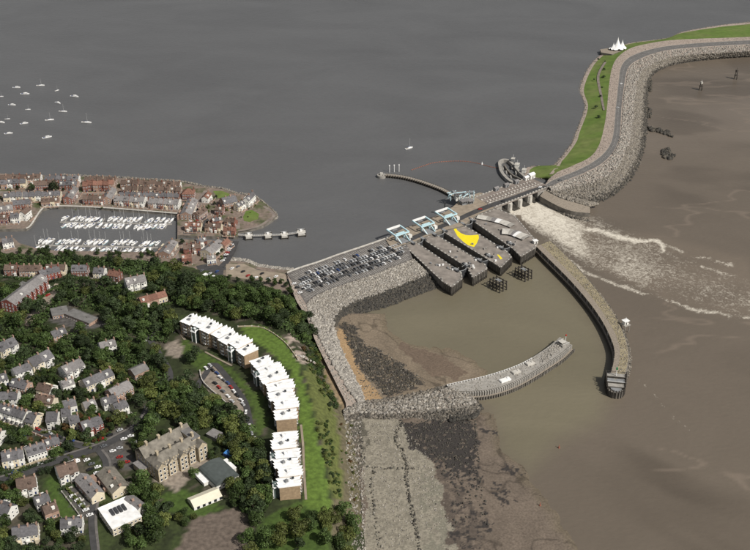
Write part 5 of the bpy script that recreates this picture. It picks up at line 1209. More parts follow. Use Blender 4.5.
for x, bw, bd, bh in bays:
    y = -D / 2 - bd / 2; m_ = MB(); w_, d_ = bw / 2, bd / 2 + .3
    m_.add([(x - w_, y - d_, -3), (x + w_, y - d_, -3), (x + w_, y + d_, -3), (x - w_, y + d_, -3), (x - w_, y - d_, bh - 2), (x + w_, y - d_, bh - 2), (x + w_, y + d_, bh - 2), (x - w_, y + d_, bh - 2), (x, y - d_, bh + 1), (x, y + d_, bh + 1)], [(0, 1, 5, 8, 4), (1, 2, 6, 5), (3, 0, 4, 7), (2, 3, 7, 9, 6)])
    b_o = m_.build('gabled_bay', M['tan_stone'], t)
    m_ = MB(); m_.add([(x - w_ - .3, y - d_ - .2, bh - 2.2), (x, y - d_ - .2, bh + 1.15), (x + w_ + .3, y - d_ - .2, bh - 2.2), (x - w_ - .3, y + d_ + 3.5, bh - 2.2), (x, y + d_ + 3.5, bh + 1.15), (x + w_ + .3, y + d_ + 3.5, bh - 2.2)], [(0, 1, 4, 3), (1, 2, 5, 4)]); m_.build('bay_roof', M['mossy_slate'], b_o)
    for s in range(3):
        for q in (-1, 1): link('window', win_mesh(1.5, 2.1), t, (x + q * bw * .23, y - d_ - .03, .9 + s * 3.6))
gx = [x for x, bw, bd, bh in bays]
for i in range(4):
    mx_ = (gx[i] + gx[i + 1]) / 2
    for s in range(3):
        for q in (-1, 1): link('window', win_mesh(1.4, 2.0), t, (mx_ + q * 1.3, -D / 2 - .03, .9 + s * 3.6))
for s in range(3):
    for q in range(6): link('window', win_mesh(1.4, 2.0), t, (-L / 2 - .03, -9 + q * 3.6, .9 + s * 3.6), -math.pi / 2)
    for q in range(6): link('window', win_mesh(1.4, 2.0), t, (L / 2 + .03, -9 + q * 3.6, .9 + s * 3.6), math.pi / 2)
for k in range(18): MB().box((-L / 2 + (k + .5) * L / 18, -D / 2 + .2, HH + .5), (1.2, .5, .9)).build('battlement', M['tan_stone'], t)
MB().box((-L / 2 - 2.5, 3, 2), (5, 10, 7)).build('side_wing', M['tan_stone'], t); MB().box((-L / 2 - 2.6, 3, 5.7), (5.4, 10.6, .4)).build('side_wing_roof', M['pale_slate'], t)
MB().box((L / 2 - 3.5, -3, HH + 1.6), (6, 13, 3.4)).build('tower_block', M['tan_stone'], t); MB().box((L / 2 - 3.5, -3, HH + 3.45), (6.6, 13.6, .3)).build('tower_roof', M['felt_roof'], t)
# ---- barrel roofed hall beside it
A_, B_ = G(211, 469), G(228, 486); c = (A_ + B_) / 2; dx = B_ - A_; rz = math.atan2(dx.y, dx.x); L = math.hypot(dx.x, dx.y); zb = Hs(c.x, c.y); FOOT.append((c.x, c.y, 14))
t = thing('sports_hall', 'dark barrel roofed hall with white side walls beside the mansion', 'hall', (c.x, c.y, zb), rz); W2 = 17.0
MB().box((0, 0, 1.2), (L, W2, 6.4)).build('wall', M['white_render'], t); m_ = MB(); n = 10; vs = []
for x in (-L / 2 - .4, L / 2 + .4):
    for k in range(n + 1):
        a = math.pi * k / n; vs.append((x, -math.cos(a) * (W2 / 2 + .4), 4.2 + math.sin(a) * 3.2))
m_.add(vs, [(k, k + 1, n + 2 + k, n + 1 + k) for k in range(n)] + [tuple(range(n, -1, -1)), tuple(range(n + 1, 2 * n + 2))]); m_.build('roof', M['green_felt'], t)
for k in range(5): link('window', win_mesh(1.5, 1.5), t, (L / 2 + .03, -6 + k * 3, 1.2), math.pi / 2)
for y in (-W2 / 2 - 2, W2 / 2 + 1.5): MB().box((-4, y, .8), (L * .55, 4, 4.4)).build('annex', M['white_render'], t); MB().box((-4, y, 3.15), (L * .55 + .6, 4.5, .3)).build('annex_roof', M['white_roof'], t)
# ---- white marquee
A_, B_ = G(191, 506), G(219, 495); c = (A_ + B_) / 2; dx = B_ - A_; rz = math.atan2(dx.y, dx.x); L = math.hypot(dx.x, dx.y); zb = Hs(c.x, c.y); FOOT.append((c.x, c.y, 14))
t = thing('marquee', 'long cream canvas marquee on the lawn below the barrel hall', 'marquee', (c.x, c.y, zb), rz); W2 = 10
link('roof', roof_mesh(L, W2, 2.8, 2.2, 'gable', 'cream_canvas', .1, .08), t); link('wall', wall_mesh(L, W2, 2.8, 2.2, True, 'cream_canvas'), t)
for k in range(10): MB().box((-L / 2 + (k + .5) * L / 10, -W2 / 2 - .04, 1.2), (1.9, .1, 2.0)).build('side_panel', M['glass' if k % 2 else 'white_paint'], t)
c = G(230, 456); t = thing('blue_container', 'bright blue covered skip beside the barrel roofed hall', 'container', (c.x, c.y, c.z), -.5)
MB().box((0, 0, 1.1), (8, 5, 2.8)).build('body', M['navy_canvas'], t); MB().box((0, 0, 2.6), (7.4, 4.4, .25)).build('cover', M['blue_plastic'], t)
c = G(26, 434); o = MB().box((0, 0, 1.2), (5, 3, 2.4)).box((0, 0, 2.5), (5.3, 3.3, .2)).box((1.2, -1.55, 1), (1.2, .1, 1.6)).build('garden_shed', M['blue_plastic'], None, (c.x, c.y, c.z), .3); tag(o, 'blue garden shed beside the upper road', 'shed')
c = G(215, 437); o = MB().box((0, 0, 1.5), (9, 7, 3)).box((0, 0, 3.1), (9.6, 7.6, .3)).box((2, -3.55, 1), (1.2, .1, 2)).build('garage', M['pale_slate'], None, (c.x, c.y, c.z), -.6); tag(o, 'pale grey garage among trees right of the mansion', 'garage'); FOOT.append((c.x, c.y, 7))
# ---- white roofed apartment blocks
def block(Lp, Rp, zr, n, lb, nwin, towers):
    a = np.array([U(*p, zr) for p in Lp]); b = np.array([U(*p, zr) for p in Rp])
    a = resample([Vector((*p, 0)) for p in a], n + 1)[:, :2]; b = resample([Vector((*p, 0)) for p in b], n + 1)[:, :2]
    cx, cy = ((a + b) / 2).mean(0); zg = Hs(cx, cy); o = np.array([cx, cy]); t = thing('apartment_block', lb, 'apartment block', (cx, cy, zg), 0, 'white roofed apartment blocks'); h = zr - zg - 1.2
    for i in range(n):
        m0, m1 = (a[i] + b[i]) / 2, (a[i + 1] + b[i + 1]) / 2; lat = (b[i] + b[i + 1] - a[i] - a[i + 1]); wd = np.linalg.norm(lat) / 2; lat = lat / np.linalg.norm(lat); off = lat * (.9 if i % 2 else -.9); hh = h + (.7 if i % 3 == 1 else 0)
        d_ = m1 - m0; Lu = np.linalg.norm(d_); d_ /= Lu; mid = (m0 + m1) / 2 + off - o; rz = math.atan2(d_[1], d_[0])     # local x along block
        FOOT.append((mid[0] + cx, mid[1] + cy, 10.5))
        def W_(x, y, z): return (mid[0] + d_[0] * x - d_[1] * y, mid[1] + d_[1] * x + d_[0] * y, z)
        MB().box(W_(0, 0, hh / 2 - 2), (Lu + .3 - .02 * (i % 2), wd, hh + 4), rz).build('wall', M['tan_brick'], t)
        rp = MB().box(W_(0, 0, hh + .17), (Lu + .1, wd + 1.2, .3), rz).build('roof', M['white_roof'], t)
        for sd in (-1, 1):     # small pointed gables along both eaves, flat white roof between
            for q in (-.66, 0, .66):
                x0 = q * Lu / 2 + (rng.random() - .5) * .8; w_ = Lu / 6 * (.75 + .3 * rng.random()); ye = wd / 2 + .5; zt = hh + .9 + .8 * rng.random(); dp = wd * (.22 + .22 * rng.random()); m_ = MB()
                m_.add([W_(x0 - w_, sd * ye, hh + .34), W_(x0, sd * (ye + .9 + .5 * rng.random()), zt), W_(x0 + w_, sd * ye, hh + .34), W_(x0, sd * (ye - dp), hh + .4)], [(0, 1, 3), (1, 2, 3), (0, 2, 1), (0, 3, 2)]); m_.build('roof_gable', M['white_roof'], rp)
        m_ = MB(); zt = hh + .9 + .6 * rng.random(); m_.add([W_(-Lu * .3, -wd * .2, hh + .33), W_(Lu * .3, -wd * .2, hh + .33), W_(Lu * .3, wd * .2, hh + .33), W_(-Lu * .3, wd * .2, hh + .33), W_(-Lu * .12, 0, zt), W_(Lu * .12, 0, zt)], [(0, 1, 5, 4), (1, 2, 5), (2, 3, 4, 5), (3, 0, 4)]); m_.build('roof_hip', M['white_roof'], rp)
        MB().box(W_(0, wd * .12, hh + 1.6), (2.2, 1.6, 1.1), rz + .3).build('roof_vent', M['white_roof' if i % 2 else 'grey_steel'], rp)
        if i % 2 == 0: MB().box(W_(Lu * .2, -wd * .2, hh + 1.7), (1.4, 1.4, 1.0), rz).build('roof_light', M['glass'], rp)
        st = max(2, int(hh // 2.9))
        for side in (-1, 1):
            nx, ny = -d_[1] * side, d_[0] * side
            if nx * -cx + ny * -cy < -200 : continue
            rw = rz + (0 if side == -1 else math.pi)
            for s in range(st):
                for q in (-.3, .3):
                    z = hh - (s + 1) * 2.9 + .7
                    p = W_(q * Lu, side * (wd / 2 + .03), z)
                    link('window', win_mesh(1.7, 1.5), t, p, rw)
                z = hh - (s + 1) * 2.9 + .35; MB().box(W_(0, side * (wd / 2 + .62), z + .08), (2.7, 1.2, .16), rz).box(W_(0, side * (wd / 2 + 1.17), z + .65), (2.7, .1, 1.0), rz).build('balcony', M['white_paint' if (i + s) % 3 else 'pale_slate'], t)
                link('window', win_mesh(2.0, 2.0), t, W_(0, side * (wd / 2 + .03), z + .2), rw)
        if i in towers:
            MB().box(W_(0, wd / 2 + 2.2, hh * .42), (4.2, 3.6, hh * .84 + 4), rz).build('stair_tower', M['green_glass'], t)
            for q in (-1, 1): MB().box(W_(q * 2.0, wd / 2 + 3.9, hh * .45), (.7, .7, hh * .95 + 4), rz).build('tower_fin', M['white_paint'], t)
            m_ = MB(); m_.add([W_(-2.9, wd / 2 + .6, hh * .92), W_(2.9, wd / 2 + .6, hh * .92), W_(2.9, wd / 2 + 4.8, hh * .8), W_(-2.9, wd / 2 + 4.8, hh * .8), W_(0, wd / 2 + 2.4, hh * 1.06)], [(0, 1, 4), (1, 2, 4), (2, 3, 4), (3, 0, 4), (3, 2, 1, 0)]); m_.build('tower_roof', M['white_roof'], t)
    return t
# local +y lies on the left (road) side because each block runs away from the camera to the near end reversed
block([(245, 353.5), (232, 345.5), (206, 331), (181, 319.5)], [(259, 349), (246, 338), (217, 322.5), (191, 312.5)], 34, 7, 'upper white roofed apartment block, farthest from the camera', 3, (1, 5))
block([(278, 419), (273, 400), (263, 380), (252, 359)], [(297.5, 417), (294, 391), (285, 370.5), (266, 354.5)], 33, 7, 'middle white roofed apartment block, curving along the lawn', 3, (5,))
block([(281, 486), (276.5, 462), (274.5, 446), (273, 430)], [(301.5, 485), (298.5, 462), (296.5, 446), (294.5, 431)], 33, 6, 'nearest white roofed apartment block with plain tan end wall', 3, (0, 3))
# ================================================================== BOATS
def hull_mesh(L, Bm, free, mt, band):
    n = 9; m_ = MB(); secs = []
    for i in range(n):
        s = i / (n - 1); x = -L / 2 + L * s; wd = Bm / 2 * (.78 + .22 * math.sin(min(1, s / .45) * math.pi / 2)) * (1 - max(0, (s - .5) / .5) ** 2.2) + .03; sh = free * (1 + .25 * s * s)
        secs.append([(x, 0, -.5 + .35 * s ** 4), (x, -wd * .7, -.15), (x, -wd, sh), (x, wd, sh), (x, wd * .7, -.15)])
    vs = [p for q in secs for p in q]
    for i in range(n - 1):
        for k in range(5):
            m_.f.append((5 * i + k, 5 * i + 5 + k, 5 * i + 5 + (k + 1) % 5, 5 * i + (k + 1) % 5)); m_.m.append(1 if k == 2 else 0)
    m_.v = vs; m_.f.append((0, 1, 2, 3, 4)); m_.m.append(0)
    return m_.mesh('hull', [mt, band])
def boat_kit(L, col, sail):
    Bm = L * .30; hl = hull_mesh(L, Bm, .95, M[col], M['white_paint'])
    if sail:
        cb = MB().box((L * .06, 0, 1.25), (L * .36, Bm * .52, .6), taper=.96).box((L * .06, 0, 1.58), (L * .30, Bm * .42, .08)).mesh('cabin', M['white_paint'])
        ck = MB().box((-L * .28, 0, 1.08), (L * .24, Bm * .5, .1)).mesh('cockpit', M['timber_deck'])
        ms = MB().tube((L * .1, 0, 1.0), (L * .1, 0, 1.0 + L * 1.1), .075, .05, 5).mesh('mast', M['white_paint'])
        bm_ = MB().tube((L * .1, 0, 2.4), (-L * .32, 0, 2.5), .24, .2, 7).mesh('sail_cover', M['navy_canvas' if col != 'navy_canvas' else 'white_paint'])
        rg = MB().tube((L * .1, 0, 1 + L * 1.15), (L * .48, 0, 1.2), .025, n=4).tube((L * .1, 0, 1 + L * 1.15), (-L * .48, 0, 1.1), .025, n=4).tube((L * .1, -.9, 1 + L * .75), (L * .1, .9, 1 + L * .75), .04, n=4).mesh('rigging', M['grey_steel'])
        return [('hull', hl), ('cabin', cb), ('cockpit', ck), ('mast', ms), ('sail_cover', bm_), ('rigging', rg)]
    cb = MB().box((L * .08, 0, 1.55), (L * .42, Bm * .66, 1.2), taper=.97).mesh('cabin', M['white_paint'])
    wsn = MB().box((L * .08, 0, 1.75), (L * .424, Bm * .664, .5)).mesh('windscreen', M['glass'])
    fl = MB().box((L * .0, 0, 2.2), (L * .26, Bm * .56, .3)).box((L * .08, 0, 2.6), (.25, Bm * .5, .6)).mesh('flybridge', M['white_paint'])
    ck = MB().box((-L * .3, 0, 1.08), (L * .2, Bm * .6, .12)).mesh('cockpit', M['navy_canvas'])
    return [('hull', hl), ('cabin', cb), ('windscreen', wsn), ('flybridge', fl), ('cockpit', ck)]
KIT = {(c, s, L): boat_kit(L, c, s) for c, s, L in (('white_paint', 1, 10.5), ('white_paint', 0, 9.5), ('navy_canvas', 1, 11), ('white_paint', 1, 12.5), ('white_paint', 0, 11.5), ('pale_blue_steel', 1, 9.5))}
KEYS = list(KIT)
def boat(c, rz, key, label, group):
    t = thing('sailing_yacht' if key[1] else 'motor_boat', label, 'yacht' if key[1] else 'boat', c, rz, group)
    for nm, me in KIT[key]: link(nm, me, t)
    return t
CN = {'white_paint': 'white', 'navy_canvas': 'dark blue', 'pale_blue_steel': 'pale blue'}
def pontoon(p0, p1, lb, fingers):
    A_, B_ = U3(*p0, BAYZ), U3(*p1, BAYZ); c = (A_ + B_) / 2; d = B_ - A_; L = d.length; rz = math.atan2(d.y, d.x); t = thing('pontoon', lb, 'pontoon', (c.x, c.y, BAYZ), rz, 'marina pontoons')
    MB().box((0, 0, .25), (L, 2.2, .7)).build('walkway', M['concrete'], t)
    for k in range(fingers):
        x = -L / 2 + (k + .5) * L / fingers
        for s in (-1, 1): MB().box((x, s * 5.4, .2), (.9, 8.6, .5)).build('finger', M['concrete'], t)
    for k in range(6): x = -L / 2 + 4 + k * (L - 8) / 5; MB().tube((x, 1.3, -3), (x, 1.3, 3), .25).build('pile', M['timber_dark'], t)
    return A_, B_, rz
for nm, p0, p1, nA, nB in (('far', (60, 222.5), (172, 224.5), 24, 25), ('near', (36, 245.5), (158, 248), 26, 22)):
    A_, B_, rz = pontoon(p0, p1, f"{nm} floating pontoon in the marina basin", 12)
    for side, n in ((1, nA), (-1, nB)):
        for k in range(n):
            if (k * 7 + side + n) % (6 if nm == 'near' else 8) == 0: continue
            f = (k + .5) / n; c = A_.lerp(B_, f) + Vector((-math.sin(rz), math.cos(rz), 0)) * side * 7.4
            key = KEYS[[0, 1, 3, 0, 4, 2, 1, 0, 5, 3][(k * 3 + n) % 10]]
            c += Vector((rng.normal() * .4, rng.normal() * 1.0, 0))
            boat((c.x, c.y, BAYZ + .05), rz + math.pi / 2 - .34 + (0 if rng.random() < .6 else math.pi) + rng.normal() * .10, key, f"{CN[key[0]]} {'sailing yacht' if key[1] else 'motor boat'}, {ORD[k]} berth from left, {'far' if side > 0 else 'near'} side of {nm} pontoon", f"boats along the {nm} pontoon")
moor = [(16.5, 87, 0), (40.5, 85, 1), (25, 93.5, 0), (74.5, 96, 0), (58, 102.5, 0), (12, 104.5, 0), (63, 111, 1), (49.5, 119.5, 1), (24, 123, 0), (86.5, 122, 1), (8.5, 133, 0), (47, 137, 0), (7.5, 118.5, 1), (1, 96, 1), (57, 90, 1), (28, 109, 1), (1, 122, 0)]
for k, (u, v, s) in enumerate(moor):
    c = U3(u, v + .6, BAYZ); key = (('white_paint', 1, 12.5) if s else ('white_paint', 0, 11.5))
    near = {0: 'in the back row at left', 1: 'farthest out of all the moored boats', 2: 'between the two back row boats', 3: 'at the upper right of the moored fleet', 4: 'right of centre among the moored fleet', 5: 'left of centre in the moored fleet', 6: 'below and right of the fleet centre', 7: 'in the middle of the lower moored fleet', 8: 'in the lower left of the fleet', 9: 'alone at the right end of the moored fleet', 10: 'at the lower left corner of the fleet', 11: 'nearest the houses of all moored boats', 12: 'small beside the left edge, above the lower corner boat', 13: 'cut by the left edge, higher of two', 14: 'tiny near the back of the fleet', 15: 'tiny in the centre of the fleet', 16: 'cut by the left edge, lower of two'}[k]
    t = boat((c.x, c.y, BAYZ + .05), .15 + rng.normal() * .25, key, f"white moored {'yacht' if s else 'motor boat'} {near}", 'boats moored in the open bay')
    t.scale = (.5, .5, .45) if k in (12, 13, 14, 15) else (1.0, 1.0, .85) if k in (11, 9, 3, 2) else (.85, .85, .7)
c = U3(409, 148.5, BAYZ); boat((c.x, c.y, BAYZ + .05), .6, ('white_paint', 1, 10.5), 'lone white sailing yacht in the bay beyond the jetty', None)
# ================================================================== CARS
CARM = {}
wheel = MB().tube((0, -.11, 0), (0, .11, 0), .32, n=10).mesh('wheel', M['rubber'])
for c_ in ('white', 'silver', 'black', 'grey', 'blue', 'red'):
    b_ = MB(); b_.box((0, 0, .55), (4.3, 1.75, .6), taper=.97); b_.add([(-1.5, -.8, .85), (1.0, -.8, .85), (1.0, .8, .85), (-1.5, .8, .85), (-1.1, -.66, 1.45), (.35, -.66, 1.45), (.35, .66, 1.45), (-1.1, .66, 1.45)], [(4, 5, 6, 7), (0, 1, 5, 4), (2, 3, 7, 6), (1, 2, 6, 5), (3, 0, 4, 7)])
    CARM[c_] = b_.mesh('body', M['car_' + c_])
glassm = MB().add([(-1.42, -.83, .92), (.85, -.83, .92), (.32, -.69, 1.38), (-1.08, -.69, 1.38), (-1.42, .83, .92), (.85, .83, .92), (.32, .69, 1.38), (-1.08, .69, 1.38)], [(0, 1, 2, 3), (7, 6, 5, 4)]).add([(.98, -.72, .92), (.98, .72, .92), (.42, .6, 1.4), (.42, -.6, 1.4), (-1.5, -.72, .92), (-1.5, .72, .92), (-1.16, .6, 1.4), (-1.16, -.6, 1.4)], [(0, 1, 2, 3), (7, 6, 5, 4)]).mesh('glass', M['glass'])
vanb = MB().box((-.3, 0, 1.25), (4.6, 1.95, 1.9)).box((2.3, 0, .85), (.9, 1.9, 1.1)).mesh('body', M['car_white'])
vang = MB().box((1.75, 0, 1.75), (.55, 1.97, .6)).mesh('glass', M['glass'])
NC = [0]
def car(p, rz, c_, label, group, van=False):
    t = thing('parked_van' if van else 'parked_car', label, 'van' if van else 'car', p, rz, group); link('body', vanb if van else CARM[c_], t); link('glass', vang if van else glassm, t)
    for x in (-1.35, 1.3):
        for y in (-.8, .8): link('wheel', wheel, t, (x, y, .32))
    NC[0] += 1
CC = ['silver', 'grey', 'white', 'black', 'silver', 'grey', 'silver', 'black', 'blue', 'silver', 'grey', 'white', 'grey']
pb, pt = resample(Lb, 100), resample(Lt, 100)
for ri, (tt, s0, s1, st) in enumerate(((.24, .10, .80, 3.4), (.36, .06, .94, 3.1), (.50, .05, .95, 3.1), (.64, .05, .95, 3.1), (.80, .08, .90, 3.4))):
    ln = pb * (1 - tt) + pt * tt; Lr = np.linalg.norm(np.diff(ln, axis=0), axis=1).sum(); n = int((s1 - s0) * Lr / st); j = 0
    for k in range(n):
        if rng.random() < (.10 if ri in (1, 2, 3) else .35): continue
        s = (s0 + (s1 - s0) * (k + .5) / n) * 99; i = int(s); p = ln[i] * (1 - s + i) + ln[min(i + 1, 99)] * (s - i); d = ln[min(i + 1, 99)] - ln[max(i - 1, 0)]
        c_ = CC[(k * 5 + ri * 3 + int(rng.random() * 3)) % len(CC)]
        car((p[0], p[1], 9.06), math.atan2(d[1], d[0]) + math.pi / 2, c_, f"{c_} car, {ORD[j]} from left in {['farthest', 'second farthest', 'middle', 'second nearest', 'nearest'][ri]} row of the barrage car park", f"cars parked on the barrage, {ORD[ri]} row"); j += 1
# painted bay lines of the car park
mb = MB()
for tt in (.12, .24, .36, .50, .64, .80, .92):
    ln = resample([Vector(q) for q in pb * (1 - tt) + pt * tt], 62)
    for i in range(2, 60):
        p = ln[i] + (0, 0, .07); d = ln[i + 1] - ln[i - 1]; d /= np.linalg.norm(d); nr = np.array([-d[1], d[0], 0]); q = d * .16
        mb.add([p - nr * 2.4 - q, p - nr * 2.4 + q, p + nr * 2.4 + q, p + nr * 2.4 - q], [(0, 1, 2, 3)])
kind(mb.build('bay_marking', M['pale_concrete']), 'structure')
# low lamp posts between the rows
for k in range(7):
    for r_i, tt in enumerate((.2, .5, .78)):
        s = 10 + k * 12; p = pb[s] * (1 - tt) + pt[s] * tt; t = thing('street_lamp', f"street lamp, {ORD[k]} from the left in the {['far', 'middle', 'near'][r_i]} line of the car park", 'street lamp', (p[0], p[1], 9.0), .4, 'street lamps of the car park')
        MB().tube((0, 0, 0), (0, 0, 6), .09, .06, 6).build('post', M['grey_steel'], t); MB().box((.5, 0, 6.05), (1.2, .25, .12)).build('lamp_head', M['white_paint'], t)
def cars(pts, rz, where, lvl='h', group=None, vans=(), cols=None):
    for k, (u, v) in enumerate(pts):
        p = G(u, v) if lvl == 'h' else U3(u, v, lvl); c_ = (cols[k % len(cols)] if cols else CC[(k * 3 + len(pts)) % len(CC)]); vn = k in vans
        z = p.z + (.5 if lvl == 'h' else .06); car((p.x, p.y, z), rz + rng.normal() * .06, c_, f"{'white van' if vn else c_ + ' car'}, {ORD[k]} from the left {where}" if len(pts) > 1 else f"{c_} car {where}", group or 'cars ' + where, vn)
cars([(206, 369), (210, 366), (213, 371), (217, 374), (220, 378), (224, 381), (228, 384), (231, 388), (234, 392), (237, 396), (241, 401), (243, 405)], 2.3, 'in the yard beside the upper apartments', cols=['white', 'silver', 'black', 'blue', 'white', 'grey', 'blue', 'red', 'white', 'black'])
cars([(215, 384), (219, 388), (223, 392), (228, 397), (232, 402)], 2.3, 'in the second line of the apartment yard', cols=['black', 'red', 'grey', 'white', 'silver'])
cars([(246, 413), (248, 420), (250, 427), (252, 434), (255, 440)], 1.7, 'along the drive beside the middle apartments', cols=['white', 'black', 'white', 'silver', 'white'])
cars([(76, 463), (87, 461), (92, 465), (98, 468), (90, 470.5), (97, 474)], .5, 'parked below the junction', cols=['white', 'white', 'grey', 'white', 'black', 'white'], vans=(0,))
cars([(113, 452), (120, 449), (124, 440), (131, 437), (134, 443), (120, 458), (127, 463)], .3, 'on the forecourt left of the mansion', cols=['white', 'silver', 'white', 'white', 'white', 'red', 'red'])
cars([(73, 497), (78, 501), (82, 506), (86, 511), (90, 516)], .6, 'in the yard below the green garden', cols=['white', 'white', 'silver', 'white', 'white'])
cars([(101, 440), (110, 436), (120, 431), (104, 447), (66, 453), (40, 465), (15, 473)], .55, 'parked along the lower road', cols=['red', 'black', 'silver', 'grey', 'black', 'silver', 'blue'])
cars([(12, 419), (26, 424), (38, 430), (50, 434), (60, 438), (72, 441)], -.55, 'parked along the upper road', cols=['grey', 'black', 'red', 'silver', 'black', 'blue'])
cars([(30, 318), (36, 311), (42, 304), (48, 296), (54, 288)], .9, 'in the yard beside the red terrace', cols=['black', 'grey', 'black', 'red', 'black'])
cars([(144, 342), (168, 330), (172, 331)], .4, 'on the drive left of the upper apartments', cols=['white', 'black', 'grey'])
cars([(205, 276), (207, 278), (210, 274), (213, 277), (217, 272), (219, 279), (202, 271), (215, 281)], 1.0, 'in the asphalt parking area by the wood', VZ, cols=['white', 'white', 'silver', 'white', 'blue', 'white', 'grey', 'red'], vans=(0, 1))
cars([(222.5, 261), (223.8, 259), (225, 257), (226.2, 255), (227.4, 253), (228.6, 251), (229.6, 249), (230.6, 247), (231.6, 245)], .3, 'in the quay row beside the marina entrance', VZ, cols=['white', 'silver', 'black', 'white', 'red', 'silver', 'white', 'grey', 'white'])
cars([(232, 269), (238, 267), (243, 272), (248, 276), (256, 278), (262, 274), (268, 279), (276, 277)], .8, 'on the paved yard near the barrage', VZ, cols=['white', 'grey', 'black', 'red', 'white', 'black', 'silver', 'white'])
cars([(294, 284), (297, 288), (301, 285), (304, 289), (300, 293), (308, 288)], .4, 'at the near corner of the car park', 9.0, cols=['white', 'black', 'silver', 'black', 'white', 'silver'])
cars([(190, 222), (197, 221), (186, 236.5) if False else (203, 214), (211, 226)], .7, 'on the village lane', VZ, cols=['white', 'red', 'silver', 'grey'])
cars([(617.5, 108), (621, 84), (560, 180.5), (540, 187.5), (503, 201.5), (480, 209.5)], .4, 'driving on the barrage road', 10.03, 'cars on the barrage road', cols=['silver', 'white', 'grey', 'white', 'black', 'red'])
# ================================================================== TREES
def crown_mesh(R, Hc, n, lm, seed, lf=.95, cone=False):
    r = np.random.default_rng(seed); nb = 11; cen = []
    for k in range(nb):
        a = r.random() * 6.283; q = r.random() ** .6; zz = r.random()
        env = math.sin(math.pi * min(.97, .12 + .80 * zz)) if not cone else (1 - zz) * .95 + .05
        cen.append((R * .62 * q * env * math.cos(a), R * .62 * q * env * math.sin(a), Hc * (.22 + .66 * zz), R * (.34 + .2 * r.random()) * (.55 + .45 * env)))
    cen = np.array(cen); wts = cen[:, 3] ** 2; wts /= wts.sum(); idx = r.choice(nb, n, p=wts); c = cen[idx]
    v = r.normal(size=(n, 3)); v /= np.linalg.norm(v, axis=1)[:, None]; v[:, 2] = np.where(v[:, 2] < -.35, -v[:, 2], v[:, 2])
    p = c[:, :3] + v * c[:, 3:4] * (.72 + .36 * r.random((n, 1))) * np.array([1, 1, .85])
    nrm = v + r.normal(size=(n, 3)) * .55; nrm /= np.linalg.norm(nrm, axis=1)[:, None]
    a = np.cross(nrm, r.normal(size=(n, 3))); a /= np.linalg.norm(a, axis=1)[:, None]; b = np.cross(nrm, a)
    s = lf * (.55 + .75 * r.random((n, 1))) * .5
    V = np.stack([p - a * s, p + b * s * .75 , p + a * s, p - b * s * .75], 1).reshape(-1, 3)
    tone = (.65 + .7 * r.random(nb))[idx] * (.75 + .5 * r.random(n)); col = np.repeat(np.stack([tone * 1.02, tone, tone * .95], 1), 4, 0)
    return bigmesh('crown', V, np.arange(4 * n).reshape(n, 4), M[lm], col)
def trunk_mesh(R, Hc):
    m_ = MB(); m_.tube((0, 0, -1.5), (0, 0, Hc * .45), .38, .22, 7)
    for k in range(5):
        a = k * 1.3; m_.tube((0, 0, Hc * (.26 + .04 * k)), (R * .5 * math.cos(a), R * .5 * math.sin(a), Hc * (.55 + .06 * k)), .16, .05, 5)
    return m_.mesh('trunk', M['bark'])
KT = []
for k, (R, Hc, n, lm) in enumerate(((5.6, 11, 1100, 'leaf'), (6.2, 12.5, 1300, 'leaf'), (5.0, 10, 1000, 'leaf_dark'), (5.4, 11, 1100, 'leaf_olive'), (4.4, 8.5, 850, 'leaf_pale'), (6.0, 12, 1200, 'leaf_dark'), (4.2, 8, 800, 'leaf_rust'), (5.2, 10.5, 1050, 'leaf'), (3.4, 14, 1000, 'leaf_dark'))):
    KT.append((crown_mesh(R, Hc, n, lm, 50 + k, cone=(k == 8)), trunk_mesh(R, Hc), R, lm))
TL = {'leaf': 'dark green', 'leaf_dark': 'very dark green', 'leaf_olive': 'olive green', 'leaf_pale': 'pale green', 'leaf_rust': 'rusty brown'}
TREES = []; NT = [0]
def tree(x, y, z, k, s, where, unique=None):
    if not unique: QUEUE.append((x, y, z, k, s, where)); TREES.append((x, y, KT[k][2] * s)); return
    plant(x, y, z, k, s, where, unique)
QUEUE = []
def plant(x, y, z, k, s, where, unique=None):
    t = thing('conifer_tree' if k == 8 else 'broadleaf_tree', unique or f"{TL[KT[k][3]]} {'narrow conifer' if k == 8 else 'broadleaf tree'} {where}", 'tree', (x, y, z), rng.random() * 6.28, f"trees {where}, {TL[KT[k][3]]}" + (' conifers' if k == 8 else ''))
    t.scale = (s, s, s * (.85 + .3 * rng.random())); link('trunk', KT[k][1], t); link('crown', KT[k][0], t).scale = (1.14, 1.14, 1.06); NT[0] += 1
    if unique: TREES.append((x, y, KT[k][2] * s))
def clear(x, y, r, sp):
    for fx, fy, fr in FOOT:
        if (x - fx) ** 2 + (y - fy) ** 2 < (fr + r * .45) ** 2: return False
    for tx, ty, tr in TREES:
        if (x - tx) ** 2 + (y - ty) ** 2 < (sp * (tr + r)) ** 2: return False
    return True
ROADS = [[tuple(G(*p)[:2]) for p in r] for r in (R1, R2, R3)] + [[tuple(G(*p)[:2]) for p in r] for r in ([(250, 425), (246, 405), (238, 392), (226, 376), (214, 364)], [(27, 326), (40, 306), (50, 293), (58, 284)])]
NOTREE = [LAWN, LAWN3, LAWN4, YARD1, YARD2, YARD3, YARD4, YARD5, YARD6, YARD7, GRAVEL_Y]
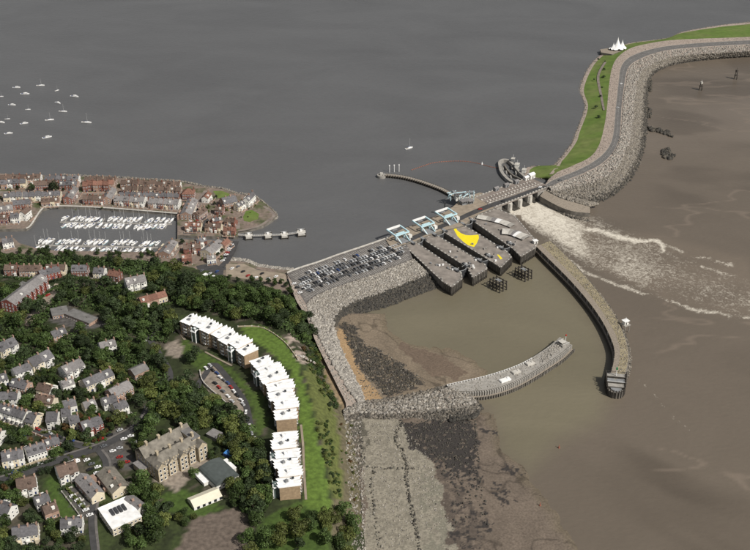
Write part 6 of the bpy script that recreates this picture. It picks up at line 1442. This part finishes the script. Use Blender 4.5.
def wood(poly, n, where, kinds, smin, smax, sp=.62, lvl='h', tries=30):
    made = 0
    q = inpoly([tuple(p) for p in poly], n * tries, 14.0 if lvl == 'h' else lvl, lvl == 'h')
    for x, y, _ in q:
        if made >= n: break
        z = Hs(x, y) if lvl == 'h' else lvl
        if lvl == 'h':
            u, v = proj(x, y, z)
            if any(bool(pip(np.array([u]), np.array([v]), L_)[0]) for L_ in NOTREE): continue
            if min(float(segdist(np.array([x]), np.array([y]), r)[0]) for r in ROADS) < 5.5: continue
        k = kinds[int(rng.random() * len(kinds))]; s = (smin + (smax - smin) * rng.random() ** 1.3) * (1.0 if rng.random() < .7 else 1.25)
        if not clear(x, y, KT[k][2] * s, sp * .95): continue
        tree(x, y, z - .2, k, s, where); made += 1
# garden hedges in front of the town rows, low walls in front of the marina rows
for A, B, d, lvl, desc, nh in HEDGES:
    dx = (B - A); L = math.hypot(dx.x, dx.y); ux = Vector((dx.x / L, dx.y / L, 0)); nn = Vector((-ux.y, ux.x, 0))
    if nn.x * A.x + nn.y * A.y < 0: nn = -nn
    c = (A + B) / 2 - nn * (d / 2 + (5.5 if lvl == 'h' else 3.6)); L2 = L + (4 if lvl == 'h' else 0); z0 = Hs(c.x, c.y) if lvl == 'h' else lvl
    if any((c.x - fx) ** 2 + (c.y - fy) ** 2 < (fr * .8) ** 2 for fx, fy, fr in FOOT): continue
    if lvl == 'h':
        m = int(L2 * 26); q = (rng.random(m) - .5) * L2; p = np.stack([c.x + ux.x * q - nn.x * 0, c.y + ux.y * q, np.zeros(m)], 1) + rng.normal(size=(m, 3)) * np.array([.45, .45, 0]); p[:, 2] = Hn(p[:, 0], p[:, 1]) + rng.random(m) * 1.9
        v = rng.normal(size=(m, 3)); v[:, 2] = abs(v[:, 2]) + .4; v /= np.linalg.norm(v, axis=1)[:, None]; a = np.cross(v, rng.normal(size=(m, 3))); a /= np.linalg.norm(a, axis=1)[:, None]; b = np.cross(v, a); s = .35 + .35 * rng.random((m, 1))
        o = link('hedge', bigmesh('hedge', np.stack([p - a * s, p + b * s, p + a * s, p - b * s], 1).reshape(-1, 3), np.arange(4 * m).reshape(m, 4), M[['leaf', 'leaf_dark', 'leaf_olive'][m % 3]], np.repeat(.7 + .6 * rng.random((m, 1)) * np.ones((1, 3)), 4, 0)))
        tag(o, f"garden hedge before {desc}", 'hedge', 'garden hedges in the town')
        for k in range(nh + 1):
            q = A.lerp(B, k / nh) - nn * (d / 2 + 3.4); zz = Hs(q.x, q.y); o = MB().beam((q.x - nn.x * 1.6, q.y - nn.y * 1.6, zz + .6), (q.x + nn.x * 1.6, q.y + nn.y * 1.6, zz + .6), .18, 1.4).build('garden_fence', M['timber_deck' if k % 2 else 'pale_concrete']); tag(o, f"{ORD[k]} garden fence from left before {desc}", 'fence', 'garden fences in the town')
    else:
        t = thing('garden_wall', f"low garden wall before {desc}", 'wall', (c.x, c.y, z0), math.atan2(ux.y, ux.x), 'low garden walls in the marina village'); MB().box((0, 0, .4), (L2, .3, 1.0)).build('wall', M['pale_brick'], t); pm = MB()
        for k in range(nh + 1): pm.box((-L2 / 2 + k * L2 / nh, 0, .6), (.5, .5, 1.5))
        kind(pm.build('wall_pier', M['pale_concrete'], t), 'stuff')
# landmark trees first
for u, v, k, s, lb in ((32, 191, 2, .8, 'dark tree between the back waterfront rows at left'), (55, 192, 5, .95, 'large dark tree right of the brown roofed waterfront row'), (194, 362, 5, 1.15, 'big dark tree on the lawn below the upper apartments'), (122, 304, 4, 1.0, 'pale green tree beside the white villas'), (72, 440, 4, 1.0, 'green tree below the white houses, above the junction'), (118, 426, 3, 1.1, 'olive tree with rusty patches right of red brick pair'), (55, 457, 0, .8, 'dark tree beside the lower white fronted terrace'), (31, 443, 6, .6, 'small rusty tree beside the upper road'), (4, 437, 0, .9, 'dark tree at the left edge above lower terrace')):
    if v < 200 or (v < 262): p = U3(u, v, VZ)
    else: p = G(u, v)
    tree(p.x, p.y, p.z - .2, k, s, 'standing alone', lb)
for k, (u, v) in enumerate([(261, 282), (268, 284), (275, 286), (281, 284), (287, 288), (252, 283), (229, 280), (237, 283), (290, 294)]):
    p = U3(u, v, VZ - .3); tree(p.x, p.y, p.z, [0, 2, 7][k % 3], .55 + .1 * (k % 3), 'along the paved yard edge')
MIX = [0, 0, 1, 1, 2, 2, 3, 5, 5, 7, 3]
wood([(-12, 259), (60, 259), (158, 263), (164, 268), (110, 268), (60, 266), (-12, 266)], 22, 'in the strip beside the marina', MIX, .62, .85, .55)
wood([(20, 250.5), (60, 253), (160, 254.5), (162, 263), (20, 257)], 22, 'along the near marina quay', [0, 2, 7, 0], .5, .75, .5, VZ)
wood([(160, 268), (205, 286), (245, 291), (290, 302), (312, 326), (316, 348), (302, 344), (284, 330), (262, 322), (240, 322), (205, 311), (180, 311), (172, 300), (150, 292), (150, 275)], 84, 'in the wood above the apartments', [0, 1, 3, 2, 0, 7, 1, 5], .8, 1.15, .50)
wood([(-10, 283), (20, 280), (60, 286), (120, 288), (150, 312), (180, 318), (178, 332), (165, 345), (132, 336), (108, 330), (64, 300), (40, 332), (-10, 345)], 56, 'in the middle wood among the villas', [0, 2, 5, 5, 2, 1, 7, 3], .75, 1.15, .56)
wood([(40, 330), (130, 338), (160, 352), (170, 378), (150, 392), (110, 376), (80, 362), (40, 350), (-8, 372), (-10, 352), (20, 340)], 46, 'in the grove below the garages', [0, 3, 5, 2, 1, 3, 7], .7, 1.05, .56)
wood([(150, 388), (186, 384), (212, 402), (236, 424), (232, 440), (216, 436), (202, 436), (190, 430), (176, 424), (160, 430), (146, 436), (136, 432), (138, 404)], 50, 'behind the stone mansion', [0, 3, 3, 1, 2, 5], .8, 1.2, .56)
wood([(238, 418), (250, 440), (262, 452), (272, 500), (262, 520), (240, 512), (232, 488), (236, 464), (226, 440)], 28, 'between the hall and nearest apartments', [0, 1, 2, 5, 3], .8, 1.1, .56)
wood([(128, 492), (150, 490), (172, 500), (168, 528), (150, 550), (124, 548)], 22, 'below the stone mansion', [0, 3, 2, 1], .8, 1.1, .56)
wood([(140, 430), (235, 440), (240, 512), (130, 540), (100, 500)], 30, 'around the mansion grounds', [0, 3, 7, 2], .4, .8, .6)
wood([(-10, 345), (40, 350), (130, 375), (130, 400), (-10, 420)], 40, 'in the upper gardens', [0, 2, 7, 3, 5], .4, .8, .5)
wood([(224, 520), (262, 512), (300, 516), (306, 560), (250, 580), (230, 560)], 12, 'at the bottom below the apartments', [0, 2, 1, 3], .8, 1.1, .6)
wood([(308, 498), (336, 500), (352, 520), (356, 560), (330, 570), (306, 540)], 12, 'at the foot of the long lawn', [0, 3, 7, 1], .75, 1.05, .58)
wood([(-10, 372), (130, 372), (130, 432), (60, 470), (10, 500), (-10, 500)], 120, 'in the gardens of the town', [0, 2, 7, 0, 3, 5, 1, 7, 2, 3, 0, 5, 6], .38, .85, .5)
wood([(-10, 492), (40, 498), (60, 510), (100, 530), (90, 560), (-10, 570)], 44, 'in the bottom left gardens', [0, 2, 5, 3], .5, .95, .6)
wood([(0, 180), (180, 186), (180, 206), (0, 208)], 10, 'between the marina houses', [2, 0, 4], .35, .55, .9, VZ)
wood([(185, 200), (236, 195), (238, 232), (186, 232)], 8, 'around the marina point lanes', [2, 4, 3], .3, .5, .9, VZ)
wood([(180, 242), (226, 246), (222, 262), (182, 266)], 8, 'below the marina channel', [2, 0, 4], .35, .55, .9, VZ)
def inview(q):
    u, v = proj(q[0], q[1], q[2] + 5); return -8 < u < 758 and v < 558
QUEUE = [q for q in QUEUE if inview(q)]
QUEUE.sort(key=lambda q: -KT[q[3]][2] * q[4] / math.sqrt(q[0] ** 2 + q[1] ** 2 + CAM_H ** 2))
for q in QUEUE[:285]: plant(*q)
Vs, Cs, Ms = [], [], []; lms = ['leaf', 'leaf_dark', 'leaf_olive', 'leaf_pale', 'leaf_rust']
for x, y, z, k, s, wh in QUEUE[285:]:
    me = KT[k][0]; nv = len(me.vertices); a = np.empty(nv * 3, np.float32); me.vertices.foreach_get('co', a); a = a.reshape(-1, 3) * s; th = rng.random() * 6.28; c0, s0 = math.cos(th), math.sin(th)
    Vs.append(np.stack([a[:, 0] * c0 - a[:, 1] * s0 + x, a[:, 0] * s0 + a[:, 1] * c0 + y, a[:, 2] + z], 1)); b = np.empty(nv * 4, np.float32); me.color_attributes['Col'].data.foreach_get('color', b); Cs.append(b.reshape(-1, 4)[:, :3]); Ms.append(np.full(nv // 4, lms.index(KT[k][3])))
if Vs:
    Vs = np.concatenate(Vs); me = bigmesh('smaller_trees', Vs, np.arange(len(Vs)).reshape(-1, 4), M[lms[0]], np.concatenate(Cs))
    for l_ in lms[1:]: me.materials.append(M[l_])
    me.polygons.foreach_set('material_index', np.concatenate(Ms).astype(np.int32)); kind(link('smaller_trees', me), 'stuff')
from collections import defaultdict
print('trees', NT[0], 'cars', NC[0])
# shrubs: cliff top and hedges
SH = [crown_mesh(2.2, 2.6, 300, lm, 90 + k, .6) for k, lm in enumerate(('leaf', 'leaf_olive', 'leaf_pale', 'leaf_dark', 'leaf_rust'))]
def shrub(x, y, z, k, s, label, group):
    o = link('shrub', SH[k], None, (x, y, z - .3), rng.random() * 6.28, (s, s, s * .9)); tag(o, label, 'shrub', group)
def shrubs(pts_poly, n, where, kinds, smin, smax, lvl='h'):
    for x, y, _ in inpoly(pts_poly, n, 12.0 if lvl == 'h' else lvl, lvl == 'h'):
        z = Hs(x, y) if lvl == 'h' else lvl; k = kinds[int(rng.random() * len(kinds))]
        if lvl != 'h' and not clear(x, y, 1.0, .1): continue
        shrub(x, y, z, k, smin + (smax - smin) * rng.random(), f"{['dark green', 'olive', 'pale green', 'very dark', 'rusty'][k]} shrub {where}", f"{['dark green', 'olive', 'pale green', 'very dark', 'rusty'][k]} shrubs {where}")
shrubs([(300, 335), (312, 330), (318, 352), (330, 385), (338, 410), (330, 412), (318, 385), (306, 360)], 110, 'on the cliff edge beside the long lawn', [0, 1, 3, 0, 0, 1, 3, 4], .7, 1.5)
shrubs([(316, 420), (328, 420), (338, 470), (342, 500), (334, 500), (324, 460)], 75, 'on the lower cliff edge beside the long lawn', [1, 0, 3, 0], .5, 1.1)
shrubs([(338, 420), (352, 424), (358, 500), (344, 500)], 26, 'on the bare slope above the beach', [1, 0, 4], .4, .8)
shrubs([(30, 452), (110, 396), (130, 420), (60, 480), (20, 500), (0, 470)], 60, 'in the town gardens', [0, 3, 2, 1], .5, .9)
shrubs([(0, 178), (182, 184), (182, 209), (0, 212)], 40, 'in the marina house gardens', [1, 3, 2, 4], .4, .8, VZ)
shrubs([(186, 200), (236, 196), (262, 208), (258, 224), (238, 232), (186, 232)], 40, 'around the marina point', [1, 3, 2], .4, .8, VZ)
for k, (u, v) in enumerate([(605, 62), (604, 70), (603.5, 78), (602, 88), (600.5, 97), (598.5, 118), (594, 80), (598, 60), (596, 108)]):
    z = 7.6; p = U3(u, v, z); shrub(p.x, p.y, z, 3, .9 + .3 * (k % 3), 'dark bush on the grass bank of the barrage', 'dark bushes on the grass bank')
ORDX = ['forty-' + o for o in ORD[:9]] + ['fiftieth'] + ['fifty-' + o for o in ORD[:9]] + ['sixtieth'] + ['sixty-' + o for o in ORD[:9]] + ['seventieth']
ln_ = defaultdict(list)
for o in bpy.data.objects:
    if o.get('category') in ('tree', 'shrub') and o.parent is None and ' standing alone' not in o.get('group', ''): ln_[o['label']].append(o)
for lb, os_ in ln_.items():
    if 1 < len(os_) <= 40 or (len(os_) > 40 and not ORD.extend(ORDX)):
        os_.sort(key=lambda o: proj(o.location.x, o.location.y, o.location.z)[0])
        for k, o in enumerate(os_): o['label'] = f"{ORD[k]} {lb.replace('broadleaf tree', 'tree from left').replace('shrub ', 'shrub from left ').replace('conifer', 'conifer from left')}"
# woodland undergrowth as one mass
up = np.concatenate([inpoly(p, n, 14.0, True) for p, n in (([(-12, 256), (60, 257), (158, 262), (205, 284), (290, 301), (316, 348), (300, 344), (262, 322), (205, 311), (150, 290), (110, 268), (-12, 268)], 9000), ([(-10, 283), (60, 286), (120, 288), (150, 312), (180, 318), (165, 345), (132, 336), (64, 300), (40, 332), (-10, 345)], 6000), ([(40, 330), (130, 338), (170, 378), (150, 392), (80, 362), (-8, 372)], 4500), ([(150, 388), (186, 384), (236, 424), (232, 440), (190, 418), (140, 420)], 3500), ([(238, 418), (262, 452), (272, 500), (262, 520), (240, 512), (226, 440)], 3000))])
uu, vv = proj(up[:, 0], up[:, 1], Hn(up[:, 0], up[:, 1])); kp = np.ones(len(up), bool)
for L_ in NOTREE + [LAWN2]: kp &= ~pip(uu, vv, L_)
for r in ROADS: kp &= segdist(up[:, 0], up[:, 1], r) > 5
for fx, fy, fr in FOOT: kp &= np.hypot(up[:, 0] - fx, up[:, 1] - fy) > fr + .5
up = up[kp]; n = len(up); up[:, 2] = Hn(up[:, 0], up[:, 1]) + rng.random(n) * 3.2
v = rng.normal(size=(n, 3)); v[:, 2] = np.abs(v[:, 2]) + .6; v /= np.linalg.norm(v, axis=1)[:, None]; a = np.cross(v, rng.normal(size=(n, 3))); a /= np.linalg.norm(a, axis=1)[:, None]; b = np.cross(v, a); s = .7 + .7 * rng.random((n, 1))
me = bigmesh('undergrowth', np.stack([up - a * s, up + b * s * .8, up + a * s, up - b * s * .8], 1).reshape(-1, 3), np.arange(4 * n).reshape(n, 4), M['leaf'], np.repeat(.6 + .8 * rng.random((n, 1)) * np.ones((1, 3)), 4, 0))
kind(link('woodland_undergrowth', me), 'stuff')
# ================================================================== SMALL THINGS
for k, (u, v, s) in enumerate(((700.5, 90, 1.0), (735.5, 79, 1.15))):
    c = U3(u, v, 0); t = thing('old_pile_beacon', ['dark pile beacon with pale top in the mud, left of two', 'dark pile beacon in the mud, right and farther of two'][k], 'beacon', (c.x, c.y, 0), .3, 'old pile beacons on the mudflat')
    for i in range(4): a = i * 1.57; MB().tube((math.cos(a) * 2.6, math.sin(a) * 2.6, -1), (math.cos(a) * 1.2, math.sin(a) * 1.2, 9 * s), .5, .4, 7).build('pile', M['timber_dark'], t)
    MB().box((0, 0, 5.5), (4.2, 4.2, .5)).build('platform', M['timber_dark'], t); MB().box((0, 0, 10 * s), (2.6, 2.6, 2.6)).build('top_box', M['pale_concrete' if k == 0 else 'timber_dark'], t); MB().tube((0, 0, 10 * s), (0, 0, 14 * s), .2, n=6).build('mast', M['white_paint' if k == 0 else 'timber_dark'], t)
for k, (pl, n, lb) in enumerate((([(662, 150), (668, 148), (674, 156), (672, 160), (662, 158)], 130, 'dark rock outcrop standing in the brown shallows'), ([(646, 127), (656, 128), (668, 131), (672, 137), (664, 134), (650, 131)], 110, 'ragged line of dark rocks beside the barrage toe'), ([(646, 80), (652, 80), (651, 92), (646, 92)], 110, 'dark rocks at the bend of the barrage toe'), ([(646, 108), (650, 108), (651, 118), (647, 120)], 60, 'small dark rock patch at the barrage toe'))):
    P_ = inpoly(pl, n, .2); o = rocks('rock_outcrop', P_, .8, 2.6, DARK_ROCK + [(.09, .08, .065)], 1.2); del o['kind']; tag(o, lb, 'rock', 'dark rocks in the shallows')
c = U3(537, 448, 0)
for u, v, lb in ((559, 448, 'small red buoy floating off the lower breakwater'), (540, 506, 'small orange buoy floating near the beach corner')):
    c = U3(u, v, 0); o = MB().tube((0, 0, -.2), (0, 0, 1.2), .8, .6, 9).tube((0, 0, 1.2), (0, 0, 2.6), .2, .15, 6).tube((0, 0, 2.6), (0, 0, 3.0), .4, .1, 6).build('buoy', M['orange_plastic'], None, (c.x, c.y, 0)); tag(o, lb, 'buoy')
# garden walls and hedges along the town roads
def gwall(pts, lb, hh, mt):
    c = [G(*p) for p in pts]; L = sum((c[i + 1] - c[i]).length for i in range(len(c) - 1)); n = max(4, int(L / 5)); a = resample(c, n); m_ = MB()
    t = thing('garden_wall', lb, 'wall', tuple(c[0]))
    for i in range(n - 1):
        p, q = Vector(a[i]) - c[0], Vector(a[i + 1]) - c[0]; p.z = Hs(a[i][0], a[i][1]) - c[0].z; q.z = Hs(a[i + 1][0], a[i + 1][1]) - c[0].z; m_.beam(p + Vector((0, 0, hh / 2 - .3)), q + Vector((0, 0, hh / 2 - .3)), .5, hh + .6)
    m_.build('wall', M[mt], t); k = MB()
    for i in range(n): k.box((a[i][0] - c[0].x, a[i][1] - c[0].y, Hs(a[i][0], a[i][1]) - c[0].z + hh / 2), (.7, .7, hh + .5))
    kind(k.build('wall_pier', M['pale_concrete'], t), 'stuff')
gwall([(4, 424), (28, 432), (48, 440), (62, 445)], 'long garden wall along the upper road, on its lower side', 1.6, 'pale_brick')
gwall([(14, 471), (34, 463), (50, 458)], 'garden wall in front of the lower terraces', 1.4, 'tan_stone')
gwall([(140, 466), (150, 486), (156, 492)], 'wall at the left corner of the mansion', 2, 'tan_stone')
gwall([(62, 493), (78, 514), (84, 524)], 'wall between green garden and car yard', 1.6, 'concrete')
gwall([(238, 327), (262, 328), (284, 342), (298, 360)], 'low wall along the upper edge of the long lawn', 1.0, 'tan_stone')
gwall([(200, 372), (204, 384), (226, 404), (238, 419)], 'retaining wall below the apartment yard', 1.8, 'pale_concrete')
# stone ruin on the lawn edge
c = G(303, 357); t = thing('stone_terrace', 'pale broken stone terrace at the edge of the long lawn', 'terrace', tuple(c), .5)
for i in range(26):
    x, y = rng.normal() * 5, rng.normal() * 3.6; MB().box((x, y, Hs(c.x + x, c.y + y) - c.z + .3), (1 + 1.6 * rng.random(), 1 + rng.random(), .8), rng.random() * 3).build('stone', M[['pale_concrete', 'gravel', 'concrete'][i % 3]], t)
print('objects', len(bpy.data.objects))
